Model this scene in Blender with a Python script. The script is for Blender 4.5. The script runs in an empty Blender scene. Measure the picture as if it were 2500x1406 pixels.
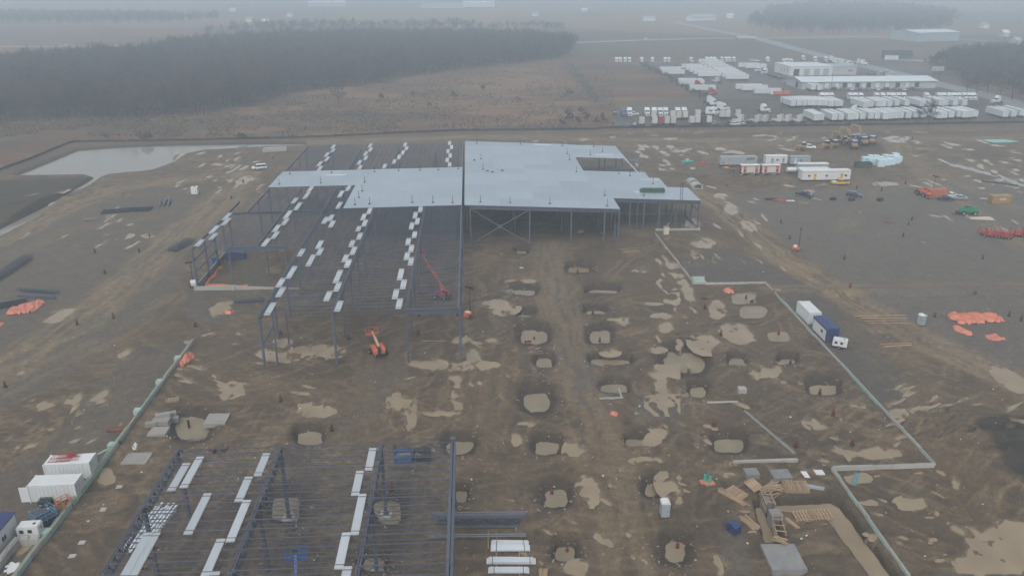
import bpy, math, random
import numpy as np
from mathutils import Matrix, Vector
random.seed(7)
rng = np.random.default_rng(7)
scene = bpy.context.scene
# ---------------------------------------------------------------- camera
F, PITCH, CAMH = 1944.0, math.radians(21.4), 66.0          # focal length in photo pixels (2500 wide), tilt, height
cd = bpy.data.cameras.new('camera'); cam = bpy.data.objects.new('camera', cd)
scene.collection.objects.link(cam)
cd.sensor_width = 36; cd.lens = F/2500*36; cd.clip_start = 1; cd.clip_end = 20000
cam.location = (0, 0, CAMH); cam.rotation_euler = (math.radians(90)-PITCH, 0, 0)
scene.camera = cam
# ---------------------------------------------------------------- sky, sun, exposure
SUN_EL, SUN_ROT = math.radians(52), math.radians(200)
w = bpy.data.worlds.new('World'); scene.world = w; w.use_nodes = True
nt = w.node_tree; nt.nodes.clear()
sky = nt.nodes.new('ShaderNodeTexSky'); sky.sky_type = 'NISHITA'; sky.sun_disc = False
sky.sun_elevation = SUN_EL; sky.sun_rotation = SUN_ROT; sky.air_density = 1; sky.dust_density = 4
hs = nt.nodes.new('ShaderNodeHueSaturation'); hs.inputs['Saturation'].default_value = 0.30
bg = nt.nodes.new('ShaderNodeBackground'); bg.inputs['Strength'].default_value = 0.15
wo = nt.nodes.new('ShaderNodeOutputWorld')
nt.links.new(sky.outputs[0], hs.inputs['Color']); nt.links.new(hs.outputs[0], bg.inputs[0]); nt.links.new(bg.outputs[0], wo.inputs[0])
sl = bpy.data.lights.new('sun', 'SUN'); sl.energy = 0.6; sl.angle = math.radians(30); sl.color = (1, .97, .93)
so = bpy.data.objects.new('sun', sl); scene.collection.objects.link(so)
so.rotation_euler = (math.radians(90)-SUN_EL, 0, math.radians(180)-SUN_ROT+math.radians(0))
vs = scene.view_settings; vs.view_transform = 'Standard'; vs.look = 'None'; vs.gamma = 1; vs.use_curve_mapping = False
vs.exposure = 0.17
scene.render.engine = 'CYCLES'
cy = scene.cycles
cy.use_denoising = True; cy.max_bounces = 6; cy.diffuse_bounces = 3; cy.glossy_bounces = 3
cy.volume_bounces = 3; cy.transmission_bounces = 3; cy.transparent_max_bounces = 6
cy.sample_clamp_indirect = 4

# ---------------------------------------------------------------- pixel -> place
def P(px, py, z=0.0):
    dx, dy = (px-1250)/F, (703-py)/F
    d = Vector((dx, math.cos(PITCH)+dy*math.sin(PITCH), -math.sin(PITCH)+dy*math.cos(PITCH)))
    return Vector((0, 0, CAMH)) + d*((z-CAMH)/d.z)
def pix(x, y, z=0.0):
    """ground arrays -> photo pixels, used to look up where a patch of ground lies in the survey of the site"""
    zz = z-CAMH; f = y*math.cos(PITCH)-zz*math.sin(PITCH); u = y*math.sin(PITCH)+zz*math.cos(PITCH)
    f = np.where(f < 1, 1, f)
    return 1250+F*x/f, 703-F*u/f
# the building grid: u to the east, v to the north, origin at the front corner of the big frame
TH = math.radians(3.0); OX, OY = -9.0, 131.6
def B(u, v): return (OX+u*math.cos(TH)-v*math.sin(TH), OY+u*math.sin(TH)+v*math.cos(TH))
def Binv(x, y): x -= OX; y -= OY; return (x*math.cos(TH)+y*math.sin(TH), -x*math.sin(TH)+y*math.cos(TH))
def zroof(u): return 10.7+(0.014*u if u < 0 else -0.041*u)
def LOC(px, py, z=None):
    zz = 10 if z is None else z
    for _ in range(7):
        p = P(px, py, zz); u, v = Binv(p.x, p.y)
        if z is None: zz = zroof(u)
    return u, v, zz
# ---------------------------------------------------------------- noise on numpy arrays
def vnoise(x, y, seed=0):
    xi = np.floor(x).astype(np.int64); yi = np.floor(y).astype(np.int64); fx = x-xi; fy = y-yi
    fx = fx*fx*(3-2*fx); fy = fy*fy*(3-2*fy)
    def h(a, b):
        n = (a*374761393+b*668265263+seed*974711) & 0x7fffffff
        n = ((n ^ (n >> 13))*1274126177) & 0x7fffffff
        return ((n ^ (n >> 16)) & 0xffff)/65535.0
    return (h(xi, yi)*(1-fx)+h(xi+1, yi)*fx)*(1-fy)+(h(xi, yi+1)*(1-fx)+h(xi+1, yi+1)*fx)*fy
def fbm(x, y, s, o=4, seed=0):
    r = 0; a = .5; t = 0
    for k in range(o):
        r = r+a*vnoise(x/s+17.3*k, y/s-9.1*k, seed+k); t += a; s *= .5; a *= .55
    return r/t
def sm(a, b, x):
    t = np.clip((x-a)/(b-a), 0, 1); return t*t*(3-2*t)
# ---------------------------------------------------------------- materials
MATS = {}
def pm(name, col, rough=.6, metal=0., var=.15, scale=1.2, dirt=.0, rnd=.0, bump=0., spec=.4, dcol=(.16, .12, .085), coat=0):
    if name in MATS: return MATS[name]
    m = bpy.data.materials.new(name); m.use_nodes = True; n = m.node_tree.nodes; L = m.node_tree.links
    b = n['Principled BSDF']; b.inputs['Roughness'].default_value = rough; b.inputs['Metallic'].default_value = metal
    b.inputs['Specular IOR Level'].default_value = spec; b.inputs['Coat Weight'].default_value = coat
    tc = n.new('ShaderNodeTexCoord'); nz = n.new('ShaderNodeTexNoise'); nz.inputs['Scale'].default_value = scale
    nz.inputs['Detail'].default_value = 5; L.new(tc.outputs['Object'], nz.inputs['Vector'])
    oi = n.new('ShaderNodeObjectInfo')
    # brightness = 1 + var*(noise-.5)*2 + rnd*(random-.5)*2
    a = n.new('ShaderNodeMath'); a.operation = 'MULTIPLY_ADD'; L.new(nz.outputs[0], a.inputs[0]); a.inputs[1].default_value = 2*var; a.inputs[2].default_value = 1-var-rnd
    c = n.new('ShaderNodeMath'); c.operation = 'MULTIPLY_ADD'; L.new(oi.outputs['Random'], c.inputs[0]); c.inputs[1].default_value = 2*rnd; L.new(a.outputs[0], c.inputs[2])
    v = n.new('ShaderNodeVectorMath'); v.operation = 'SCALE'; v.inputs[0].default_value = col[:3]; L.new(c.outputs[0], v.inputs['Scale'])
    out = v.outputs[0]
    if dirt > 0:
        n2 = n.new('ShaderNodeTexNoise'); n2.inputs['Scale'].default_value = scale*.7; n2.inputs['Detail'].default_value = 7; n2.inputs['Roughness'].default_value = .7
        L.new(tc.outputs['Object'], n2.inputs['Vector'])
        r = n.new('ShaderNodeMapRange'); r.inputs[1].default_value = .45; r.inputs[2].default_value = .75; r.inputs[4].default_value = dirt; L.new(n2.outputs[0], r.inputs[0])
        mx = n.new('ShaderNodeMix'); mx.data_type = 'RGBA'; L.new(r.outputs[0], mx.inputs['Factor']); L.new(out, mx.inputs['A']); mx.inputs['B'].default_value = (*dcol, 1)
        out = mx.outputs['Result']
    L.new(out, b.inputs['Base Color'])
    if bump > 0:
        bp = n.new('ShaderNodeBump'); bp.inputs['Strength'].default_value = bump; bp.inputs['Distance'].default_value = .05
        nb = n.new('ShaderNodeTexNoise'); nb.inputs['Scale'].default_value = scale*4; nb.inputs['Detail'].default_value = 6; L.new(tc.outputs['Object'], nb.inputs['Vector'])
        L.new(nb.outputs[0], bp.inputs['Height']); L.new(bp.outputs[0], b.inputs['Normal'])
    MATS[name] = m
    return m
STEEL = pm('primed_steel', (.088, .101, .132), .45, .1, .2, .8, .15, .10, dcol=(.12, .10, .085))
STEELD = pm('dark_steel', (.07, .08, .105), .5, .1, .2, 1, .15, .12, dcol=(.10, .08, .07))
GALV = pm('galvanised_deck', (.42, .46, .49), .42, .25, .07, .12, .0, .05)
GALVB = pm('deck_sheet_bundle', (.56, .60, .63), .4, .2, .05, .5, .0, .06)
WHITE = pm('white_paint', (.60, .62, .62), .45, 0, .06, .5, .22, .05, dcol=(.42, .38, .33))
WHITEC = pm('white_container_paint', (.58, .61, .62), .5, 0, .05, .6, .3, .05, dcol=(.40, .36, .31))
WHITET = pm('white_trailer_paint', (.54, .58, .59), .5, 0, .05, .3, .25, .08, dcol=(.42, .40, .37))
OFFW = pm('cream_paint', (.55, .50, .42), .5, 0, .06, .5, .2, .03)
CONC = pm('concrete', (.36, .355, .335), .8, 0, .15, .9, .3, .08, bump=.3, dcol=(.22, .18, .14))
CONCW = pm('wet_concrete', (.20, .205, .20), .45, 0, .4, .9, .35, .08, bump=.2, dcol=(.17, .14, .11))
FOAM = pm('green_insulation_board', (.30, .43, .38), .6, 0, .15, 1.5, .35, .08, dcol=(.25, .22, .17))
WOOD = pm('lumber', (.34, .245, .155), .7, 0, .2, 1.3, .25, .2)
WOODD = pm('weathered_wood', (.19, .145, .105), .75, 0, .2, 1.3, .2, .2)
RUST = pm('rusty_steel', (.14, .062, .038), .75, 0, .3, 1, .2, .1)
ORANGE = pm('orange_paint', (.50, .115, .045), .45, 0, .08, 1, .25, .06, spec=.5)
REDP = pm('red_paint', (.36, .05, .042), .45, 0, .08, 1, .25, .06)
ORANGEC = pm('faded_orange_paint', (.40, .125, .065), .55, 0, .08, 1, .3, .06)
YELLOW = pm('yellow_paint', (.30, .20, .07), .5, 0, .1, 1, .35, .08)
YELLOWB = pm('bright_yellow_paint', (.62, .36, .03), .4, 0, .06, 1, .1, .03)
BLUE = pm('blue_paint', (.035, .10, .27), .45, 0, .1, 1, .2, .06)
NAVY = pm('navy_paint', (.03, .045, .13), .45, 0, .1, .6, .15, .04)
GREEN = pm('green_paint', (.02, .20, .10), .45, 0, .1, 1, .25, .04)
DGREEN = pm('dark_green_paint', (.035, .07, .05), .5, 0, .1, 1, .25, .04)
TEAL = pm('teal_plastic', (.045, .36, .27), .4, 0, .1, 1, .1, .04)
BLACK = pm('black_rubber', (.018, .018, .019), .75, 0, .2, 2, .3, .05)
DARK = pm('dark_metal', (.035, .036, .04), .55, .3, .2, 1, .2, .08)
GLASS = pm('dark_glass', (.015, .02, .025), .08, 0, .0, 1, 0, 0, spec=.7)
CHROME = pm('bare_metal', (.45, .46, .47), .35, .7, .1, 1, .1, .05)
TARP = pm('orange_tarpaulin', (.54, .185, .115), .45, 0, .22, .8, .5, .06, bump=.9, spec=.4, dcol=(.34, .20, .13))
DRUMO = pm('drum_orange', (.24, .042, .022), .5, 0, .08, 2, .3, .12)
PLASTICG = pm('grey_plastic', (.30, .34, .36), .5, 0, .06, 1, .15, .04)
SKYBLUE = pm('pale_blue_wrap', (.50, .64, .68), .35, 0, .08, .7, .05, .05, bump=.3)
FABRIC = pm('black_silt_fabric', (.02, .02, .021), .8, 0, .3, .4, .3, 0)
SKIN = pm('skin', (.45, .28, .2), .6)
HIVIS = pm('high_visibility_cloth', (.50, .52, .06), .7)
CLOTH = pm('dark_work_clothes', (.03, .035, .05), .8)
TAIL = pm('tail_lamp_red', (.35, .02, .02), .3)
AMBER = pm('amber_lens', (.6, .25, .03), .3)
# ---------------------------------------------------------------- mesh building
class MB:
    def __init__(s): s.v = []; s.f = []; s.m = []; s.mi = 0
    def add(s, vs, fs):
        o = len(s.v); s.v += [tuple(x) for x in vs]; s.f += [tuple(i+o for i in f) for f in fs]; s.m += [s.mi]*len(fs); return s
    def box(s, x0, x1, y0, y1, z0, z1):
        return s.add([(x0, y0, z0), (x1, y0, z0), (x1, y1, z0), (x0, y1, z0), (x0, y0, z1), (x1, y0, z1), (x1, y1, z1), (x0, y1, z1)],
                     [(0, 3, 2, 1), (4, 5, 6, 7), (0, 1, 5, 4), (1, 2, 6, 5), (2, 3, 7, 6), (3, 0, 4, 7)])
    def cb(s, c, d): return s.box(c[0]-d[0]/2, c[0]+d[0]/2, c[1]-d[1]/2, c[1]+d[1]/2, c[2]-d[2]/2, c[2]+d[2]/2)
    def bar(s, p, q, w=.1, h=.1, up=(0, 0, 1)):
        p = Vector(p); q = Vector(q); d = (q-p).normalized(); up = Vector(up)
        if abs(d.dot(up)) > .98: up = Vector((0, 1, 0))
        r = d.cross(up).normalized()*w/2; u = r.cross(d).normalized()*h/2
        return s.add([p-r-u, p+r-u, p+r+u, p-r+u, q-r-u, q+r-u, q+r+u, q-r+u],
                     [(0, 1, 2, 3), (4, 7, 6, 5), (0, 4, 5, 1), (1, 5, 6, 2), (2, 6, 7, 3), (3, 7, 4, 0)])
    def cyl(s, p, q, r, n=10, r2=None, caps=True):
        p = Vector(p); q = Vector(q); d = (q-p).normalized(); r2 = r if r2 is None else r2
        a = Vector((0, 0, 1)) if abs(d.z) < .9 else Vector((1, 0, 0))
        x = d.cross(a).normalized(); y = d.cross(x)
        vs = [c+(x*math.cos(t)+y*math.sin(t))*R for c, R in ((p, r), (q, r2)) for t in [2*math.pi*i/n for i in range(n)]]
        fs = [(i, i+n, (i+1) % n+n, (i+1) % n) for i in range(n)]
        if caps: fs += [tuple(range(n)), tuple(range(2*n-1, n-1, -1))]
        return s.add(vs, fs)
    def prism(s, poly, y0, y1, ax='xz'):
        """outline in the xz (side) or xy plane, pushed from y0 to y1 (or z0 to z1)"""
        n = len(poly)
        if ax == 'xz': vs = [(a, y0, b) for a, b in poly]+[(a, y1, b) for a, b in poly]
        else: vs = [(a, b, y0) for a, b in poly]+[(a, b, y1) for a, b in poly]
        return s.add(vs, [tuple(range(n)), tuple(range(2*n-1, n-1, -1))]+[(i, (i+1) % n, (i+1) % n+n, i+n) for i in range(n)])
    def mesh(s, name, mats, smooth=False):
        me = bpy.data.meshes.new(name); me.from_pydata(s.v, [], s.f)
        mats = mats if isinstance(mats, (list, tuple)) else [mats]
        for m in mats: me.materials.append(m)
        if len(mats) > 1: me.polygons.foreach_set('material_index', s.m)
        if smooth: me.polygons.foreach_set('use_smooth', [True]*len(me.polygons))
        import bmesh
        b = bmesh.new(); b.from_mesh(me); bmesh.ops.recalc_face_normals(b, faces=b.faces); b.to_mesh(me); b.free()
        return me
    def build(s, name, mats, parent=None, smooth=False): return obj(name, s.mesh(name, mats, smooth), parent)
COL = scene.collection
def obj(name, me, parent=None, loc=None, rz=0, M=None):
    o = bpy.data.objects.new(name, me); COL.objects.link(o)
    if parent is not None: o.parent = parent
    if M is not None: o.matrix_local = M
    else:
        if loc is not None: o.location = loc
        if rz: o.rotation_euler = (0, 0, rz)
    return o
def tag(o, label=None, cat=None, group=None, kind=None):
    for k, x in (('label', label), ('category', cat), ('group', group), ('kind', kind)):
        if x: o[k] = x
    return o
def thing(name, label, cat, loc=(0, 0, 0), rz=0, group=None):
    return tag(obj(name, None, None, loc, rz), label, cat, group)
KIDS = {}
def kids(o): return [c for c in KIDS.setdefault(o.name, list(o.children))]
def dup(o, loc, rz=0, label=None, group=None, scale=None):
    def cp(s, par):
        c = s.copy(); COL.objects.link(c); c.parent = par
        for ch in kids(s): cp(ch, c)
        return c
    c = cp(o, None); c.location = loc; c.rotation_euler = (0, 0, rz)
    if label: c['label'] = label
    if group: c['group'] = group
    if scale: c.scale = scale
    return c
def place(proto, used, loc, rz=0, label=None, group=None, scale=None):
    """the first call moves the prototype itself, the later ones copy it"""
    if proto.name not in used:
        kids(proto)
        for k in kids(proto): kids(k)
        used.add(proto.name); proto.location = loc; proto.rotation_euler = (0, 0, rz)
        if label: proto['label'] = label
        if group: proto['group'] = group
        if scale: proto.scale = scale
        return proto
    return dup(proto, loc, rz, label, group, scale)
USED = set()
def struct(o): o['kind'] = 'structure'; return o
# ================================================================ GROUND
def steps(*segs):
    a = []
    for s, e, d in segs:
        n = max(1, int(round((e-s)/d))); a += list(np.linspace(s, e, n, endpoint=False))
    a.append(segs[-1][1]); return np.array(a)
gy = steps((-450, 40, 70), (40, 64, 4), (64, 110, .30), (110, 170, .40), (170, 260, .62), (260, 420, 1.1), (420, 640, 2.6), (640, 1200, 14), (1200, 5600, 200))
gxr = steps((0, 75, .36), (75, 150, .75), (150, 280, 1.7), (280, 560, 7), (560, 5600, 240))
gx = np.concatenate([-gxr[::-1], gxr[1:]])
X, Y = np.meshgrid(gx, gy)
NX, NY = len(gx), len(gy)
PX, PY = pix(X, Y)
near = sm(620, 400, Y)
# warped survey coordinates so that no outline is ruler-straight
W1 = fbm(X, Y, 7, 4, 1)-.5; W2 = fbm(X, Y, 7, 4, 31)-.5
W3 = fbm(X, Y, 1.6, 3, 61)-.5
scl = np.clip(2000/np.maximum(Y, 60), 0, 30)/2           # rough px per metre, for the warp
PXw = PX+W1*scl*2.4+W3*scl*.9; PYw = PY+W2*scl*1.1+W3*scl*.4
Z = (fbm(X, Y, 18, 4, 5)-.5)*.30*near+(fbm(X, Y, 3, 3, 9)-.5)*.11*near
Z -= Z[np.abs(Y-130) < 60].mean()*near
Z = np.maximum(Z, -.045*near-.0)*1.0
def inpoly(px, py, poly, edge=6.0, S=slice(None)):
    """signed soft membership: 1 inside, falling over `edge` pixels"""
    x0 = min(p[0] for p in poly)-edge*2; x1 = max(p[0] for p in poly)+edge*2
    y0 = min(p[1] for p in poly)-edge*2; y1 = max(p[1] for p in poly)+edge*2
    out = np.zeros_like(px)
    sel = (px > x0) & (px < x1) & (py > y0) & (py < y1) & (Y[S] > 0)
    if not sel.any(): return out
    x = px[sel]; y = py[sel]; d = np.full(x.shape, 1e9); ins = np.zeros(x.shape, bool)
    for (ax, ay), (bx, by) in zip(poly, poly[1:]+poly[:1]):
        vx, vy = bx-ax, by-ay; t = np.clip(((x-ax)*vx+(y-ay)*vy)/(vx*vx+vy*vy+1e-9), 0, 1)
        d = np.minimum(d, np.hypot(x-ax-t*vx, y-ay-t*vy))
        c = ((ay > y) != (by > y)) & (x < (bx-ax)*(y-ay)/(by-ay+1e-12)+ax); ins ^= c
    out[sel] = sm(-edge, edge, np.where(ins, d, -d)); return out
def alongline(px, py, line, half):
    """distance from a polyline (in half-widths) and running length"""
    best = np.full(px.shape, 99.); run = np.zeros(px.shape); side = np.zeros(px.shape); L = 0
    for (ax, ay), (bx, by) in zip(line, line[1:]):
        vx, vy = bx-ax, by-ay; l = math.hypot(vx, vy)
        t = np.clip(((px-ax)*vx+(py-ay)*vy)/(l*l), 0, 1)
        d = np.hypot(px-ax-t*vx, py-ay-t*vy)/half
        s = ((px-ax)*vy-(py-ay)*vx)/l/half
        m = d < best; best = np.where(m, d, best); run = np.where(m, L+t*l, run); side = np.where(m, s, side); L += l
    return best, run, side
def gline(pts): return [tuple(P(*p)[:2]) for p in pts]

# ---- colours of the soil (albedo)
MUD = np.array([.122, .094, .066]); MUD2 = np.array([.162, .128, .090]); TAN = np.array([.300, .244, .172]); GRAV = np.array([.140, .130, .118])
GRAVD = np.array([.118, .113, .110]); FIELD = np.array([.155, .094, .062]); FIELD2 = np.array([.25, .172, .098]); DGRASS = np.array([.055, .058, .040])
YARD = np.array([.118, .105, .097]); FAR = np.array([.12, .105, .085]); FARG = np.array([.085, .095, .06]); ROADC = np.array([.19, .185, .18])
n0 = fbm(X, Y, 40, 5, 77); n1 = fbm(X, Y, 9, 5, 78); n2 = fbm(X, Y, 2.2, 4, 79)
COLR = MUD[None, None]*(1-n1[..., None])+MUD2[None, None]*n1[..., None]
WET = np.full(X.shape, .35)+(.5*(n0-.5))
def paint(mask, c, wet=None, st=1.0, S=slice(None)):
    k = (np.clip(mask, 0, 1)*st)
    COLR[S] = COLR[S]*(1-k[..., None])+np.asarray(c)[None, None]*k[..., None]
    if wet is not None: WET[S] = WET[S]*(1-k)+wet*k
# far countryside
paint(sm(700, 900, Y), FAR*.9)
paint(sm(.52, .6, fbm(X, Y, 420, 2, 12))*sm(700, 900, Y), FARG, st=.7)
paint(sm(.55, .6, fbm(X*.6, Y, 260, 2, 15))*sm(700, 900, Y), FIELD2*1.1, st=.7)
# rough field in front of the wood
fld = inpoly(PXw, PYw, [(-900, 440), (0, 418), (165, 351), (720, 338), (1100, 322), (1500, 315), (1540, 250), (1700, 235), (1560, 140), (1400, 110), (-900, 20)], 4)
paint(fld, FIELD, .1)
stk = fbm(X*.45+Y*.1, Y, 16, 5, 90)
paint(fld*sm(.47, .66, stk), FIELD2, st=.75)
paint(fld*sm(.56, .72, fbm(X*.5, Y, 24, 4, 91)), np.array([.085, .056, .045]), st=.8)
paint(fld*sm(.58, .72, fbm(X*.6, Y, 34, 4, 97)), DGRASS*1.35, st=.7)
paint(inpoly(PXw, PYw, [(1370, 150), (1395, 150), (1470, 245), (1450, 250)], 3), DGRASS, st=.9)
paint(inpoly(PX, PY, [(1405, 110), (1500, 108), (1560, 140), (1400, 150)], 4), np.array([.075, .085, .05]), st=.6)
# tracks: lighter, compacted, streaked along the way of travel, with shallow ruts
TRACKS = [
    ([(1690, 470), (1765, 505), (1900, 620), (2060, 722), (2300, 850), (2520, 950), (2700, 1040)], 5.0, TAN, .95, 1),
    ([(600, 425), (500, 520), (400, 610), (300, 700), (190, 785), (0, 905), (-200, 1000)], 6.0, TAN*.95, .95, 1),
    ([(420, 730), (330, 800), (150, 880), (-100, 1000)], 4, TAN*.86, .55, 1),
    ([(620, 440), (560, 510), (500, 600)], 4, TAN*.85, .5, 1),
    ([(0, 590), (130, 520), (330, 455), (520, 430)], 6, TAN*.98, .85, 1), ([(0, 630), (180, 560), (400, 520)], 4, TAN*.9, .4, 1),
    ([(700, 352), (1130, 334), (1600, 342), (2150, 345), (2520, 335)], 5, TAN*.95, .85, 0), ([(700, 345), (1500, 326), (2520, 316)], 3, TAN*.95, .45, 0),
    ([(1440, 352), (1640, 362), (1900, 352), (2140, 345), (2230, 395), (2500, 520)], 3.6, TAN, .5, 0), ([(2520, 395), (2300, 425), (2130, 470), (2060, 560)], 3, TAN*.9, .5, 0),
    ([(2200, 360), (2250, 430), (2350, 500), (2520, 620)], 4, TAN*.95, .6, 0),
    ([(1870, 705), (2060, 703), (2520, 695)], 3, TAN*.85, .7, 0),
    ([(1340, 600), (1370, 760), (1420, 980), (1500, 1200), (1560, 1420)], 5, TAN*.82, .75, 1),
    ([(1200, 900), (1190, 1000), (1180, 1120), (1240, 1250), (1260, 1420)], 4, MUD2*1.1, .5, 1),
    ([(900, 870), (880, 980), (860, 1090)], 4, MUD2*1.12, .6, 1),
    ([(500, 880), (520, 920), (620, 950), (780, 945), (900, 960), (1010, 930)], 3.2, MUD2*1.2, .7, 1),
    ([(1080, 1125), (1300, 1140), (1500, 1130), (1700, 1150)], 4, MUD2*1.1, .55, 1),
    ([(1640, 1130), (1620, 1200), (1690, 1310), (1700, 1420)], 4, MUD2*1.08, .5, 1),
    ([(2230, 1000), (2320, 1040), (2420, 990), (2520, 940)], 4, MUD2*1.25, .6, 1),
    ([(2080, 800), (2250, 960), (2300, 1110), (2400, 1290)], 4, MUD2*1.2, .55, 1), ([(1560, 600), (1640, 660), (1660, 760), (1700, 900)], 3, MUD2*1.15, .4, 1)]
# large tonal patches of wetter and drier ground
act = sm(330, 300, Y)*(1-fld)
paint(act*sm(.54, .70, fbm(X, Y, 13, 5, 101)), np.array([.088, .070, .052]), .75, .6)
paint(act*sm(.58, .74, fbm(X, Y, 8, 5, 111)), TAN, .2, .40)
# churned mud: many crossing wheel tracks, each a pair of ruts
site = inpoly(PX, PY, [(-500, 560), (0, 470), (430, 362), (760, 352), (2600, 322), (3200, 700), (3200, 1700), (-900, 1700)], 8)
SOIL = [np.array(c) for c in ((.078, .060, .044), (.26, .21, .148), (.10, .08, .06), (.21, .168, .12), (.088, .072, .058))]
for k in range(170):
    if k % 5 < 3: p0 = (random.uniform(1000, 2450), random.uniform(600, 1400))
    else: p0 = (random.uniform(0, 2500), random.uniform(400, 1300))
    q = P(*p0); hd = random.choice([TH+math.pi/2, TH+math.pi/2, TH, math.radians(130), math.radians(50)])+random.gauss(0, .22); cv = random.gauss(0, .022); g = []
    x, y = q.x, q.y
    for i in range(int(random.uniform(6, 14))): g.append((x, y)); x += math.cos(hd)*4; y += math.sin(hd)*4; hd += cv*4
    S = (slice(np.searchsorted(gy, min(a[1] for a in g)-4), np.searchsorted(gy, max(a[1] for a in g)+4)), slice(np.searchsorted(gx, min(a[0] for a in g)-4), np.searchsorted(gx, max(a[0] for a in g)+4)))
    if S[0].stop-S[0].start < 3 or S[1].stop-S[1].start < 3: continue
    d, run_, side = alongline(X[S]+W1[S]*.8, Y[S]+W2[S]*.8, g, 1.0)
    k2 = (sm(.55, .2, np.abs(np.abs(side)-1.05))*sm(1.7, 1.4, d)*sm(.35, .6, fbm(run_/5, side, 1, 3, k)))*site[S]
    paint(k2, SOIL[k % 5], .5, random.uniform(.35, .8), S); Z[S] -= k2*.07
# streaks of dried and wet silt drawn out along the main ways of travel
for th_, sd, x0 in ((TH+math.pi/2, 301, .50), (TH, 311, .54), (math.radians(-40), 321, .56), (math.radians(38), 331, .58)):
    a_ = X*math.cos(th_)+Y*math.sin(th_)+W1*4; b_ = -X*math.sin(th_)+Y*math.cos(th_)+W2*4
    f = fbm(a_/7, b_/.75, 1, 4, sd); zone = sm(.42, .58, fbm(X, Y, 34, 2, sd+5))*site*sm(420, 320, Y)
    paint(zone*sm(x0, x0+.14, f), TAN*.92, .25, .55); paint(zone*sm(x0, x0+.12, fbm(a_/9, b_/.9, 1, 4, sd+50)), np.array([.085, .067, .051]), .7, .45)
# gravel
for poly, c, st in [
    ([(-300, 640), (0, 590), (230, 480), (420, 452), (560, 500), (470, 600), (420, 720), (260, 850), (140, 930), (-300, 1150)], GRAV*1.12, .8),
    ([(1740, 478), (2600, 425), (2900, 600), (2600, 980), (2330, 880), (2060, 695), (1880, 565), (1770, 500)], GRAVD*1.42, .9),
    ([(1640, 640), (1790, 615), (1890, 650), (2060, 760), (2250, 960), (2230, 1000), (2150, 1010), (1880, 692), (1700, 690)], GRAVD*1.1, .9),
    ([(1300, 600), (1390, 600), (1420, 760), (1470, 980), (1400, 990), (1350, 860)], GRAV*1.1, .55),
    ([(330, 850), (475, 830), (60, 1390), (-200, 1500), (-300, 1290), (90, 1110)], GRAV*1.05, .75),
    ([(1560, 955), (1690, 1000), (1650, 1030), (1540, 1020)], GRAVD*1.25, .7),
    ([(1380, 860), (1430, 860), (1470, 1000), (1400, 1010)], GRAVD*1.2, .6),
    ([(760, 1000), (850, 1000), (880, 900), (980, 870), (990, 940), (860, 1080)], GRAV*1.05, .5),
    ([(1750, 1300), (1810, 1290), (1830, 1406), (1740, 1500)], GRAVD*1.3, .7),
    ([(2290, 1392), (2520, 1392), (2700, 1500), (2250, 1500)], GRAVD*1.2, .9),
    ([(560, 620), (640, 600), (660, 700), (590, 700)], GRAV, .7), ([(460, 690), (640, 715), (560, 790), (450, 780)], GRAVD*1.2, .7),
    ([(250, 500), (420, 490), (410, 530), (240, 530)], GRAVD*1.05, .7)]:
    paint(inpoly(PXw, PYw, poly, 10), c, .15, st)
# dark mounds of soil
paint(inpoly(PXw, PYw, [(-300, 520), (-100, 470), (0, 440), (215, 432), (228, 442), (0, 560), (-300, 690)], 5), np.array([.075, .066, .046]), .2)
paint(inpoly(PXw, PYw, [(2370, 1060), (2400, 1025), (2520, 1010), (2700, 1130), (2560, 1240), (2440, 1165)], 8), np.array([.060, .055, .048]), .2)
paint(inpoly(PXw, PYw, [(1940, 350), (2060, 335), (2150, 350), (2170, 372), (2000, 366)], 4), np.array([.085, .067, .055]), .3)
paint(inpoly(PXw, PYw, [(1495, 318), (1660, 316), (2600, 303), (2600, 322), (2000, 336), (1500, 338)], 4), np.array([.135, .102, .080]), .3)
# truck yard
yard = inpoly(PXw, PYw, [(1500, 312), (1490, 285), (1520, 262), (1700, 252), (1725, 236), (1560, 162), (1505, 150), (2200, 140), (2520, 255), (2520, 300)], 2)
paint(yard, YARD, .85)
paint(yard*sm(.5, .65, fbm(X*.4, Y, 22, 4, 44)), YARD*.72, .6, .7)
for line, hw, c, st, rut in TRACKS:
    g = gline(line)
    S = (slice(np.searchsorted(gy, min(p[1] for p in g)-hw*3), np.searchsorted(gy, max(p[1] for p in g)+hw*3)), slice(np.searchsorted(gx, min(p[0] for p in g)-hw*3), np.searchsorted(gx, max(p[0] for p in g)+hw*3)))
    d, run, side = alongline(X[S]+W1[S]*2.5, Y[S]+W2[S]*2.5, g, hw)
    k = sm(1.25, .55, d); s = fbm(run/9, side*hw*1.5, 1, 4, int(abs(line[0][0])) % 90)
    paint(k*sm(.32, .62, s), c, .25, st, S)
    paint(k*sm(.60, .74, fbm(run/16, side*hw*2.2, 1, 3, 5)), c*.66, .6, st*.7, S)
    if rut: Z[S] -= k*.10*(.5+.5*np.cos(side*hw*2*math.pi/1.9))*sm(.35, .6, fbm(run/20, side, 1, 2, 3))*near[S]
COLR *= (.86+.30*n2[..., None])
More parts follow.
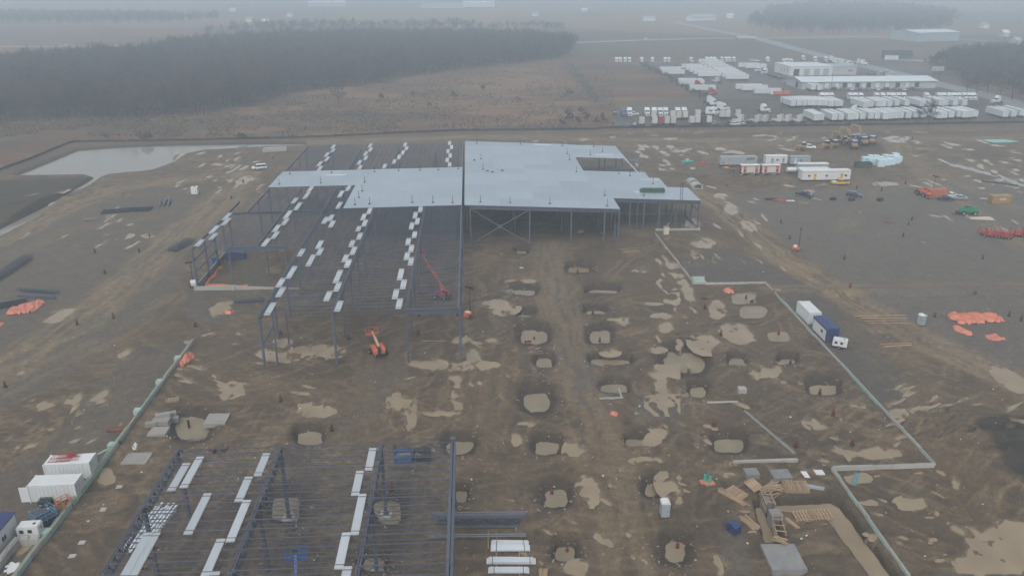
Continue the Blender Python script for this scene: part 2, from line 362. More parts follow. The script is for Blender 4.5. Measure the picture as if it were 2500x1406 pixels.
# ---- shape: mounds, banks, pond
def hill(px, py, rx, ry, h, rot=0, p=2.0):
    c = P(px, py); x = X-c.x; y = Y-c.y; a = math.radians(rot); xr = x*math.cos(a)+y*math.sin(a); yr = -x*math.sin(a)+y*math.cos(a)
    r = np.sqrt((xr/rx)**2+(yr/ry)**2)*(1+.35*(n1-.5)); return h*np.clip(1-r, 0, 1)**(1/p*1.6)*(1+.5*(n2-.5))
Z += hill(2470, 1120, 13, 16, 4.0)
Z += hill(2070, 358, 34, 11, 1.6)
Z += hill(90, 500, 42, 16, 1.8, 35)
for a in [(1730, 430), (2215, 408), (1680, 640), (2090, 1000), (330, 865), (430, 790), (1550, 640)]: Z += hill(*a, 5, 3, .7)
g = gline([(1850, 715), (2060, 713), (2600, 705)]); d, _, _ = alongline(X, Y, g, 3.0); Z += .7*np.clip(1-d, 0, 1)*(0.7+.6*n1)
g = gline([(1500, 322), (2000, 318), (2700, 306)]); d, _, _ = alongline(X, Y, g, 9.0); Z += 1.2*np.clip(1-d, 0, 1)**.8*(0.6+.7*n1)
# ---- pits and puddles: a hollow in the ground and a sheet of muddy water in it
SHEETS = []
NB = fbm(X, Y, 5, 5, 201)-.5; NC = fbm(X, Y, 1.1, 3, 211)-.5; NS = fbm((X*math.cos(TH)+Y*math.sin(TH)+W1*3)/.7, (Y*math.cos(TH)-X*math.sin(TH)+W2*3)/4.5, 1, 4, 221)-.5
def hollow(poly, depth, level, edge, rim=0., wetc=None, name='puddle_water', rough=1.0):
    """poly: outline in photo pixels of the water itself"""
    def under(p):
        g = P(p[0], p[1], level); a, b = pix(np.array([g.x]), np.array([g.y])); return float(a[0]), float(b[0])
    water_px = poly; poly = [under(p) for p in poly]
    xs = [p[0] for p in poly]; ys = [p[1] for p in poly]; mg = edge*6+10
    q = [P(x, y) for x in (min(xs)-mg, max(xs)+mg) for y in (max(-40, min(ys)-mg), max(ys)+mg)]
    j0, j1 = np.searchsorted(gx, min(p.x for p in q)), np.searchsorted(gx, max(p.x for p in q)); i0, i1 = np.searchsorted(gy, min(p.y for p in q)), np.searchsorted(gy, max(p.y for p in q))
    if i1-i0 < 2 or j1-j0 < 2: return
    S = (slice(i0, i1), slice(j0, j1)); sc_ = scl[S]*rough
    kw = 1.6 if depth < .45 and rough == 1.0 else 1.0
    px, py = PX[S]+(W1[S]*2.2+W3[S]*1.6)*sc_*kw, PY[S]+(W2[S]*1.0+W3[S]*.8)*sc_*kw
    m = inpoly(px, py, poly, edge, S); z = Z[S]
    nb = np.clip(1+rough*(NB[S]*2.4+NC[S]*2.4+NS[S]*2.0), .05, 2.4) if depth < .45 else np.clip(1+rough*(NB[S]*.9+NC[S]*.6), .8, 1.4)
    if rim > 0:
        r = inpoly(PX[S]+W1[S]*scl[S]*2, PY[S]+W2[S]*scl[S], poly, edge*2.2, S)
        paint(np.clip(r*1.9-.1, 0, 1)*(.6+.8*n2[S]), np.array([.072, .056, .042]), .5, .85, S)
        z = z+rim*np.clip(r-m, 0, 1)*(.5+n2[S])*1.2
    Z[S] = z*(1-np.clip(m*1.5, 0, 1))-depth*m*nb
    xs = [p[0] for p in water_px]; ys = [p[1] for p in water_px]
    cx = sum(xs)/len(poly); cy_ = sum(ys)/len(poly); hw = max(abs(x-cx) for x in xs); hh = max(abs(y-cy_) for y in ys)
    kx = min(1.7, 1+1.3*edge/(hw+1e-6)); ky = min(1.9, 1+1.3*edge/(hh+1e-6))
    if len(poly) in (10, 12, 14, 16): SHEETS.append((name, [P(cx+(p[0]-cx)*kx, cy_+(p[1]-cy_)*ky, level) for p in water_px], level))
    else: SHEETS.append((name, [P(x, y, level) for x, y in ((min(xs)-edge*1.5, min(ys)-edge*1.2), (max(xs)+edge*1.5, min(ys)-edge*1.2), (max(xs)+edge*1.5, max(ys)+edge*1.5), (min(xs)-edge*1.5, max(ys)+edge*1.5))], level))
    if rim > 0 and depth > .45: paint(sm(.02, .22, m)*(.9+.5*NC[S]), np.array([.072, .057, .043]), .6, .88, S)
    else:
        paint(sm(.0, .40, m)*(.55+.9*NS[S]+.6*n2[S]), np.array([.205, .166, .118]), .6, .55, S); paint(sm(.12, .42, m*nb), np.array([.262, .214, .152]), .9, .85, S)
def ell(cx, cy, w, h, n=14, rot=0, sq=1.0):
    out = []
    for i in range(n):
        t = 2*math.pi*i/n; c, s = math.cos(t), math.sin(t)
        c = math.copysign(abs(c)**sq, c); s = math.copysign(abs(s)**sq, s)
        x, y = c*w/2, s*h/2; a = math.radians(rot); out.append((cx+x*math.cos(a)-y*math.sin(a), cy+x*math.sin(a)+y*math.cos(a)))
    return out
PITS = [(1280, 716, 46, 13), (1282, 770, 40, 10), (1303, 824, 62, 34), (1330, 887, 38, 24), (1314, 984, 58, 44), (1340, 1094, 58, 32), (1358, 1214, 48, 42), (1385, 1354, 46, 34),
        (1470, 712, 66, 10), (1455, 764, 46, 10), (1463, 824, 50, 30), (1490, 885, 88, 15), (1500, 950, 60, 20), (1553, 1083, 44, 20), (1597, 1197, 50, 34), (1647, 1348, 54, 50),
        (1668, 886, 92, 52), (1797, 886, 36, 17), (1923, 884, 38, 17), (1703, 958, 38, 24), (2008, 953, 66, 28), (1780, 1089, 70, 34), (1413, 660, 50, 14), (1275, 617, 26, 8), (1125, 1092, 62, 32), (1128, 1212, 26, 28),
        (945, 1250, 58, 50), (915, 1380, 50, 36), (757, 1070, 56, 30), (470, 1046, 72, 52), (700, 1243, 62, 56)]
for cx, cy_, w_, h_ in PITS:
    hollow(ell(cx, cy_, w_*1.12, h_*1.15, 16, 0, .55), 1.7, -1.0, max(13, h_*.62), .4, name='pit_water', rough=.7)
SQP = [(1815, 730, 62, 26), (1838, 763, 66, 27), (1900, 823, 52, 24)]
for a in SQP: hollow(ell(*a, 16, 0, .5), .42, -.2, 4, .1, name='pit_water', rough=.6)
PUD = [[(1650, 668), (1668, 672), (1695, 730), (1690, 742), (1668, 712)], ell(1752, 757, 34, 42, 12, -20), ell(1720, 836, 56, 36, 12, 10), ell(1800, 815, 70, 34, 12, 15), ell(1855, 907, 64, 22, 12, 8), ell(1895, 712, 20, 8),
       [(1592, 905), (1606, 905), (1642, 985), (1630, 997), (1612, 990)], [(1000, 884), (1060, 878), (1110, 890), (1140, 884), (1150, 897), (1090, 905), (1030, 898)], ell(1190, 893, 50, 16), ell(1155, 870, 26, 30), ell(1128, 832, 48, 22),
       [(1103, 920), (1125, 920), (1128, 1000), (1105, 1000)], ell(988, 986, 58, 34), ell(1080, 1009, 90, 9), ell(1008, 1030, 22, 44), ell(560, 956, 56, 34, 12, -15), ell(770, 1003, 92, 26),
       ell(540, 752, 52, 30, 12, -35), ell(680, 872, 90, 20, 12, 10), ell(780, 858, 130, 22), ell(690, 840, 40, 16), [(2028, 1098), (2090, 1100), (2150, 1092), (2205, 1098), (2190, 1113), (2110, 1117), (2050, 1108)], ell(1985, 1036, 60, 18, 12, 20),
       [(2325, 1292), (2400, 1300), (2440, 1275), (2510, 1282), (2530, 1395), (2290, 1393), (2290, 1372), (2365, 1350), (2372, 1310)], ell(2225, 1230, 66, 22, 12, 6), ell(2098, 1168, 56, 18), ell(2482, 1035, 50, 18), ell(2470, 930, 80, 24, 12, 25),
       ell(2190, 340, 66, 11), ell(1787, 510, 36, 20, 10, 20), ell(1826, 551, 36, 16, 10, 15), ell(1717, 593, 60, 18), ell(1690, 545, 40, 18), ell(1640, 648, 36, 10), ell(1560, 663, 36, 8), ell(1780, 1160, 20, 8),
       ell(1230, 752, 60, 22), ell(1210, 740, 70, 10), ell(1290, 686, 30, 6), ell(1250, 686, 30, 6), ell(1500, 780, 30, 8), ell(1640, 735, 40, 10), ell(1600, 740, 46, 7), ell(1610, 770, 50, 12), ell(1620, 800, 40, 26), ell(1600, 855, 50, 10),
       ell(1435, 1200, 36, 60, 12, -15), ell(1470, 1315, 40, 12, 12, 30), ell(1600, 1066, 46, 24, 12, -40), ell(1575, 1125, 70, 12), ell(1265, 1072, 22, 28), ell(1400, 1100, 36, 40, 12, 20), ell(1290, 1035, 50, 10), ell(1420, 1390, 60, 30),
       ell(1490, 860, 40, 14), ell(1520, 785, 26, 22, 12, -20), ell(1640, 1190, 60, 40, 12, 30), ell(1900, 905, 26, 26, 12, -30), ell(2140, 805, 50, 18), ell(2095, 993, 46, 12), ell(2200, 1010, 50, 14), ell(2260, 1055, 36, 12),
       ell(245, 975, 60, 16, 12, -30), ell(180, 978, 56, 22, 12, -30), ell(110, 990, 40, 18, 12, -10), ell(300, 868, 50, 16, 12, -20), ell(60, 1090, 50, 10, 12, -10), ell(150, 770, 90, 14, 12, -25), ell(120, 1050, 30, 10), ell(320, 577, 20, 10, 10, -25), ell(365, 575, 36, 8),
       ell(322, 548, 16, 7), ell(610, 437, 50, 7), ell(590, 445, 30, 6), ell(262, 1165, 30, 34, 12, -30), ell(60, 1340, 40, 20, 12, -30), ell(1550, 1010, 10, 5), ell(1750, 1380, 18, 50, 12, -15), ell(1690, 540, 20, 8), ell(2400, 1130, 10, 6), ell(2130, 1225, 60, 10), ell(2330, 1180, 26, 20, 12, 40),
       ell(2160, 450, 60, 8), ell(1760, 478, 30, 8), ell(2440, 440, 20, 5), ell(1480, 430, 10, 4)]
for q in PUD:
    e_ = min(max(p[0] for p in q)-min(p[0] for p in q), (max(p[1] for p in q)-min(p[1] for p in q))*2)*.26
    hollow(q, .24, -.10, max(4, min(e_, 16)))
# the trench round the unfinished footing and the one with wooden forms
hollow([(1838, 1236), (2030, 1228), (2052, 1240), (2190, 1430), (2130, 1430), (2010, 1262), (1868, 1256), (1900, 1330), (1870, 1336)], 1.9, -1.15, 9, .35, name='trench_water', rough=.5)
hollow([(1890, 1392), (1960, 1392), (1975, 1440), (1880, 1440)], .7, -.45, 6, .1, name='trench_water', rough=.5)
# thin streaks of standing water in the ruts, scattered by area of the site
for x0, x1, y0, y1, n, sw, sh, rt in [(430, 640, 372, 470, 40, 22, 4, -22), (60, 330, 470, 600, 16, 40, 4, -25), (1550, 1690, 352, 420, 26, 22, 4, 10), (2230, 2520, 345, 470, 40, 30, 4, 12), (1640, 1960, 355, 380, 14, 40, 4, 0), (1590, 1700, 600, 900, 22, 20, 7, 50),
                                      (2180, 2480, 930, 1090, 40, 42, 6, -20), (1300, 2300, 322, 348, 30, 30, 2.6, 0), (1700, 2100, 440, 500, 16, 26, 3, 5), (1690, 1950, 500, 700, 12, 24, 5, 40), (420, 760, 850, 960, 16, 40, 5, 15), (30, 330, 900, 1110, 16, 40, 6, -30),
                                      (1100, 1250, 830, 960, 12, 22, 6, 20), (1560, 2050, 900, 1150, 14, 26, 7, 20), (2080, 2330, 1150, 1330, 14, 30, 6, 15), (1230, 1700, 1130, 1400, 14, 24, 6, 30), (2250, 2500, 480, 640, 8, 30, 4, 20), (450, 620, 790, 850, 5, 26, 5, -10)]:
    for _ in range(n):
        s = random.uniform(.35, 1.3); hollow(ell(random.uniform(x0, x1), random.uniform(y0, y1), sw*s, sh*random.uniform(.6, 1.3), 10, rt+random.uniform(-12, 12)), .2, -.09, 2.4)
# pond and its ditch
POND = [(40, 431), (125, 397), (190, 369), (300, 361), (440, 356), (640, 353), (745, 353), (745, 357), (640, 360), (500, 368), (455, 378), (425, 398), (372, 417), (300, 424), (262, 428), (240, 438), (205, 428), (120, 430)]
hollow(POND, 2.0, -.9, 4, .2, name='pond_water', rough=.15)
hollow([(233, 433), (246, 436), (180, 480), (100, 530), (20, 572), (-160, 650), (-180, 630), (0, 560), (90, 515), (170, 470)], 1.4, -.9, 3, .1, name='ditch_water', rough=.3)
hollow([(2520, 465), (2420, 430), (2330, 408), (2290, 400), (2292, 397), (2340, 402), (2430, 424), (2520, 455)], .8, -.45, 2, name='ditch_water', rough=.2)
Z *= sm(900, 600, Y)
me = bpy.data.meshes.new('ground')
co = np.stack([X, Y, Z], -1).reshape(-1, 3).astype(np.float32)
ii = (np.arange(NY-1)[:, None]*NX+np.arange(NX-1)[None]).reshape(-1)
fa = np.stack([ii, ii+1, ii+NX+1, ii+NX], -1).astype(np.int32)
me.vertices.add(len(co)); me.vertices.foreach_set('co', co.ravel())
me.loops.add(fa.size); me.loops.foreach_set('vertex_index', fa.ravel())
me.polygons.add(len(fa)); me.polygons.foreach_set('loop_start', np.arange(0, fa.size, 4, dtype=np.int32)); me.polygons.foreach_set('loop_total', np.full(len(fa), 4, np.int32))
me.polygons.foreach_set('use_smooth', np.ones(len(fa), bool)); me.update(calc_edges=True)
at = me.attributes.new('soil', 'FLOAT_COLOR', 'POINT')
COLR *= np.array([.765, .70, .595])
at.data.foreach_set('color', np.concatenate([np.clip(COLR, 0, 1).reshape(-1, 3), np.clip(WET, 0, 1).reshape(-1, 1)], 1).astype(np.float32).ravel())
def gz(x, y):
    i = int(np.clip(np.searchsorted(gy, y)-1, 0, NY-2)); j = int(np.clip(np.searchsorted(gx, x)-1, 0, NX-2))
    fx = (x-gx[j])/(gx[j+1]-gx[j]); fy = (y-gy[i])/(gy[i+1]-gy[i])
    return float((Z[i, j]*(1-fx)+Z[i, j+1]*fx)*(1-fy)+(Z[i+1, j]*(1-fx)+Z[i+1, j+1]*fx)*fy)
def G(px, py, dz=0.0):
    p = P(px, py, 0); z = gz(p.x, p.y)
    if abs(z) > .3: p = P(px, py, z)
    p.z = gz(p.x, p.y)+dz; return p
# soil material: the mapped colour, broken up by stones, grit and wet sheen
m = bpy.data.materials.new('soil'); m.use_nodes = True; n = m.node_tree.nodes; L = m.node_tree.links; b = n['Principled BSDF']
at = n.new('ShaderNodeAttribute'); at.attribute_name = 'soil'
geo = n.new('ShaderNodeNewGeometry')
def tn(sc, det=6, ro=.6):
    t = n.new('ShaderNodeTexNoise'); t.inputs['Scale'].default_value = sc; t.inputs['Detail'].default_value = det; t.inputs['Roughness'].default_value = ro
    L.new(geo.outputs['Position'], t.inputs['Vector']); return t
def mr(src, a, b_, c, d):
    r = n.new('ShaderNodeMapRange'); r.inputs[1].default_value = a; r.inputs[2].default_value = b_; r.inputs[3].default_value = c; r.inputs[4].default_value = d; L.new(src, r.inputs[0]); return r.outputs[0]
t1 = tn(.9, 8, .68); t2 = tn(3.2, 6, .7); t3 = tn(9, 4, .6)
v1 = n.new('ShaderNodeMath'); v1.operation = 'MULTIPLY'; L.new(mr(t1.outputs[0], .25, .75, .62, 1.38), v1.inputs[0]); L.new(mr(t2.outputs[0], .25, .75, .68, 1.32), v1.inputs[1])
sc = n.new('ShaderNodeVectorMath'); sc.operation = 'SCALE'; L.new(at.outputs['Color'], sc.inputs[0]); L.new(v1.outputs[0], sc.inputs['Scale'])
vo = n.new('ShaderNodeTexVoronoi'); vo.inputs['Scale'].default_value = 2.2; L.new(geo.outputs['Position'], vo.inputs['Vector'])
t4 = tn(.22, 3)
st = n.new('ShaderNodeMath'); st.operation = 'MULTIPLY'; L.new(mr(vo.outputs['Distance'], .10, .17, 1, 0), st.inputs[0]); L.new(mr(t4.outputs[0], .47, .62, 0, .75), st.inputs[1])
mx = n.new('ShaderNodeMix'); mx.data_type = 'RGBA'; L.new(st.outputs[0], mx.inputs['Factor']); L.new(sc.outputs[0], mx.inputs['A']); mx.inputs['B'].default_value = (.30, .27, .23, 1)
L.new(mx.outputs['Result'], b.inputs['Base Color'])
rr = n.new('ShaderNodeMath'); rr.operation = 'MULTIPLY_ADD'; L.new(at.outputs['Alpha'], rr.inputs[0]); rr.inputs[1].default_value = -.42; L.new(mr(t1.outputs[0], .3, .7, .78, .95), rr.inputs[2])
L.new(rr.outputs[0], b.inputs['Roughness']); b.inputs['Specular IOR Level'].default_value = .35
bp = n.new('ShaderNodeBump'); bp.inputs['Strength'].default_value = .8; bp.inputs['Distance'].default_value = .2
ad = n.new('ShaderNodeMath'); ad.operation = 'ADD'; L.new(t2.outputs[0], ad.inputs[0]); L.new(t3.outputs[0], ad.inputs[1]); L.new(ad.outputs[0], bp.inputs['Height']); L.new(bp.outputs[0], b.inputs['Normal'])
me.materials.append(m); MATS['soil'] = m
struct(obj('ground', me))
# water: silty, nearly opaque, smooth
def water(name, col, rough=.06, vr=.14):
    m = bpy.data.materials.new(name); m.use_nodes = True; n = m.node_tree.nodes; L = m.node_tree.links; b = n['Principled BSDF']
    g = n.new('ShaderNodeNewGeometry'); t = n.new('ShaderNodeTexNoise'); t.inputs['Scale'].default_value = .22; t.inputs['Detail'].default_value = 5; L.new(g.outputs['Position'], t.inputs['Vector'])
    cr = n.new('ShaderNodeValToRGB'); cr.color_ramp.elements[0].position = .3; cr.color_ramp.elements[1].position = .7
    cr.color_ramp.elements[0].color = (*[c*(1-vr) for c in col], 1); cr.color_ramp.elements[1].color = (*[c*(1+vr*.8) for c in col], 1)
    L.new(t.outputs[0], cr.inputs[0]); L.new(cr.outputs[0], b.inputs['Base Color'])
    b.inputs['Roughness'].default_value = rough; b.inputs['IOR'].default_value = 1.33; b.inputs['Specular IOR Level'].default_value = .5
    w_ = n.new('ShaderNodeTexNoise'); w_.inputs['Scale'].default_value = 2.5; w_.inputs['Detail'].default_value = 2; L.new(g.outputs['Position'], w_.inputs['Vector'])
    bp = n.new('ShaderNodeBump'); bp.inputs['Strength'].default_value = .04; bp.inputs['Distance'].default_value = .02; L.new(w_.outputs[0], bp.inputs['Height']); L.new(bp.outputs[0], b.inputs['Normal'])
    return m
WATERM = water('muddy_water', (.265, .212, .140)); PONDM = water('silty_pond_water', (.215, .20, .172), .1, .02)
PITM = water('pit_muddy_water', (.22, .182, .122))
for i, (nm, poly, lev) in enumerate(SHEETS):
    mb = MB(); lv = lev+.0004*(i % 40); mb.add([(p.x, p.y, lv) for p in poly], [tuple(range(len(poly)))])
    o = struct(mb.build(nm, PONDM if nm in ('pond_water', 'ditch_water') else PITM if nm == 'pit_water' else WATERM))
# ================================================================ STEEL FRAMES
BAY = 11.35
def joist_mesh(length, depth, nm, rise=0., panels=14, wc=.14, wb=.11, web=.045, tail=.9, mat=None):
    """open-web joist along +x from 0 to length, its top chord at z = 0, rising by `rise` at the far end"""
    mb = MB(); f = lambda x: rise*x/length
    for s in (-.5, .5): mb.bar((0, s*wc*.55, -.03), (length, s*wc*.55, rise-.03), wc*.42, .06)
    for s in (-.5, .5): mb.bar((tail, s*wb*.55, f(tail)-depth), (length-tail, s*wb*.55, f(length-tail)-depth), wb*.42, .06)
    n = panels; xs = [tail+(length-2*tail)*i/n for i in range(n+1)]
    mb.bar((.1, 0, f(.1)-.05), (tail, 0, f(tail)-depth), web*1.3, web*1.3); mb.bar((length-.1, 0, rise-.05), (length-tail, 0, f(length-tail)-depth), web*1.3, web*1.3)
    for i in range(n):
        a, b = xs[i], xs[i+1]
        if i % 2 == 0: mb.bar((a, 0, f(a)-depth), (b, 0, f(b)-.05), web, web); mb.bar((b, 0, f(b)-.05), (b, 0, f(b)-depth), web*.7, web*.7)
        else: mb.bar((a, 0, f(a)-.05), (b, 0, f(b)-depth), web, web)
    return mb.mesh(nm, mat or STEEL)
def girder_mesh(length, depth, nm, panels=7):
    mb = MB()
    for s in (-1, 1):
        mb.bar((0, s*.13, -.06), (length, s*.13, -.06), .15, .12); mb.bar((.8, s*.11, -depth), (length-.8, s*.11, -depth), .13, .12)
    xs = [.8+(length-1.6)*i/panels for i in range(panels+1)]
    mb.bar((.1, 0, -.1), (.8, 0, -depth), .1, .1); mb.bar((length-.1, 0, -.1), (length-.8, 0, -depth), .1, .1)
    for i in range(panels):
        a, b = xs[i], xs[i+1]; c = (a+b)/2
        mb.bar((a, 0, -depth), (c, 0, -.1), .10, .10); mb.bar((c, 0, -.1), (b, 0, -depth), .10, .10); mb.bar((c, 0, -.1), (c, 0, -depth), .06, .06)
    return mb.mesh(nm, STEEL)
def ibeam(mb, p, q, w=.25, h=.6):
    """p, q: centre of the top flange"""
    p = Vector(p); q = Vector(q); t = .035
    mb.bar(p-Vector((0, 0, t/2)), q-Vector((0, 0, t/2)), w, t); mb.bar(p-Vector((0, 0, h-t/2)), q-Vector((0, 0, h-t/2)), w, t)
    mb.bar(p-Vector((0, 0, h/2)), q-Vector((0, 0, h/2)), .03, h-2*t)
COLMESH = {}
def column(par, u, v, top, w=.36, z0=-.35):
    k = (round(top, 1), w, z0)
    if k not in COLMESH:
        mb = MB(); mb.box(-w/2, w/2, -w/2, w/2, z0, k[0]); mb.box(-.38, .38, -.38, .38, z0-.02, z0+.06); mb.box(-.3, .3, -.3, .3, k[0]-.05, k[0]+.02)
        COLMESH[k] = mb.mesh('column', STEEL)
    o = obj('column', COLMESH[k], par, (u, v, 0)); 
    if k+('f',) not in COLMESH:
        mb = MB(); mb.box(-.75, .75, -.75, .75, z0-.6, z0); COLMESH[k+('f',)] = mb.mesh('footing', CONC)
    obj('footing', COLMESH[k+('f',)], o)
    return o
JM = {}
def joist(par, u0, u1, v, dz=0., depth=.72, panels=14, z=None):
    z0 = (zroof(u0) if z is None else z)+dz; z1 = (zroof(u1) if z is None else z)+dz
    k = (round(u1-u0, 2), round(z1-z0, 3), depth)
    if k not in JM: JM[k] = joist_mesh(u1-u0, depth, 'joist', z1-z0, panels)
    return obj('joist', JM[k], par, (u0, v, z0))
GM = {}
def girder(par, u, v0, v1, depth=1.25, z=None):
    k = (round(v1-v0, 2), depth)
    if k not in GM: GM[k] = girder_mesh(v1-v0, depth, 'joist_girder')
    return obj('joist_girder', GM[k], par, M=Matrix.Translation((u, v0, (zroof(u) if z is None else z)-.13)) @ Matrix.Rotation(math.pi/2, 4, 'Z'))
def beam(par, p, q, w=.28, h=.65, name='beam'):
    mb = MB(); ibeam(mb, p, q, w, h); return mb.build(name, STEEL, par)
def girt(par, p, q, w=.22, h=.3):
    mb = MB(); mb.bar(p, q, w, h); return mb.build('girt', STEEL, par)
wh = thing('steel_frame_warehouse', 'large unfinished blue-grey steel frame warehouse with pale half-decked metal roof', 'warehouse', (OX, OY, 0), TH)
vg = [BAY*k for k in range(15)]
SP = BAY/7
# columns
for v in vg[:7]:
    for u in (-36, -23, -10, -.4): column(wh, u, v, zroof(u)-.2, .4 if v == 0 else .34)
for v in vg[7:14]:
    for u in (-55.2, -46, -36, -23, -10, -.4): column(wh, u, v if v < 150 else 153.2, zroof(u)-.2, .32)
for u, v in [(-60, 39), (-60, 47.4), (-60, 54.8), (-60, 62), (-60, 68), (-52, 39), (-46, 47.5), (-46, 57), (-52, 68), (-39.6, 39.2), (-55.2, 92.2)]: column(wh, u, v, zroof(u)-.2, .42 if u == -60 else .34)
for u in (1.7, 17.2, 28.1, 36.9, 40.7): column(wh, u, 67.7, zroof(u)-.3, .36)
for u in (45.7, 49.6, 54, 58.5, 64.9): column(wh, u, 78.3, zroof(u)-.3, .34)
for u, v in [(64.9, 85.4), (64.9, 91.8), (59.2, 91.8), (59.2, 85.4), (52, 91.8), (45.7, 88), (40.7, 78.5), (40.7, 73)]: column(wh, u, v, zroof(u)-.3, .34)
for v in vg[7:14]:
    for u in (.8, 14, 27, 37.2, 48, 54): 
        if not (u > 45 and 110 < v < 131): column(wh, u, v if v < 150 else 152.6, zroof(u)-.3, .34)
for u, v in [(48, 122), (58.5, 122), (58.5, 131), (58.5, 113), (48, 113), (53, 122)]: column(wh, u, v, 5.2, .3)
# girders along the building
for u in (-36, -23, -10):
    for a, b in zip(vg[:7], vg[1:7]): girder(wh, u, a+.2, b-.2)
for u in (-36, -23, -10, -46):
    for a, b in zip(vg[10:13], vg[11:14]): girder(wh, u, a+.2, b-.2)
for u in (-55.2,): 
    for a, b in zip([68, 79.4, 112.5, 124, 136], [79.2, 92, 124, 136, 152.9]): beam(wh, (u, a, zroof(u)), (u, b, zroof(u)))
beam(wh, (-60, 38.8, zroof(-60)), (-60, 79, zroof(-60)), .3, .6); beam(wh, (-46, 39, zroof(-46)-.15), (-46, 92, zroof(-46)-.15)); beam(wh, (-36, 68, zroof(-36)-.15), (-36, 92, zroof(-36)-.15))
for a, b in zip(vg[:6], vg[1:7]): beam(wh, (-.55, a, 10.62), (-.55, b-.02, 10.62), .3, .95)
for a, b in zip(vg[6:13], vg[7:14]):
    beam(wh, (-.55, a, 10.56), (-.55, b-.02, 10.56), .3, .8)
for a, b in zip([67.8]+vg[7:13], vg[7:14]):
    beam(wh, (.8, a, 10.5), (.8, b-.02, 10.5), .3, .8)
# front edge
beam(wh, (-10, -.12, zroof(-10)), (-.3, -.12, zroof(-.3)), .34, .95, 'edge_beam')
beam(wh, (-36, 68.1, zroof(-36)-.02), (-60, 67.4, zroof(-60)-.02), .3, .7, 'edge_beam')
beam(wh, (-52, 38.9, zroof(-52)-.02), (-39.4, 38.9, zroof(-40)-.02), .3, .95, 'edge_beam')
for u0, u1 in ((1.7, 17.2), (17.2, 28.1), (28.1, 41)): beam(wh, (u0, 67.75, zroof(u0)-.22), (u1, 67.75, zroof(u1)-.22), .28, .6, 'edge_beam')
for u0, u1 in ((40.7, 54), (54, 65.2)): beam(wh, (u0, 78.35, zroof(u0)-.22), (u1, 78.35, zroof(u1)-.22), .28, .5, 'edge_beam')
beam(wh, (40.85, 67.8, zroof(41)-.22), (40.85, 78.8, zroof(41)-.22), .28, .5, 'edge_beam'); beam(wh, (65.1, 78.6, zroof(65)-.22), (65.1, 92, zroof(65)-.22), .28, .5, 'edge_beam')
# girts, braces
for z in (6.9, 4.1): girt(wh, (-60, 39.2, z), (-60, 54.8, z))
girt(wh, (-60, 39.2, 1.1), (-60, 62, 1.1), .3, .3)
girt(wh, (-36, .2, 4.2), (-36, 9.0, 4.2)); girt(wh, (-35.8, .1, 4.2), (-33.6, .1, 4.2)); girt(wh, (-35.8, 9, 7.3), (-33.4, 9, 7.3)); girt(wh, (-33.7, .1, 0), (-33.7, .1, 4.2), .25, .25); girt(wh, (-36, 9, 0), (-36, 9, 7.4), .25, .25)
girt(wh, (-33.5, 9, 0), (-33.5, 9, 7.4), .25, .25); girt(wh, (-34, 11.6, 8.6), (-24, 11.6, 8.6), .2, .25)
mb = MB(); c = Vector((9.45, 67.6, 5.0))
for a in ((2, 67.6, 9.8), (17, 67.6, 9.4), (2, 67.6, .5), (17, 67.6, .5)): mb.bar(a, c, .2, .2)
mb.cb(c, (1.1, .12, .9)); mb.build('cross_brace', STEEL, wh)
mb = MB(); mb.bar((40.8, 68, 7.5), (40.8, 73, 5), .2, .2); mb.bar((40.8, 73, 5), (40.8, 78.3, .4), .2, .2); mb.build('diagonal_brace', STEEL, wh)
for v0, v1 in ((78.5, 85.4), (85.4, 91.8)): girt(wh, (65, v0, 5.2), (65, v1, 5.2))
for u0, u1 in ((41, 49.6), (49.6, 58.5)): girt(wh, (u0, 78.6, 4.6), (u1, 78.6, 4.6), .14, .14)
for u0, v0, u1, v1, z in [(48, 122, 58.5, 122, 5.2), (58.5, 113, 58.5, 131, 5.2), (48, 131, 58.5, 131, 5.2), (48, 113, 48, 131, 5.2)]: beam(wh, (u0, v0, z), (u1, v1, z), .25, .5)
for k in range(5): joist(wh, 48.2, 58.3, 114+k*3.2, 0, .5, 12, z=5.1)
for k in range(4): joist(wh, 37.4, 58.3, 113.5+k*5, 0, .7, 18)
mb = MB(); mb.bar((54.2, 131.9, 8.4), (57.5, 123, 5.2), .5, .1); mb.build('sloping_flashing', GALVB, wh)
# joists
for i in range(43):
    v = .12+i*SP*.985*BAY*6/(42*SP)/1.0 if False else .12+i*(68.0/42)
    for u0, u1 in ((-36, -23), (-23, -10), (-10, -.7)):
        if i == 0 and u0 == -10: continue
        joist(wh, u0+.02, u1-.02, v)
for i in range(18):
    v = 39.2+i*1.66
    joist(wh, -60, -46.02, v); joist(wh, -45.98, -36.02, v)
for i in range(15):
    v = 69.6+i*1.6
    joist(wh, -55.2, -46.02, v); joist(wh, -45.98, -30.9, v)
for i in range(22):
    v = 113.4+i*1.86
    for u0, u1 in ((-55.2, -46), (-46, -36), (-36, -23), (-23, -10), (-10, -.7)): joist(wh, u0+.02, u1-.02, v)
for v in (74, 80, 86, 91, 98, 106): joist(wh, 1, 14, v); joist(wh, 14.1, 27, v); joist(wh, 27.1, 40.5, v); joist(wh, -13, -.8, v)
# bridging rods between joists
for u in (-31.5, -27.5, -18.5, -14.5, -5): 
    mb = MB(); mb.bar((u, .3, zroof(u)-.70), (u, 68, zroof(u)-.70), .05, .05); mb.bar((u, .3, zroof(u)-.08), (u, 68, zroof(u)-.08), .04, .04); mb.build('bridging', STEEL, wh)
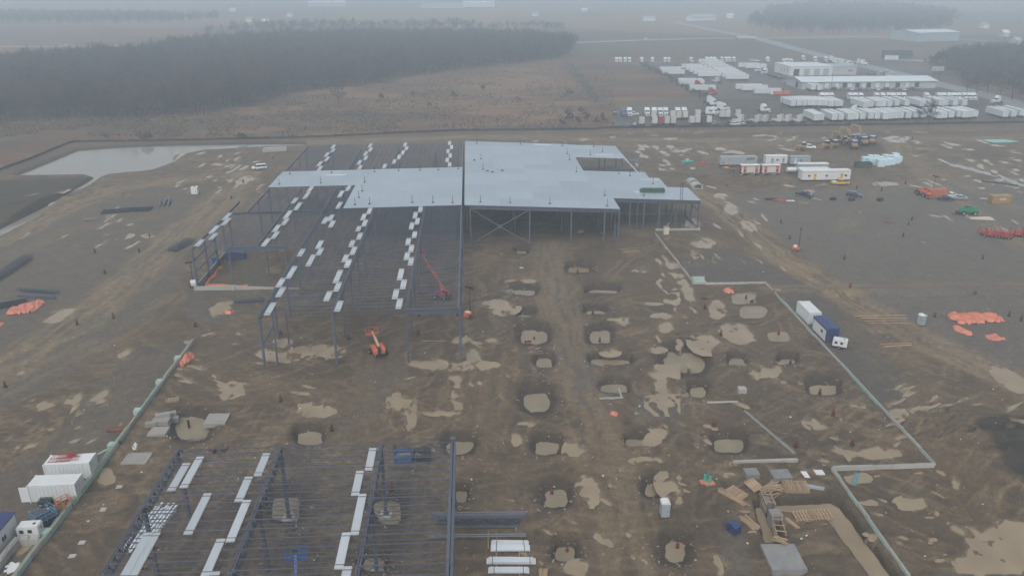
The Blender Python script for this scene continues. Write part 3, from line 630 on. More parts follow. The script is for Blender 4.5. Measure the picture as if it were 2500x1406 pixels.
# roof deck in panels, each a ribbed sheet run a hair above or below its neighbour
def deckmat():
    m = bpy.data.materials.new('roof_deck'); m.use_nodes = True; n = m.node_tree.nodes; L = m.node_tree.links; b = n['Principled BSDF']
    tc = n.new('ShaderNodeTexCoord'); oi = n.new('ShaderNodeObjectInfo')
    wv = n.new('ShaderNodeTexWave'); wv.inputs['Scale'].default_value = 1.05; wv.inputs['Distortion'].default_value = 0; L.new(tc.outputs['Object'], wv.inputs['Vector'])
    nz = n.new('ShaderNodeTexNoise'); nz.inputs['Scale'].default_value = .09; nz.inputs['Detail'].default_value = 6; nz.inputs['Roughness'].default_value = .65; L.new(tc.outputs['Object'], nz.inputs['Vector'])
    mp = n.new('ShaderNodeMapping'); mp.inputs['Scale'].default_value = (1.1, .06, 1); L.new(tc.outputs['Object'], mp.inputs[0])
    n2 = n.new('ShaderNodeTexNoise'); n2.inputs['Scale'].default_value = 1.1; n2.inputs['Detail'].default_value = 3; L.new(mp.outputs[0], n2.inputs['Vector'])
    def ma(a, k, c):
        x = n.new('ShaderNodeMath'); x.operation = 'MULTIPLY_ADD'; L.new(a, x.inputs[0]); x.inputs[1].default_value = k
        if isinstance(c, float): x.inputs[2].default_value = c
        else: L.new(c, x.inputs[2])
        return x.outputs[0]
    s = ma(nz.outputs[0], .30, .74); s = ma(oi.outputs['Random'], .17, s); s = ma(n2.outputs[0], .16, s)
    sc = n.new('ShaderNodeVectorMath'); sc.operation = 'SCALE'; sc.inputs[0].default_value = (.33, .395, .44); L.new(s, sc.inputs['Scale'])
    L.new(sc.outputs[0], b.inputs['Base Color']); b.inputs['Metallic'].default_value = .25
    L.new(ma(nz.outputs[0], .3, .28), b.inputs['Roughness'])
    bp = n.new('ShaderNodeBump'); bp.inputs['Strength'].default_value = .35; bp.inputs['Distance'].default_value = .04; L.new(wv.outputs[0], bp.inputs['Height']); L.new(bp.outputs[0], b.inputs['Normal'])
    return m
DECK = deckmat(); pk = 0
def deck(u0, u1, v0, v1):
    """panels about a bay each, with a rim of edge angle standing below"""
    global pk
    nu = max(1, round((u1-u0)/9.5)); nv = max(1, round((v1-v0)/7.5))
    for i in range(nu):
        for j in range(nv):
            a, b = u0+(u1-u0)*i/nu, u0+(u1-u0)*(i+1)/nu; c, d = v0+(v1-v0)*j/nv, v0+(v1-v0)*(j+1)/nv
            pk += 1; h = .10+.012*((i+j) % 2)+.003*(pk % 3); t = .09
            mb = MB(); za, zb = zroof(a)+h, zroof(b)+h
            mb.add([(a, c, za-t), (b, c, zb-t), (b, d, zb-t), (a, d, za-t), (a, c, za), (b, c, zb), (b, d, zb), (a, d, za)], [(0, 3, 2, 1), (4, 5, 6, 7), (0, 1, 5, 4), (1, 2, 6, 5), (2, 3, 7, 6), (3, 0, 4, 7)])
            mb.build('deck_panel', DECK, wh)
for a in [(-30.9, -.45, 68.1, 92.5), (-55.6, -.45, 92.5, 112), (.25, 37.2, 68.1, 112), (37.2, 41, 68.1, 79), (37.2, 59.5, 79, 104.8), (59.5, 65.5, 78.9, 93.4), (37.2, 56.5, 104.8, 111.8), (.25, 37.2, 112, 153.6), (37.2, 54.5, 131.9, 152.9)]: deck(*a)
for a in [((-30.9, 68.05), (-.45, 68.05)), ((.25, 68.05), (41, 68.05)), ((41, 78.9), (65.5, 78.85)), ((-55.6, 92.4), (-31, 92.4))]:
    (u0, v0), (u1, v1) = a; mb = MB(); mb.bar((u0, v0, zroof(u0)-.02), (u1, v1, zroof(u1)-.02), .04, .3); mb.build('edge_angle', STEEL, wh)
# ladder at the low wing
mb = MB()
for s in (-.3, .3): mb.bar((59.9+s, 78.2, .2), (59.9+s, 79.2+.0, 14.4-1.2), .09, .09)
for k in range(30): mb.bar((59.6, 78.2+k*.033, .5+k*.43), (60.2, 78.2+k*.033, .5+k*.43), .05, .05)
mb.build('ladder', DARK, None); o = bpy.data.objects['ladder']; o.location = (OX, OY, 0); o.rotation_euler = (0, 0, TH); tag(o, 'tall dark steel ladder leaning on the edge of the low roof wing', 'ladder')
# concrete curbs of the warehouse
mb = MB(); mb.box(-60.6, -51.6, 38.3, 38.65, -.5, .95); mb.box(-52.4, -51.5, 38.0, 38.7, -.5, 1.1); mb.add([(-51.5, 38.3, -.5), (-37, 38.3, -.5), (-37, 38.6, -.5), (-51.5, 38.6, -.5), (-51.5, 38.3, .95), (-37, 38.3, .05), (-37, 38.6, .05), (-51.5, 38.6, .95)], [(0, 3, 2, 1), (4, 5, 6, 7), (0, 1, 5, 4), (1, 2, 6, 5), (2, 3, 7, 6), (3, 0, 4, 7)])
mb.box(-60.6, -60.3, 38.65, 66, -.5, .9); mb.build('concrete_curb', CONC, wh)
mb = MB(); mb.box(53, 65.6, 77.4, 77.75, -.5, .6); mb.box(65.3, 65.6, 77.75, 92, -.5, .6); mb.build('concrete_curb', CONC, wh)

# ---- the smaller frame in front
LZ = 10.1
lf = thing('open_steel_structure', 'low open blue-grey steel frame of joists and joist girders without roof deck', 'steel frame', (OX, OY, 0), TH)
LV0 = -43.2
lvg = [LV0-BAY*k for k in range(4)]
for v in lvg:
    for u in (-35.8, -22.9, -10.1, -.9): column(lf, u, v, LZ-.15 if v != LV0 or u < -1 else LZ+.5, .4, -.8)
for u in (-35.8, -22.9, -10.1):
    for a, b in zip(lvg[1:], lvg[:-1]): girder(lf, u, a+.2, b-.2, 1.5, LZ)
for a, b in zip(lvg[1:], lvg[:-1]):
    beam(lf, (-1.05, a+.02, LZ+.02), (-1.05, b, LZ+.02), .34, .8); beam(lf, (-.62, a+.02, LZ-.1), (-.62, b, LZ-.1), .3, .9)
for i in range(22):
    v = LV0-.1-i*(BAY*3/21)
    for u0, u1 in ((-35.8, -22.9), (-22.9, -10.1), (-10.1, -1.1)): joist(lf, u0+.02, u1-.02, v, 0, .78, 16 if u1 < -2 else 12, z=LZ+.02)
for u in (-31.5, -27.2, -18.6, -14.4, -5.6):
    mb = MB(); mb.bar((u, LV0-34, LZ-.74), (u, LV0-.2, LZ-.74), .05, .05); mb.build('bridging', STEEL, lf)
for v in lvg:
    for u in (-35.8, -22.9, -10.1):
        mb = MB(); mb.bar((u-.15, v-.2, LZ-.1), (u-.15, v-1.8, LZ-1.4), .12, .12); mb.bar((u+.15, v+.2, LZ-.1), (u+.15, v+1.2, LZ-1.2), .12, .12); mb.build('knee_brace', STEEL, lf)
# ---- bundles of ribbed deck sheets lying across the joists
def sheet_mesh(length, width=.92, ribs=6, h=.14):
    mb = MB(); n = ribs*4; prof = []
    for i in range(ribs):
        x = -width/2+width*i/ribs; d = width/ribs; prof += [(x, h*.55), (x+d*.12, h), (x+d*.55, h), (x+d*.68, h*.55)]
    prof.append((width/2, h*.55)); poly = prof+[(width/2, 0), (-width/2, 0)]; k = len(poly)
    vs = [(a, 0, b) for a, b in poly]+[(a, length, b) for a, b in poly]
    fs = [(i, (i+1) % k, (i+1) % k+k, i+k) for i in range(k)]+[(i, i+1, k-1-(0 if i+1 < k else 0)) for i in range(0)]
    for i in range(len(prof)-1): fs.append((i, i+1, k-2 if i >= len(prof)//2 else k-1)); fs.append((i+k, i+1+k, 2*k-2 if i >= len(prof)//2 else 2*k-1))
    fs.append((len(prof)//2, k-2, k-1)); fs.append((len(prof)//2+k, 2*k-2, 2*k-1))
    mb.add(vs, fs)
    return mb.mesh('deck_bundle', GALVB)
def strap_mesh(length, width, h):
    mb = MB(); mb.box(-width/2-.01, width/2+.01, -.03, .03, -.01, h+.012)
    return mb.mesh('strap', DARK)
SM = {}
def bundle(px, low=False, wide=1):
    xb, yb, xt, yt = px; z = LZ+.03 if low else None
    a = LOC(xb, yb, z); b = LOC(xt, yt, z); ln = round(min(max(b[1]-a[1], 2.4), 12)/.8)*.8; vv = (a[1]+b[1])/2-ln/2; uu = (a[0]+b[0])/2
    w_ = .92 if low else 1.05
    k = (ln, w_*wide)
    if k not in SM: SM[k] = (sheet_mesh(ln, w_*wide, 6*wide), strap_mesh(ln, w_*wide, .14))
    x, y = B(uu, vv); zz = (z if low else zroof(uu)+.01)+.02
    o = obj('deck_bundle', SM[k][0], None, (x, y, zz), TH)
    obj('strap', SM[k][1], o, (0, .55, 0)); obj('strap', SM[k][1], o, (0, ln-.55, 0))
    if low: tag(o, 'strapped bundle of ribbed galvanised deck sheets lying across the front open frame', 'deck bundle', 'deck bundles on the front steel frame')
    else:
        zn = 'of the far open block' if vv > 110 else 'between the west wing and the decked roof' if vv > 67 and uu < -30 else 'on the west wing with the concrete curb' if uu < -36.5 else 'in the bay next to the outer girder' if uu < -24.5 else 'along the second girder line' if uu < -15 else 'along the third girder line'
        if vv > 110: zn += ', '+('outer line' if uu < -30 else 'middle line' if uu < -14 else 'ridge line')
        tag(o, 'pale deck bundle on the joists '+zn, 'deck bundle', 'deck bundles '+zn)
def Q(ox, oy, s, L_, **k):
    for xb, yb, xt, yt in L_: bundle((ox+xb/s, oy+yb/s, ox+xt/s, oy+yt/s), **k)
Q(440, 500, 5.952, [(635, 230, 725, 122), (620, 303, 715, 200), (445, 420, 545, 308), (470, 508, 497, 420), (258, 610, 308, 508), (1520, 205, 1608, 92), (1500, 297, 1558, 202), (1365, 397, 1437, 298), (1350, 497, 1415, 395), (1215, 605, 1282, 495), (2085, 278, 2130, 185), (2165, 242, 2215, 152), (2175, 333, 2235, 238), (2000, 640, 2050, 530), (1728, 755, 1792, 645), (2005, 742, 2055, 633), (1858, 893, 1938, 735), (1570, 1075, 1665, 900), (1420, 1207, 1500, 1072), (1427, 1345, 1495, 1203), (2260, 1135, 2325, 960), (2250, 1268, 2325, 1128), (2380, 840, 2420, 725), (2410, 917, 2462, 797), (2115, 1400, 2180, 1268)])
Q(440, 330, 5.952, [(2210, 200, 2240, 143), (2205, 255, 2235, 200), (2110, 320, 2150, 258), (2115, 385, 2150, 320), (2005, 457, 2050, 388), (2010, 520, 2055, 452), (1870, 830, 1915, 745), (1805, 928, 1870, 832), (1640, 993, 1690, 918), (1685, 1090, 1740, 988), (2420, 812, 2470, 735), (2310, 908, 2360, 813), (2290, 1075, 2330, 975)])
Q(840, 330, 5.952, [(365, 185, 397, 127), (370, 243, 398, 184), (300, 305, 330, 243), (300, 368, 330, 305), (207, 437, 240, 370), (217, 508, 248, 440), (882, 172, 895, 112), (903, 225, 912, 168), (848, 288, 862, 227), (790, 355, 810, 290), (715, 422, 745, 357), (570, 490, 610, 422), (1535, 152, 1532, 93), (1555, 210, 1570, 152), (1510, 270, 1511, 210), (1540, 335, 1543, 270), (1500, 400, 1498, 335), (1533, 465, 1535, 400),
                   (357, 1150, 380, 1065), (270, 1240, 300, 1150), (285, 1330, 320, 1235), (195, 1400, 225, 1332), (1105, 1125, 1115, 1042), (1025, 1213, 1045, 1127), (1055, 1305, 1075, 1210), (970, 1375, 995, 1275)])
Q(830, 470, 2.976, [(135, 345, 150, 298), (80, 400, 95, 348), (88, 455, 108, 398), (28, 510, 50, 452), (48, 548, 72, 490), (485, 385, 507, 335), (510, 437, 527, 383), (478, 493, 495, 437), (512, 533, 520, 473), (435, 640, 447, 555), (455, 705, 468, 635), (400, 778, 410, 705), (425, 850, 437, 772), (537, 333, 547, 285)])
Q(600, 660, 4.464, [(235, 485, 300, 362), (1000, 455, 1030, 335)])
Q(230, 1050, 3.949, [(745, 585, 890, 325), (865, 565, 1020, 255), (905, 997, 1095, 622), (1570, 448, 1668, 225), (1395, 700, 1488, 447), (1315, 1070, 1470, 685), (1075, 1397, 1220, 1065), (1110, 1520, 1165, 1385)], low=True)
Q(230, 1050, 3.949, [(305, 1440, 500, 1000), (375, 1440, 575, 1000)], low=True)
Q(700, 1050, 3.949, [(785, 395, 835, 175), (658, 638, 708, 393), (655, 1003, 730, 627), (500, 1330, 577, 1002), (560, 1480, 585, 1318)], low=True)
# ---- guard-line posts on the roof
mb = MB(); mb.cyl((0, 0, .1), (0, 0, 1.75), .06, 8); mb.cyl((0, 0, 1.7), (0, 0, 1.8), .09, 8); mb2 = MB(); mb2.cyl((0, 0, 0), (0, 0, .12), .38, 12, .3)
sp = thing('guard_post', 'thin dark guard-line post on round base standing on the roof deck', 'guard post', group='guard-line posts on the roof'); mb.build('post', DARK, sp); mb2.build('base', DARK, sp)
for ox, oy, s, L_ in [(840, 330, 5.952, [(1930, 130), (1992, 352), (2020, 507), (1105, 520), (795, 525), (443, 540), (1370, 512), (1658, 500), (300, 690), (265, 820), (218, 915), (160, 1018), (372, 1007), (990, 987), (1293, 985), (1575, 987), (1980, 980), (2413, 988)]),
                      (1260, 330, 5.208, [(55, 125), (588, 145), (648, 243), (678, 320), (942, 258), (985, 158), (1100, 220), (767, 475), (1305, 495), (1448, 525), (1740, 625), (1622, 778), (1127, 772), (1157, 905), (428, 878)]), (440, 330, 5.952, [(1595, 573), (1440, 722), (2045, 705), (2200, 555)])]:
    for x, y in L_:
        u, v, z = LOC(ox+x/s, oy+y/s); x, y = B(u, v); place(sp, USED, (x, y, z+.13), TH)
def rooflay(px, py, ln, w_, h_, name, mat, label, cat, group=None):
    u, v, z = LOC(px, py); x, y = B(u, v); mb = MB(); mb.box(-ln/2, ln/2, -w_/2, w_/2, 0, h_); mb.box(-ln/2+.4, ln/2-.3, -w_/2+.04, w_/2-.04, h_, h_*1.35)
    o = mb.build(name, mat); o.location = (x, y, z+.13); o.rotation_euler = (0, math.radians(2.3) if u > 0 else math.radians(-.8), TH); tag(o, label, cat, group)
for p in [(1260+340/5.208, 330+130/5.208), (1260+1115/5.208, 330+258/5.208), (1260+1700/5.208, 330+573/5.208), (440+2260/5.952, 330+590/5.952)]: rooflay(*p, 6.2, .35, .12, 'flashing_strip', WHITE, 'long thin white flashing strip lying loose on the roof deck', 'flashing', 'flashing strips on the roof')
for p in [(1118+40, 393), (1190, 419), (1202, 421.5), (1226, 418)]: rooflay(*p, .8, .5, .2, 'tool_bag', DARK, 'small dark tool bag left on the pale roof deck', 'tool bag', 'tool bags on the roof')
u, v, z = LOC(1260+1735/5.208, 330+735/5.208); x, y = B(u, v)
pl = thing('pallet_load', 'dark green pallet load of strapped boxes on the roof near the ladder', 'pallet load', (x, y, z+.12), TH)
mb = MB(); mb.box(-3.6, 3.4, -.6, .7, .15, 1.0); mb.box(-3.2, .1, -.5, .6, 1.0, 1.25); mb.box(.5, 3.2, -.5, .6, 1.0, 1.2); mb.build('box', DGREEN, pl)
for k in range(4):
    mb = MB(); mb.box(-3.6+k*2.2, -3.45+k*2.2+.2, -.7, .8, -.02, .15); mb.build('runner', WOOD, pl)
mb = MB(); mb.box(-5.2, -3.9, -.5, .4, .0, .25); mb.build('loose_bundle', WHITE, pl)
# ================================================================ FOUNDATION WALLS
def run(a, b, n):
    a = Vector(a); b = Vector(b); return [a+(b-a)*i/n for i in range(n+1)]
def foundation(name, label, pts, h, w_=.5, seg=4.0, foam=0.5, cap=None, face=None, step=0):
    """a low wall cast in lengths; pts are photo pixels of its foot line"""
    P3 = [G(*p) for p in pts]; t = thing(name, label, 'foundation wall', P3[0].copy())
    b0 = P3[0]; kk = 0
    for A, C in zip(P3, P3[1:]):
        L_ = (C.xy-A.xy).length; n = max(1, round(L_/seg)); pp = run(A.xy, C.xy, n); rz = math.atan2(C.y-A.y, C.x-A.x)
        for p, q in zip(pp, pp[1:]):
            l = (q-p).length; kk += 1; z = -.02-b0.z
            hh = h*(1+.06*math.sin(kk*1.7)); M = Matrix.Translation((p.x-b0.x, p.y-b0.y, z)) @ Matrix.Rotation(rz, 4, 'Z')
            mb = MB(); mb.box(.01, l-.01, -w_/2, w_/2, -1.0, hh); o = mb.build('wall_panel', CONC, t); o.matrix_local = M
            if random.random() < foam:
                mb = MB(); mb.box(.03, l-.03, -w_/2-.055, -w_/2-.002, -.9, hh+.05+.12*random.random()); o = mb.build('insulation_board', FOAM, t); o.matrix_local = M
            if random.random() < foam:
                mb = MB(); mb.box(.03, l-.03, w_/2+.002, w_/2+.055, -.9, hh+.04+.1*random.random()); o = mb.build('insulation_board', FOAM, t); o.matrix_local = M
            if cap:
                mb = MB(); mb.box(.05, l-.05, -w_*.22, w_*.28, hh, hh+.12); o = mb.build('sill_plate', cap, t); o.matrix_local = M
            if step and kk % step == 0:
                mb = MB(); mb.box(l*.3, l*.3+1.1, -w_/2-.75, w_/2+.05, -.9, hh+.1); o = mb.build('pilaster', FOAM, t); o.matrix_local = M
    return t
CAPL = pm('pale_timber_cap', (.33, .31, .235), .7, 0, .15, 1, .3, .1)
CAPW = pm('pale_grey_cap', (.33, .34, .31), .6, 0, .15, 1, .25, .1)
foundation('foundation_wall', 'long low foundation wall faced with green insulation beside the white containers', [(473, 836), (388, 948), (270, 1110), (165, 1250), (40, 1412), (-25, 1500)], .7, .34, 3.2, .85, CAPL, step=3)
foundation('foundation_wall', 'thin pale foundation wall running from the low wing to the corner pier', [(1600, 572), (1690, 688)], .35, .24, 4, .15, CAPW)
foundation('foundation_wall', 'short pale foundation wall between the corner pier and the tarpaulin corner', [(1722, 695), (1868, 692)], .4, .26, 4, .15, CAPW)
foundation('foundation_wall', 'long pale foundation wall running past the white container and generator', [(1868, 692), (2282, 1136)], .38, .24, 4, .35, CAPW)
foundation('foundation_wall', 'grey concrete foundation wall joining the two long pale walls', [(2280, 1140), (2032, 1148)], .65, .26, 3, 0, CAPW)
foundation('foundation_wall', 'pale foundation wall with green boards beside the flooded trench', [(2030, 1146), (2120, 1270), (2226, 1420), (2290, 1510)], .4, .26, 3, .5, CAPW)
p = G(1706, 692); t = thing('corner_pier', 'pale concrete corner pier with green corner form where the walls meet', 'pier', p, TH)
mb = MB(); mb.box(-1.4, 1.6, -.6, .8, -.6, .5); mb.build('pier_block', CONC, t)
mb = MB(); mb.box(-1.5, 1.5, .82, .95, 0, 1.4); mb.build('form_board', FOAM, t); mb = MB(); mb.box(-1.56, -1.42, -.6, .8, 0, 1.1); mb.build('form_board', FOAM, t)
# ================================================================ CONCRETE PADS, BLOCKS
CONCM = pm('muddy_concrete', (.27, .262, .24), .8, 0, .3, .9, .6, .12, bump=.4, dcol=(.15, .122, .09))
def pad(px, py, lx, ly, h, label, rz=TH, mat=CONC, name='concrete_slab', skew=0, sunk=.3):
    p = G(px, py); mb = MB(); r = random.Random(int(px*7+py))
    poly = [(-lx/2+r.uniform(-.1, .1), -ly/2), (lx/2, -ly/2+r.uniform(-.1, .1)), (lx/2+skew, ly/2), (-lx/2+skew, ly/2+r.uniform(-.1, .1))]
    mb.prism(poly, -sunk, h, 'xy'); o = mb.build(name, mat); o.location = p; o.location.z = max(p.z, -.45); o.rotation_euler = (0, 0, rz); tag(o, label, 'slab'); return o
pad(335, 1120, 3.6, 2.9, .12, 'flat pale concrete slab beside the foundation wall and the front frame', mat=CONCM)
pad(388, 1056, 2.7, 2.4, .35, 'concrete footing slab in front of the stacked concrete blocks', mat=CONCM)
pad(530, 1026, 3.4, 3.2, .45, 'square concrete footing slab beside the muddy pit with the post', mat=CONCM)
pad(1833, 1160, 2.0, 1.7, .75, 'grey concrete footing block near the lumber piles', mat=CONCW)
pad(1905, 1163, 2.7, 2.2, .55, 'sunken grey concrete footing beside the lumber piles', mat=CONCW)
pad(1966, 1157, .8, 1.4, .12, 'narrow white plate lying by the foundation corner', mat=WHITE, name='white_plate')
pad(2000, 1152, 1.3, 1.1, .1, 'square white plate lying by the foundation corner', mat=WHITE, name='white_plate')
pad(1912, 1365, 4.2, 4.6, .5, 'large wet concrete footing slab at the end of the wooden forms', mat=CONCW, rz=TH-.03)
pad(1872, 1250, 1.5, 1.8, 1.0, 'grey concrete pier at the head of the flooded trench', mat=CONCW, name='concrete_pier', sunk=1.4)
pad(1888, 1290, 1.5, 1.6, 1.0, 'grey concrete pier between the two wooden forms', mat=CONCW, name='concrete_pier', sunk=1.4)
pad(1811, 957, 1.3, 1.2, .8, 'small pale concrete block standing by the short kerb', mat=CONC)
pad(1764, 981, 5.2, .32, .12, 'short pale concrete kerb lying beside the small block', name='concrete_kerb')
pad(1868, 1126, 9.6, .4, .35, 'long concrete grade beam half dug out beside the footings', name='grade_beam', mat=CONC)
pad(1876, 1052, .45, 13, .14, 'narrow muddy grade beam running up to the small pit', name='grade_beam', rz=math.radians(18), mat=CONCW)
for i, (x, y) in enumerate([(252, 1243), (200, 1324), (177, 1358), (291, 1188)]): tag(pad(x, y, .8, .7, .08, '', mat=CONC, name='ground_plate'), 'small pale square plate set in the bare mud between wall and frame', 'plate', 'small square plates in the mud')
for i, (x, y, lx, ly, h) in enumerate([(395, 1036, 2.6, 1.3, .8), (370, 1041, 1.8, .9, .7), (425, 1033, 1.6, .9, .6), (400, 1028, 2.2, .9, 1.3), (420, 1024, 1.6, .8, 1.2)]):
    tag(pad(x, y, lx, ly, h, '', mat=CONCM, name='concrete_block', rz=TH+.1*i), 'rough grey concrete block heaped beside the green insulated wall', 'block', 'heaped concrete blocks')
pad(1492, 972, 4.0, .25, .3, 'pale timber strip at the flooded form corner', mat=CAPW, name='form_strip'); pad(1514, 960, .25, 3.0, .3, 'pale upright timber strip at the flooded form corner', mat=CAPW, name='form_strip')
# ================================================================ DRUMS
def drum_proto():
    t = thing('traffic_drum', 'orange and black striped construction drum on a rubber base', 'traffic drum', group='construction drums marking the pits')
    mb = MB(); mb.cyl((0, 0, .1), (0, 0, 1.12), .27, 12, .19); mb.build('body', DRUMO, t, True)
    for z, r in ((.36, .262), (.62, .24), (.88, .222)):
        mb = MB(); mb.cyl((0, 0, z), (0, 0, z+.13), r, 12, r-.008, False); mb.build('band', BLACK, t, True)
    mb = MB(); mb.cyl((0, 0, 0), (0, 0, .1), .42, 12, .38); mb.build('base', BLACK, t)
    mb = MB(); mb.cyl((0, 0, 1.12), (0, 0, 1.2), .1, 8); mb.build('handle', BLACK, t)
    return t
dp = drum_proto()
DR = [('left', [(232, 617), (340, 615), (256, 668), (365, 577), (188, 793), (277, 778), (477, 798), (13, 945), (565, 486), (594, 444), (667, 388)], 'orange and black striped drum standing in the joist laydown yard', 'drums in the joist laydown yard'),
      ('pits', [(1428, 714), (1410, 668), (1304, 828), (1447, 765), (1464, 832), (1721, 754), (1760, 818), (1900, 818), (1930, 884), (2002, 957), (2034, 1013), (1742, 1039), (1943, 1088), (2080, 1084), (1347, 1213), (1597, 1189), (1384, 1350), (1653, 1343), (1821, 731)], 'orange and black striped drum standing at a flooded footing pit', 'drums at the flooded pits'),
      ('frame', [(964, 1098), (957, 1203), (685, 978), (810, 1050), (686, 817), (851, 828), (1021, 817), (1117, 771), (1023, 771)], 'orange and black striped drum standing by the steel columns', 'drums by the steel columns'),
      ('right', [(1907, 545), (1928, 583), (2226, 537), (2218, 550), (2205, 577), (2061, 632), (2399, 632), (2075, 704), (2463, 772), (2493, 782), (2282, 773), (2091, 460), (2152, 466), (2210, 449), (2227, 341), (1774, 454)], 'orange and black striped drum standing on the grey gravel yard', 'drums on the gravel yard')]
for _, L_, lab, grp in DR:
    for x, y in L_: place(dp, USED, G(x, y), random.uniform(0, 6), lab, grp, (.9, .9, 1.05))
for x, y in [(1835, 737), (1282, 832), (1714, 730), (295, 1083), (525, 1106), (2380, 716), (545, 1104)]:
    o = dup(dp, G(x, y, .3), random.uniform(0, 6), 'orange and black striped drum tipped over on its side', 'tipped drums'); o.rotation_euler = (math.radians(90), 0, random.uniform(0, 6))
# ================================================================ MACHINES
def wheel(par, x, y, r, w_, mat=BLACK, rim=CHROME, name='wheel'):
    mb = MB(); mb.cyl((x, y-w_/2, r), (x, y+w_/2, r), r, 14); o = mb.build(name, mat, par)
    s = 1 if y > 0 else -1
    mb = MB(); mb.cyl((x, y+s*w_*.5, r), (x, y+s*(w_*.5+.02), r), r*.55, 10); mb.build('rim', rim, o)
    return o
def boom_lift(label, px, tip, tipz, col, boomcol, roll=0, loc=None):
    p = G(*px) if loc is None else Vector(loc); q = P(tip[0], tip[1], tipz); d = q-p; hd = math.atan2(d.y, d.x); L_ = math.hypot(d.x, d.y); dz = tipz-p.z
    t = thing('boom_lift', label, 'boom lift', p, hd+roll)
    for x in (-1.15, 1.15):
        for y in (-1.05, 1.05): wheel(t, x, y, .5, .38)
    mb = MB(); mb.box(-1.6, 1.6, -.8, .8, .45, .85); mb.box(-1.3, 1.3, -.95, .95, .55, .75); mb.build('chassis', DARK, t)
    R_ = Matrix.Rotation(-roll, 4, 'Z')
    mb = MB(); mb.prism([(-1.9, .95), (1.2, .95), (1.4, 1.15), (1.2, 1.75), (-1.4, 1.95), (-1.9, 1.7)], -1.1, -.32); mb.build('engine_cover', col, t).matrix_local = R_
    mb = MB(); mb.prism([(-1.9, .95), (1.2, .95), (1.4, 1.15), (1.2, 1.6), (-1.4, 1.85), (-1.9, 1.6)], .32, 1.1); mb.build('tank_cover', col, t).matrix_local = R_
    mb = MB(); mb.box(-2.0, -.6, -.3, .3, .9, 2.1); mb.build('turntable', DARK, t).matrix_local = R_
    a = Vector((-1.2, 0, 2.1)); b = Vector((L_, 0, dz)); m1 = a+(b-a)*.55
    mb = MB(); mb.bar(a, m1, .42, .48); mb.build('boom_base', boomcol, t).matrix_local = R_
    mb = MB(); mb.bar(a+(b-a)*.5, b, .3, .34); mb.build('boom_fly', boomcol, t).matrix_local = R_
    mb = MB(); mb.cyl((-.6, 0, 1.2), a+(b-a)*.32, .11, 8); mb.build('lift_cylinder', CHROME, t).matrix_local = R_
    mb = MB(); e = b; mb.box(e.x-.2, e.x+.9, -1.2, 1.2, e.z-.75, e.z-.68)
    for z in (-.72, -.15, .38):
        for y in (-1.2, 1.2): mb.bar((e.x-.2, y, e.z+z), (e.x+.9, y, e.z+z), .06, .06)
        for x in (-.2, .9): mb.bar((e.x+x, -1.2, e.z+z), (e.x+x, 1.2, e.z+z), .06, .06)
    for x in (-.2, .9):
        for y in (-1.2, -.4, .4, 1.2): mb.bar((e.x+x, y, e.z-.72), (e.x+x, y, e.z+.4), .06, .06)
    mb.build('basket', col, t).matrix_local = R_
    mb = MB(); mb.box(e.x-.15, e.x+.15, -.25, .25, e.z+.1, e.z+.5); mb.build('control_box', DARK, t).matrix_local = R_
    return t
BOOMT = pm('tan_boom_paint', (.50, .36, .22), .5, 0, .1, 1, .2, 0)
BOOMR = pm('red_boom_paint', (.50, .09, .05), .5, 0, .1, 1, .2, 0)
boom_lift('orange boom lift with tan boom parked in front of the warehouse columns', (923, 864), (908, 808), 2.4, ORANGE, BOOMT, .35)
boom_lift('red boom lift with boom raised under the warehouse joists', (1079, 728), (1028, 618), 8.2, REDP, BOOMR, .5)
boom_lift('blue boom lift with raised basket inside the front frame', None, (722, 1352), 7.0, BLUE, BLUE, .4, loc=(-23.0, 66.5, 0))
def light_tower(label, px, h, col, lean=0, rz=0):
    p = G(*px); t = thing('light_tower', label, 'light tower', p, rz)
    mb = MB(); mb.prism([(-.9, .5), (.9, .5), (.9, 1.1), (.55, 1.5), (-.7, 1.5), (-.9, 1.2)], -.55, .55); mb.build('housing', col, t)
    mb = MB(); mb.prism([(-.5, 1.1), (.2, 1.1), (.2, 1.52), (-.5, 1.52)], -.57, .57); mb.build('side_panel', WHITE, t)
    for y in (-.7, .7): wheel(t, 0, y, .36, .2)
    mb = MB(); mb.bar((.8, 0, .5), (2.2, 0, .45), .1, .1); mb.bar((0, -1.3, .45), (0, 1.3, .45), .08, .08); mb.build('drawbar', DARK, t)
    mb = MB(); mb.cyl((.7, 0, .6), (.7+lean*.5, 0, h*.55), .11, 8); mb.cyl((.7+lean*.5, 0, h*.5), (.7+lean, 0, h), .08, 8); mb.build('mast', DARK, t)
    mb = MB(); mb.bar((.7+lean, -.9, h), (.7+lean, .9, h), .08, .08); mb.build('crossarm', DARK, t)
    for y in (-.8, -.3, .3, .8):
        mb = MB(); mb.cyl((.55+lean, y, h+.05), (.85+lean, y, h+.15), .24, 10, .18); mb.build('lamp', DARK, t)
    return t
light_tower('orange and white light tower with dark mast beside the warehouse corner column', (1143, 777), 6.5, ORANGE, 0, 1.0)
light_tower('white light tower with dark mast outside the concrete curb', (473, 700), 5.6, WHITE, 0, 2.0)
light_tower('orange light tower with tall dark mast by the dirt road', (1942, 612), 6.0, ORANGE, 0, -.4)
light_tower('light tower with dark mast standing behind the orange container', (2272, 480), 6.5, ORANGE, 0, .5)
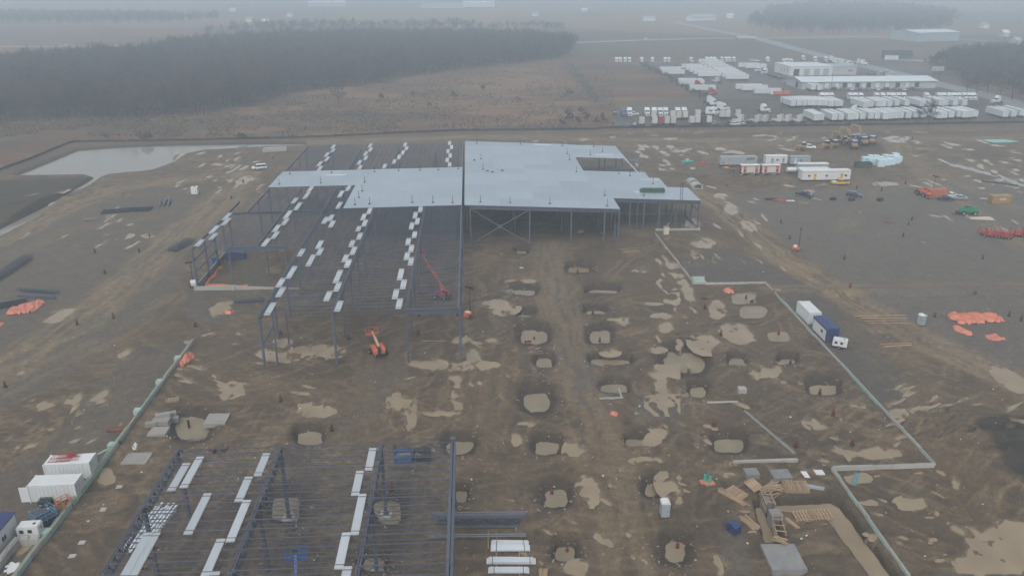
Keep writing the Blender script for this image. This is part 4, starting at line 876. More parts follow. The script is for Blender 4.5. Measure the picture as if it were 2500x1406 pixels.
# ================================================================ BOXES: containers, offices
def container(label, loc, rz, L_=6.06, W_=2.44, H_=2.6, col=WHITEC, name='container', ribs=True, roofcol=None, open_door=False, doorcol=None):
    """x along the length, -y the side towards the road"""
    t = thing(name, label, 'container', loc, rz); mb = MB(); mb.box(-L_/2, L_/2, -W_/2, W_/2, .12, H_); mb.build('body', col, t)
    if ribs:
        n = int(L_/.55)
        for s, nm in ((-1, 'side_wall'), (1, 'side_wall')):
            mb = MB()
            prof = []
            for i in range(n):
                x = -L_/2+.12+(L_-.24)*i/n; d = (L_-.24)/n
                for dx, dy in ((0, .0), (.15, .035), (.5, .035), (.65, .0)): prof.append((x+d*dx, dy))
            prof.append((L_/2-.12, 0)); k = len(prof)
            vs = [(x, s*(W_/2+.004+y), .28) for x, y in prof]+[(x, s*(W_/2+.004+y), H_-.15) for x, y in prof]
            mb.add(vs, [(i, i+1, i+1+k, i+k) for i in range(k-1)]); mb.build(nm, col, t)
    for x in (-L_/2, L_/2):
        for y in (-W_/2, W_/2):
            mb = MB(); mb.cb((x, y, H_/2+.06), (.17, .17, H_+.1)); mb.build('corner_post', col, t)
    mb = MB(); mb.box(-L_/2-.03, L_/2+.03, -W_/2-.03, W_/2+.03, H_, H_+.08); mb.build('roof', roofcol or col, t)
    for s in (-1, 1):
        mb = MB(); mb.box(L_/2+.004, L_/2+.06, (0 if s > 0 else -W_/2+.1)+.02, (W_/2-.1 if s > 0 else 0)-.02, .25, H_-.15); d = mb.build('door', doorcol or col, t)
        for y in (.3, .85):
            mb = MB(); mb.cyl((L_/2+.08, s*y, .3), (L_/2+.08, s*y, H_-.2), .025, 6); mb.build('lock_rod', CHROME, d)
    if open_door:
        mb = MB(); mb.box(-L_/2-1.15, -L_/2-.02, -W_/2-.06, -W_/2+.0, .2, H_-.1); mb.build('open_door', col, t)
    for x in (-L_/2+.4, L_/2-.4):
        mb = MB(); mb.box(x-.12, x+.12, -W_/2+.1, W_/2-.1, 0, .12); mb.build('skid', DARK, t)
    return t
def vfront(px1, px2, L_):
    """box whose narrow end (towards the road) has its foot between two pixels: centre of the box, heading along v"""
    a = (G(*px1)+G(*px2))/2; return Vector((a.x-math.sin(TH)*L_/2, a.y+math.cos(TH)*L_/2, a.z)), TH+math.pi/2
def hfront(px1, px2, W_, rz=TH):
    a = (G(*px1)+G(*px2))/2; return Vector((a.x-math.sin(rz)*W_/2, a.y+math.cos(rz)*W_/2, a.z)), rz
loc, rz = hfront((128, 1170), (212, 1172), 2.44, TH+.04); container('white container with red steel racks lying on its roof', loc, rz)
for k in range(2):
    mb = MB(); z = 2.7
    for i in range(9): mb.bar((-2+i*.35, -.9, z+.03), (-2+i*.35, .9, z+.03), .04, .04)
    for y in (-.9, 0, .9): mb.bar((-2.1, y, z+.08), (.9, y, z+.08), .05, .05)
    o = mb.build('steel_rack', REDP); o.location = loc+Vector((-.6+k*1.0, .1+k*.15, k*.12)); o.rotation_euler = (0, 0, rz+.1*k); tag(o, 'red welded steel rack lying on the white container roof', 'rack', 'red racks on the container roof')
mb = MB()
for i in range(14):
    a = i*.45; mb.bar((math.cos(a)*.7, math.sin(a)*.45, 2.9+(i % 4)*.12), (math.cos(a+2.2)*.7, math.sin(a+2.2)*.45, 3.0+(i % 3)*.14), .07, .07)
o = mb.build('chain_heap', REDP); o.location = loc+Vector((.1, .5, 0)); tag(o, 'tangled heap of red rigging chain on the white container roof', 'rigging')
loc, rz = hfront((86, 1226), (180, 1222), 2.44, TH+.02); container('white container with one end door standing open', loc, rz, open_door=True)
loc, rz = vfront((1973, 793), (2000, 791), 6.06); container('white container standing behind the blue-roofed site office', loc, rz+math.pi)
loc, rz = hfront((2272, 483), (2309, 483), 2.44, TH); container('orange container on the gravel yard beside the parked cars', loc, rz, col=ORANGEC)
loc, rz = hfront((2424, 500), (2464, 499), 2.44, TH); yc = container('mustard yellow container with two white stripes', loc, rz, col=YELLOW)
for z in (1.35, 1.75):
    mb = MB(); mb.box(-.9, 1.3, -1.30, -1.27, z, z+.16); mb.build('white_stripe', WHITE, yc)
def office(label, loc, rz, L_, W_, H_, col, roofcol, doors=(), wins=(), doorcol=DARK, z0=.55, name='site_office', trim=None, steps=False, endwin=False, wheels=True, eave=.12):
    t = thing(name, label, 'site office', loc, rz)
    mb = MB(); mb.box(-L_/2, L_/2, -W_/2, W_/2, z0, H_); mb.build('body', col, t)
    mb = MB(); mb.prism([(-W_/2-eave, H_), (W_/2+eave, H_), (W_/2+eave, H_+.12), (0, H_+.26), (-W_/2-eave, H_+.12)], -L_/2-eave, L_/2+eave); o = mb.build('roof', roofcol, t)
    o.rotation_euler = (0, 0, math.pi/2)
    mb = MB(); mb.box(-L_/2+.2, L_/2-.2, -W_/2+.3, W_/2-.3, .25, z0); mb.build('chassis', DARK, t)
    for x in doors:
        mb = MB(); mb.box(x-.46, x+.46, -W_/2-.05, -W_/2-.003, z0+.1, z0+2.15); d = mb.build('door', doorcol, t)
        mb = MB(); mb.box(x-.16, x+.16, -W_/2-.065, -W_/2-.052, z0+1.35, z0+1.75); mb.build('door_window', WHITE if doorcol is REDD else GLASS, d)
        if steps:
            mb = MB(); mb.bar((x-1.7, -W_/2-.6, .1), (x-.5, -W_/2-.6, z0+.05), .9, .06); mb.box(x-.6, x+.6, -W_/2-1.05, -W_/2-.06, z0-.02, z0+.04); mb.build('step', CHROME, t)
    for x in wins:
        mb = MB(); mb.box(x-.5, x+.5, -W_/2-.04, -W_/2-.003, z0+1.05, z0+1.8); f = mb.build('window', WHITE, t)
        for dx in (-.23, .23):
            mb = MB(); mb.box(x+dx-.2, x+dx+.2, -W_/2-.05, -W_/2-.042, z0+1.1, z0+1.75); mb.build('pane', GLASS, f)
    if endwin:
        mb = MB(); mb.box(-L_/2-.04, -L_/2-.003, -.5, .5, z0+1.05, z0+1.8); mb.build('window', GLASS, t)
    if trim:
        mb = MB(); mb.box(-L_/2-.02, L_/2+.02, -W_/2-.03, -W_/2-.002, H_-.28, H_-.03); mb.build('trim', trim, t)
        for x in (-L_/2-.02, L_/2+.02):
            mb = MB(); mb.box(x-.06, x+.06, -W_/2-.03, W_/2+.03, z0, H_-.02); mb.build('corner_trim', trim, t)
    if wheels:
        for x in (-.5, .5): wheel(t, x, -W_/2+.2, .36, .24)
    return t
REDD = pm('dark_red_door', (.26, .03, .035), .5)
loc, rz = vfront((2016, 836), (2042, 835), 6.1); office('white site office with navy roof and corner trim beside the generator', loc, rz+math.pi, 6.1, 2.5, 2.75, WHITE, NAVY, doors=(), wins=(1.2,), z0=.2, trim=NAVY, wheels=False, endwin=True)
p = G(8, 1352); office('white site office with navy roof behind the rough concrete block wall', p+Vector((-1.4, .4, 0)), TH+math.radians(90), 7.0, 2.6, 3.0, WHITE, NAVY, wins=(.5,), z0=.2, wheels=False)
loc, rz = hfront((1866, 404), (1923, 403), 2.5); office('white site office with two grey doors in the back row', loc, rz, 8.2, 2.6, 3.3, WHITE, WHITE, doors=(-1.6, 2.6), wins=(0.3,), doorcol=PLASTICG)
loc, rz = hfront((1927, 405), (1979, 404), 2.5); office('pale grey site office with one dark window in the back row', loc, rz, 7.5, 2.6, 3.2, PLASTICG, PLASTICG, doors=(-1.9,), wins=(0.1,), doorcol=WHITE)
for i, (a, b, w2) in enumerate([((1808, 427), (1854, 427), 'nearer the storage trailer'), ((1858, 427), (1905, 427), 'nearer the water tank trailer')]):
    loc, rz = hfront(a, b, 2.5); office('cream washroom trailer with white roof, dark red doors and steps, '+w2, loc, rz, 6.6, 2.5, 3.3, OFFW, WHITE, doors=(-2.0, 2.2), wins=(), doorcol=REDD, z0=.8, name='washroom_trailer', trim=REDD, steps=True)
loc, rz = hfront((1946, 424), (2021, 423), 2.5); office('grey-blue site office half hidden behind the long white office', loc, rz, 11, 2.7, 3.3, PLASTICG, WHITE, doors=(-5,), doorcol=WOOD)
loc, rz = hfront((1957, 444), (2073, 442), 3.2); of = office('long white site office with two yellow doors behind the yellow pickup', loc, rz, 17.0, 3.4, 3.6, WHITE, WHITE, doors=(-3.9, 5.4), wins=(-6.0, 0.1, 6.8), doorcol=YELLOWB, z0=.6)
mb = MB(); mb.box(-8.6, 2.2, .3, 3.4, 3.3, 3.95); mb.build('raised_roof', WHITE, of)
mb = MB(); mb.box(-8.5, 8.5, -1.74, -1.71, 3.35, 3.55); mb.build('trim', OFFW, of)
# storage trailer with lettering
def trailer_mesh(t, L_, col, landing=True):
    mb = MB(); mb.box(-L_/2, L_/2, -1.3, 1.3, 1.15, 4.05); mb.build('box_body', col, t)
    mb = MB(); mb.box(-L_/2, L_/2, -.5, .5, .85, 1.15); mb.box(-L_/2, -L_/2+.15, -1.2, 1.2, .5, .7); mb.build('chassis', DARK, t)
    for y in (-1, 1):
        mb = MB()
        for x in (-L_/2+1.4, -L_/2+2.7): mb.cyl((x, y*.72, .5), (x, y*1.25, .5), .5, 12)
        mb.box(-L_/2+1.4, -L_/2+2.7, min(y*.8, y*.95), max(y*.8, y*.95), .4, .6)
        mb.build('wheel_pair', BLACK, t)
        mb = MB(); mb.box(L_/2-3.2, L_/2-3.0, y*.9-.06, y*.9+.06, 0, 1.1); mb.build('landing_leg', DARK, t)
        mb = MB(); mb.box(-L_/2-.05, -L_/2-.004, .02 if y > 0 else -1.27, 1.27 if y > 0 else -.02, 1.2, 4.0); d = mb.build('rear_door', col, t)
        mb = MB(); mb.box(-L_/2-.07, -L_/2-.052, y*.35-.03, y*.35+.03, 1.2, 4.0); mb.build('lock_rod', PLASTICG, d)
    mb = MB(); mb.box(-L_/2-.06, -L_/2-.003, -1.3, 1.3, 4.0, 4.1); mb.build('rear_header', PLASTICG, t)
    return t
loc, rz = hfront((1760, 410), (1845, 409), 2.6, TH); st_ = thing('storage_trailer', 'grey storage semi-trailer with black slanted lettering beside the cream washrooms', 'trailer', loc, rz)
trailer_mesh(st_, 13.6, PLASTICG)
def meshed(name, cu):
    o = bpy.data.objects.new(name, cu); COL.objects.link(o); bpy.context.view_layer.update(); me = bpy.data.meshes.new_from_object(o.evaluated_get(bpy.context.evaluated_depsgraph_get())); bpy.data.objects.remove(o)
    return obj(name, me)
def lettering(par, txt, size, loc, rot, mat):
    cu = bpy.data.curves.new('lettering', 'FONT'); cu.body = txt; cu.size = size; cu.shear = .35; cu.extrude = .01; cu.offset = size*.03; cu.align_x = 'CENTER'; cu.materials.append(mat)
    o = meshed('lettering', cu); o.parent = par; o.location = loc; o.rotation_euler = rot; return o
lettering(st_, 'JAAN', 1.25, (4.2, -1.33, 2.85), (math.pi/2, 0, 0), BLACK)
mb = MB(); mb.box(-4.1, -3.2, -1.325, -1.303, 2.5, 3.4); mb.build('emblem', AMBER, st_); mb = MB(); mb.prism([(-3.9, 2.7), (-3.2, 3.0), (-3.4, 3.2)], -1.34, -1.327); mb.build('emblem_mark', DARK, st_)
mb = MB(); mb.prism([(-6.1, 1.6), (-5.5, 1.6), (-5.7, 2.3)], -1.33, -1.303); mb.build('small_mark', DARK, st_)
# water tank trailer, generators, toilets
def gen(label, px, rz, name='generator', L_=2.6, W_=1.4):
    p = G(*px); t = thing(name, label, 'generator', p, rz)
    mb = MB(); mb.prism([(-L_/2, .55), (L_/2, .55), (L_/2, 1.75), (L_/2-.12, 1.9), (-L_/2+.12, 1.9), (-L_/2, 1.75)], -W_/2, W_/2); mb.build('enclosure', WHITE, t)
    mb = MB(); mb.box(-L_/2-.1, L_/2+.1, -W_/2-.05, W_/2+.05, .35, .55); mb.bar((L_/2, 0, .45), (L_/2+1.2, 0, .4), .1, .1); mb.build('trailer_frame', DARK, t)
    for y in (-W_/2-.12, W_/2+.12): wheel(t, -.1, y, .33, .2)
    for x in (-.7, .3):
        mb = MB(); mb.box(x-.25, x+.25, -W_/2-.02, -W_/2-.003, 1.0, 1.5); mb.build('louvre', DARK, t)
    mb = MB(); mb.box(.5, .8, -.15, .15, 1.9, 1.96); mb.build('exhaust_cap', DARK, t)
    mb = MB(); mb.box(-L_/2-.02, -L_/2-.003, -.3, .3, .9, 1.3); mb.build('control_panel', DARK, t)
    return t
gen('white towable generator at the end of the blue-roofed site office', (2049, 849), TH-.5); gen('white towable generator beside the worker and blue lift cage', (78, 1308), TH+.05)
p = G(1930, 425); t = thing('water_tank_trailer', 'white tank trailer parked between the washrooms and the long office', 'tank trailer', p, TH)
mb = MB(); mb.cyl((-1.6, 0, 1.6), (1.6, 0, 1.6), .85, 14); mb.build('tank', WHITE, t, False); mb = MB(); mb.box(-1.8, 1.8, -.8, .8, .6, .8); mb.bar((-1.8, 0, .7), (-3, 0, .6), .12, .12); mb.build('frame', DARK, t)
for x in (.3, 1.1):
    for y in (-.85, .85): wheel(t, x, y, .36, .22)
mb = MB(); mb.cyl((0, 0, 2.4), (0, 0, 2.6), .25, 10); mb.build('hatch', WHITE, t)
def toilet(label, px, rz, col):
    p = G(*px); t = thing('portable_toilet', label, 'portable toilet', p, rz)
    mb = MB(); mb.box(-.56, .56, -.58, .58, .12, 2.1); mb.build('cabin', col, t); mb = MB(); mb.box(-.6, .6, -.62, .62, 0, .12); mb.build('skid_base', DARK, t)
    mb = MB(); mb.prism([(-.6, 2.1), (.6, 2.1), (.56, 2.22), (.3, 2.34), (-.3, 2.34), (-.56, 2.22)], -.62, .62); mb.build('roof', WHITE, t)
    mb = MB(); mb.box(-.4, .4, -.62, -.583, .16, 1.98); d = mb.build('door', col, t); mb = MB(); mb.box(.24, .32, -.65, -.622, 1.0, 1.15); mb.build('latch', DARK, d)
    for z in (.5, .9, 1.3, 1.7):
        mb = MB(); mb.box(-.5, .5, .583, .6, z, z+.06); mb.build('rib', col, t)
    mb = MB(); mb.cyl((.4, .4, 2.2), (.4, .4, 2.5), .05, 8); mb.build('vent_pipe', col, t)
    return t
toilet('pale grey portable toilet standing alone in the mud', (1622, 1256), TH, PLASTICG); toilet('pale grey portable toilet by the big orange tarpaulin', (2248, 793), TH+.3, PLASTICG); 
p = G(477, 474); t = thing('white_cage_tank', 'white caged tank standing alone by the dirt track', 'tank', p, .1)
mb = MB(); mb.box(-1, 1, -.9, .9, .25, 2.5); mb.build('tank', WHITE, t); mb = MB(); mb.box(-1.05, 1.05, -.95, .95, 0, .25); mb.build('pallet', WOODD, t); mb = MB(); mb.cyl((0, 0, 2.5), (0, 0, 2.7), .3, 10); mb.build('lid', DARK, t); mb = MB(); mb.cb((.4, -.92, 1.1), (.25, .05, .25)); mb.build('valve', DARK, t)
# ================================================================ TARPAULINS
def tarp(label, outline, h=.35, seed=1, col=TARP, name='tarpaulin', res=26):
    pts = [G(*p) for p in outline]; cx = sum(p.x for p in pts)/len(pts); cy0 = sum(p.y for p in pts)/len(pts)
    q = [(p.x-cx, p.y-cy0) for p in pts]; x0, x1 = min(a for a, _ in q), max(a for a, _ in q); y0, y1 = min(b for _, b in q), max(b for _, b in q)
    gxx = np.linspace(x0, x1, res*2); gyy = np.linspace(y0, y1, res); XX, YY = np.meshgrid(gxx, gyy)
    wx = XX+(fbm(XX+50, YY, 1.2, 3, seed)-.5)*.9; wy = YY+(fbm(XX, YY+50, 1.2, 3, seed+3)-.5)*.9
    ins = np.zeros(XX.shape, bool); d = np.full(XX.shape, 1e9)
    for (ax, ay), (bx, by) in zip(q, q[1:]+q[:1]):
        c = ((ay > wy) != (by > wy)) & (wx < (bx-ax)*(wy-ay)/(by-ay+1e-12)+ax); ins ^= c
        vx, vy = bx-ax, by-ay; tt = np.clip(((wx-ax)*vx+(wy-ay)*vy)/(vx*vx+vy*vy+1e-9), 0, 1); d = np.minimum(d, np.hypot(wx-ax-tt*vx, wy-ay-tt*vy))
    rid = np.abs(fbm(XX*.8+YY*.5, (YY*.8-XX*.3)*.5, .8, 3, seed+8)-.5)*2.6; rid = np.clip(rid, 0, 1)
    ZZ = .05+h*sm(0, 1.2, d)*(.35+.65*fbm(XX, YY, 2.0, 3, seed+5))+h*1.5*(1-rid)**3*sm(0, .4, d)
    mb = MB(); idx = -np.ones(XX.shape, int); vs = []
    for i in range(XX.shape[0]):
        for j in range(XX.shape[1]):
            if ins[i, j]: idx[i, j] = len(vs); vs.append((XX[i, j], YY[i, j], ZZ[i, j]))
    fs = [(idx[i, j], idx[i, j+1], idx[i+1, j+1], idx[i+1, j]) for i in range(XX.shape[0]-1) for j in range(XX.shape[1]-1) if min(idx[i, j], idx[i, j+1], idx[i+1, j+1], idx[i+1, j]) >= 0]
    mb.add(vs, fs); o = mb.build(name, col, None, True); o.location = (cx, cy0, max(gz(cx, cy0), -.1)+.03); tag(o, label, 'tarpaulin'); return o
tarp('orange tarpaulin spread beside the dark rebar mats and steel beams', [(10, 768), (30, 752), (70, 742), (92, 733), (112, 738), (100, 752), (75, 766), (40, 771)], .3, 1)
tarp('largest orange tarpaulin, crumpled over the gravel by the portable toilet', [(2308, 770), (2325, 764), (2375, 768), (2420, 765), (2458, 785), (2400, 790), (2345, 795), (2318, 780)], .45, 2)
tarp('orange tarpaulin strip lying next to the largest tarpaulin', [(2320, 795), (2345, 800), (2380, 818), (2365, 822), (2335, 812)], .3, 3); tarp('small oval orange tarpaulin beside the tarpaulin strip', [(2402, 818), (2430, 816), (2458, 830), (2430, 834), (2408, 828)], .25, 4)
tarp('crumpled orange tarpaulin hung over the green insulated wall', [(432, 890), (455, 868), (472, 862), (476, 872), (460, 888), (445, 900)], .5, 5); tarp('small orange tarpaulin in the tan puddle near the west wing', [(546, 762), (560, 757), (573, 759), (568, 767), (552, 768)], .3, 6)
tarp('small crumpled orange tarpaulin at the foundation corner', [(1763, 708), (1778, 704), (1795, 716), (1780, 718), (1766, 715)], .35, 7); tarp('tiny crumpled orange tarpaulin beside the flooded form', [(1489, 1010), (1500, 1004), (1512, 1012), (1502, 1019)], .3, 8)
tarp('scrap of orange tarpaulin at the yard edge near the rebar mats', [(-6, 792), (5, 788), (14, 790), (4, 798), (-6, 797)], .2, 9); tarp('orange netting heaped under the storage trailer', [(1758, 410), (1775, 404), (1790, 406), (1775, 412)], .3, 10)
tarp('orange netting heaped beneath the decked roof', [(1408, 569), (1418, 564), (1425, 567), (1418, 571)], .5, 11, name='orange_netting'); tarp('teal liner sheet spread on the far mud', [(2396, 342), (2450, 341), (2496, 347), (2440, 350), (2412, 348)], .08, 12, pm('teal_liner', (.22, .45, .40), .4, 0, .08), 'liner_sheet')
# orange hoses inside the west wing
def tube(name, pts, r, mat, label=None, cat=None, group=None):
    cu = bpy.data.curves.new(name, 'CURVE'); cu.dimensions = '3D'; cu.bevel_depth = r; cu.bevel_resolution = 1; s = cu.splines.new('POLY'); s.points.add(len(pts)-1)
    for a, q in zip(s.points, pts): a.co = (q[0], q[1], q[2], 1)
    cu.materials.append(mat); o = meshed(name, cu)
    if label: tag(o, label, cat, group)
    return o
HOSE = pm('orange_hose', (.62, .2, .08), .5)
for k in range(5):
    pts = [G(440+x/5.952, 500+y/5.952, .08) for x, y in [(980, 1165+k*9), (860, 1185+k*8), (600, 1160+k*12), (370, 1165+k*11), (420, 1080+k*6), (470+k*10, 1040), (540, 950), (590+k*12, 900)]]
    fine = []
    for a, b in zip(pts, pts[1:]): fine += [a+(b-a)*i/6+Vector((random.uniform(-.12, .12), random.uniform(-.12, .12), 0)) for i in range(6)]
    tube('hose', fine, .09, HOSE, 'orange hose laid out on the soil inside the west wing', 'hose', 'orange hoses in the west wing')
# ================================================================ STEEL LAYDOWN, LUMBER
def lay_joists(label, a, b, n, dx, depth=.8, up=.0, mat=STEELD, length=None, h0=0):
    p, q = G(*a), G(*b); d = q-p; L_ = length or d.xy.length; hd = math.atan2(d.y, d.x); t = thing('joist_stack', label, 'joist stack', p, hd)
    m = joist_mesh(L_, depth, 'joist', 0, 14, .16, .13, .06, .8, mat)
    for i in range(n): obj('joist', m, t, M=Matrix.Translation((random.uniform(-.3, .3), i*dx, depth+.15+h0+up*(i % 2))) @ Matrix.Rotation(random.uniform(-.06, .06), 4, 'X'))
    for x in (L_*.2, L_*.8):
        mb = MB(); mb.box(x-.08, x+.08, -.4, n*dx, 0, .14); mb.build('sleeper', WOODD, t)
    return t
lay_joists('long stack of dark joists lying by the dirt track, pointing at the drums', (-5, 690), (84, 630), 7, .42); lay_joists('stack of dark joists lying near the corner of the west wing', (428, 618), (478, 588), 6, .5, .8)
lay_joists('pair of grey joists on the gravel beside the rebar mats', (40, 712), (142, 720), 3, .35, .7)
def lay_beams(label, a, b, n, dx, w_=.28, h_=.45, mat=STEELD, name='beam_stack', cat='beam stack', piece='beam'):
    p, q = G(*a), G(*b); d = q-p; L_ = d.xy.length; hd = math.atan2(d.y, d.x); t = thing(name, label, cat, p, hd)
    for i in range(n):
        mb = MB(); o_ = random.uniform(-.3, .3); ibeam(mb, (o_, i*dx, h_+.1), (L_+o_, i*dx+random.uniform(-.1, .1), h_+.1), w_, h_); mb.build(piece, mat, t)
    return t
lay_beams('two long grey beams on the gravel beside the orange tarpaulin', (40, 726), (132, 731), 2, .5, .3, .5, STEEL); lay_beams('long dark beams lying beside the front corner of the warehouse', (574, 742), (642, 737), 3, .5)
for i, (a, b) in enumerate([((390, 505), (391, 489)), ((400, 504), (406, 488)), ((412, 503), (414, 487))]): lay_beams('grey-blue steel column lying in the laydown yard', a, b, 1, 0, .5, .5, STEEL, 'spare_column', 'steel column', 'column_shaft')['group'] = 'spare columns in the laydown yard'
def rebar(label, px, lx, ly, rz, n=10, mat=DARK, h=.3):
    p = G(*px); t = thing('rebar_mat', label, 'rebar', p, rz)
    for k in range(2):
        mb = MB(); z = .08+k*h*.6
        for i in range(n): mb.bar((-lx/2, -ly/2+ly*i/(n-1), z), (lx/2, -ly/2+ly*i/(n-1)+.1*k, z), .07, .07)
        for i in range(n): mb.bar((-lx/2+lx*i/(n-1), -ly/2, z+.07), (-lx/2+lx*i/(n-1), ly/2, z+.07), .06, .06)
        mb.build('mat_layer', mat, t)
    return t
rebar('dark rebar mats stacked beside the orange tarpaulin', (28, 744), 5.5, 3.4, .5, 16); rebar('dark spread of reinforcing mesh in the laydown yard', (285, 516), 8, 4.5, .3, 18); rebar('second dark spread of reinforcing mesh near the spare columns', (340, 512), 7, 4, .1, 16); 
rebar('grey rebar cage standing on the gravel by the red bundle', (1882, 488), 3.5, 2, 0, 8)
# heavy trusses and deck stacks on the ground by the front frame
def ground_truss(label, x0, x1, y, h, flat, grp):
    p, q = G(x0, y), G(x1, y); L_ = (q-p).length; t = thing('steel_truss', label, 'truss', p, TH*.3, grp)
    for nm, z, yy in (('top_chord', h, 0), ('bottom_chord', .2, 0)):
        mb = MB()
        for s in (-.12, .12): mb.bar((0 if nm == 'top_chord' else .8, s, z), (L_ if nm == 'top_chord' else L_-.8, s, z), .14, .14)
        mb.build(nm, STEEL, t)
    n = 8
    for i in range(n):
        a = .8+(L_-1.6)*i/n; b = .8+(L_-1.6)*(i+1)/n; mb = MB(); mb.bar((a, 0, .2 if i % 2 else h), (b, 0, h if i % 2 else .2), .09, .09); mb.build('web', STEEL, t)
    if flat: t.rotation_euler = (math.radians(flat), 0, TH*.3)
for i, (x0, x1, y, h, fl, d) in enumerate([(1058, 1282, 1262, 1.5, 35, 'tilted, farthest from deck stacks'), (1056, 1284, 1277, 1.5, 20, 'upright, next to the tilted one'), (1052, 1282, 1290, 1.5, -10, 'leaning back over its neighbour'), (1050, 1284, 1307, 1.6, 52, 'laid nearly flat by deck stacks')]):
    ground_truss('grey steel truss beside the front frame, '+d, x0, x1, y, h, fl, 'trusses beside the front frame')
for x, y0, y1 in [(1192, 1296, 1338), (1212, 1300, 1400), (1268, 1320, 1404)]:
    p, q = G(x, y0), G(x, y1); mb = MB(); mb.bar((0, 0, .06), q-p+Vector((0, 0, .06)), .14, .12); o = mb.build('timber_sleeper', WOOD); o.location = p; tag(o, 'thin timber sleeper under the trusses and deck stacks', 'timber', 'sleepers under the steel')
def deck_stack(label, x0, x1, y, n, w_=.95, tilt=0):
    p, q = G(x0, y), G(x1, y); L_ = (q-p).length; t = thing('deck_stack', label, 'deck stack', p, TH*.2+tilt)
    for k in range(n):
        m = sheet_mesh(L_*(1-.06*k), w_*(1-.04*k), 5, .13); obj('sheet_bundle', m, t, M=Matrix.Translation((L_*.03*k, 0, .14+k*.13)) @ Matrix.Rotation(-math.pi/2, 4, 'Z'))
    for x in (.7, L_-.7):
        mb = MB(); mb.box(x-.03, x+.03, -w_/2-.02, w_/2+.02, .12, .15+n*.14); mb.build('strap', DARK, t)
deck_stack('stack of white deck sheets nearest the trusses', 1199, 1291, 1328, 2, .95, -.03); deck_stack('wide stack of white deck sheets beside the first stack', 1198, 1294, 1341, 2, 1.05); deck_stack('double stack of white deck sheets in the middle of the row', 1188, 1308, 1372, 3, .95, -.02); deck_stack('stack of white deck sheets at the end of the row', 1192, 1292, 1395, 2, .9, -.01)
def lumber(label, px, L_, n, rz, spread=.25, w_=.14, h_=.08, mat=WOOD, layers=2, fan=.12, name='lumber_pile', dz=0):
    p = G(*px, dz); t = thing(name, label, 'lumber', p, rz); mb = None
    for k in range(layers):
        for i in range(n):
            l = L_*random.uniform(.75, 1.05); a = random.gauss(0, fan); y = (i-(n-1)/2)*spread+random.uniform(-.05, .05); c, s = math.cos(a)*l/2, math.sin(a)*l/2
            mb = MB(); z = .06+k*(h_+.015)+.002*i; mb.bar((-c+random.uniform(-.2, .2), y-s, z), (c, y+s, z), w_, h_); mb.build('plank', mat, t)
    return t
def pallet(label, px, lx, ly, rz, tilt=0, mat=WOOD, n=7, name='slatted_form', grp=None, layers=1, dz=0):
    p = G(*px, dz); t = thing(name, label, 'form panel', p, rz, grp)
    for k in range(layers):
        for y in (-ly/2, 0, ly/2):
            mb = MB(); mb.box(-lx/2, lx/2, y-.05, y+.05, .0+k*.22, .09+k*.22); mb.build('rail', mat, t)
        for i in range(n):
            x = -lx/2+.06+(lx-.12)*i/(n-1); mb = MB(); mb.box(x-.09, x+.09, -ly/2-.05, ly/2+.05, .093+k*.22, .13+k*.22); mb.build('slat', mat, t)
    t.rotation_euler = (tilt, 0, rz); return t
S5 = lambda x, y: (1700+x/4.594, 1100+y/4.594)
lumber('pile of long pale planks beside the slatted form panel', S5(405, 520), 5.2, 5, math.radians(-52), .16, fan=.04); pallet('slatted wooden form panel lying between the plank pile and the plywood stand', S5(455, 480), 2.6, 1.5, math.radians(-55), .12, n=9, layers=2)
pallet('plywood form panel propped on legs like a table', S5(640, 420), 2.4, 1.4, math.radians(-70), .3, n=11, dz=.5); lumber('fanned heap of loose planks beside the propped plywood panel', S5(830, 420), 3.8, 7, math.radians(22), .22, fan=.3, layers=3); lumber('few loose pale planks below the fanned heap', S5(850, 505), 3.0, 3, math.radians(38), .5, fan=.15, layers=1)
pallet('stack of square slatted form panels in the mud', S5(1110, 420), 3.2, 2.2, math.radians(-4), 0, n=9, layers=3); lumber('small pile of white pipes and bars beside the slatted stack', S5(1320, 410), 2.8, 5, math.radians(-18), .13, .1, .1, PLASTICG, 2, .06, 'pipe_pile')
lumber('bundle of long poles beside the blue bin and the trench', S5(600, 810), 3.0, 8, math.radians(-62), .15, .1, .1, fan=.08); lumber('short bundle of pale planks on the island inside the trench', S5(1070, 815), 2.3, 4, math.radians(-62), .12, fan=.04); pallet('long slatted form panel on the island inside the trench', S5(1300, 730), 4.8, 1.7, math.radians(6), .1, n=12, layers=2)
lumber('single plank lying by the bundle of poles', S5(630, 905), 1.2, 2, math.radians(8), .15, layers=1, fan=.03); lumber('two short planks at the head of the trench', S5(555, 680), 1.4, 2, math.radians(3), .2, layers=1, fan=.05)
for a, b in [((735, 640), (810, 780)), ((860, 865), (945, 1010))]:
    p, q = G(*S5(*a)), G(*S5(*b)); d = q-p; hd = math.atan2(d.y, d.x); L_ = d.xy.length; t = thing('wooden_form', 'narrow wooden wall form standing in the trench, '+('next to the upper pier' if a[1] < 700 else 'next to the wet slab'), 'wall form', (p.x, p.y, -.7), hd)
    for y in (-.5, .5):
        mb = MB(); mb.box(0, L_, y-.03, y+.03, 0, 1.6); mb.build('form_side', WOODD, t)
        for z in (.5, 1.0, 1.62):
            mb = MB(); mb.box(-.1, L_+.1, y*1.15-.05, y*1.15+.05, z, z+.1); mb.build('waler', WOOD, t)
    for i in range(4):
        x = L_*(i+.5)/4; mb = MB(); mb.box(x-.05, x+.05, -.7, .7, 1.72, 1.8); mb.build('spreader', WOOD, t)
lumber('loose timber scraps at the end of the wooden forms', S5(940, 1045), 1.8, 4, math.radians(-30), .25, fan=.5, dz=.6); rebar('thin rebar sticks lying on the wet concrete slab', S5(930, 1160), 2.4, .8, math.radians(-60), 5, DARK, .1)
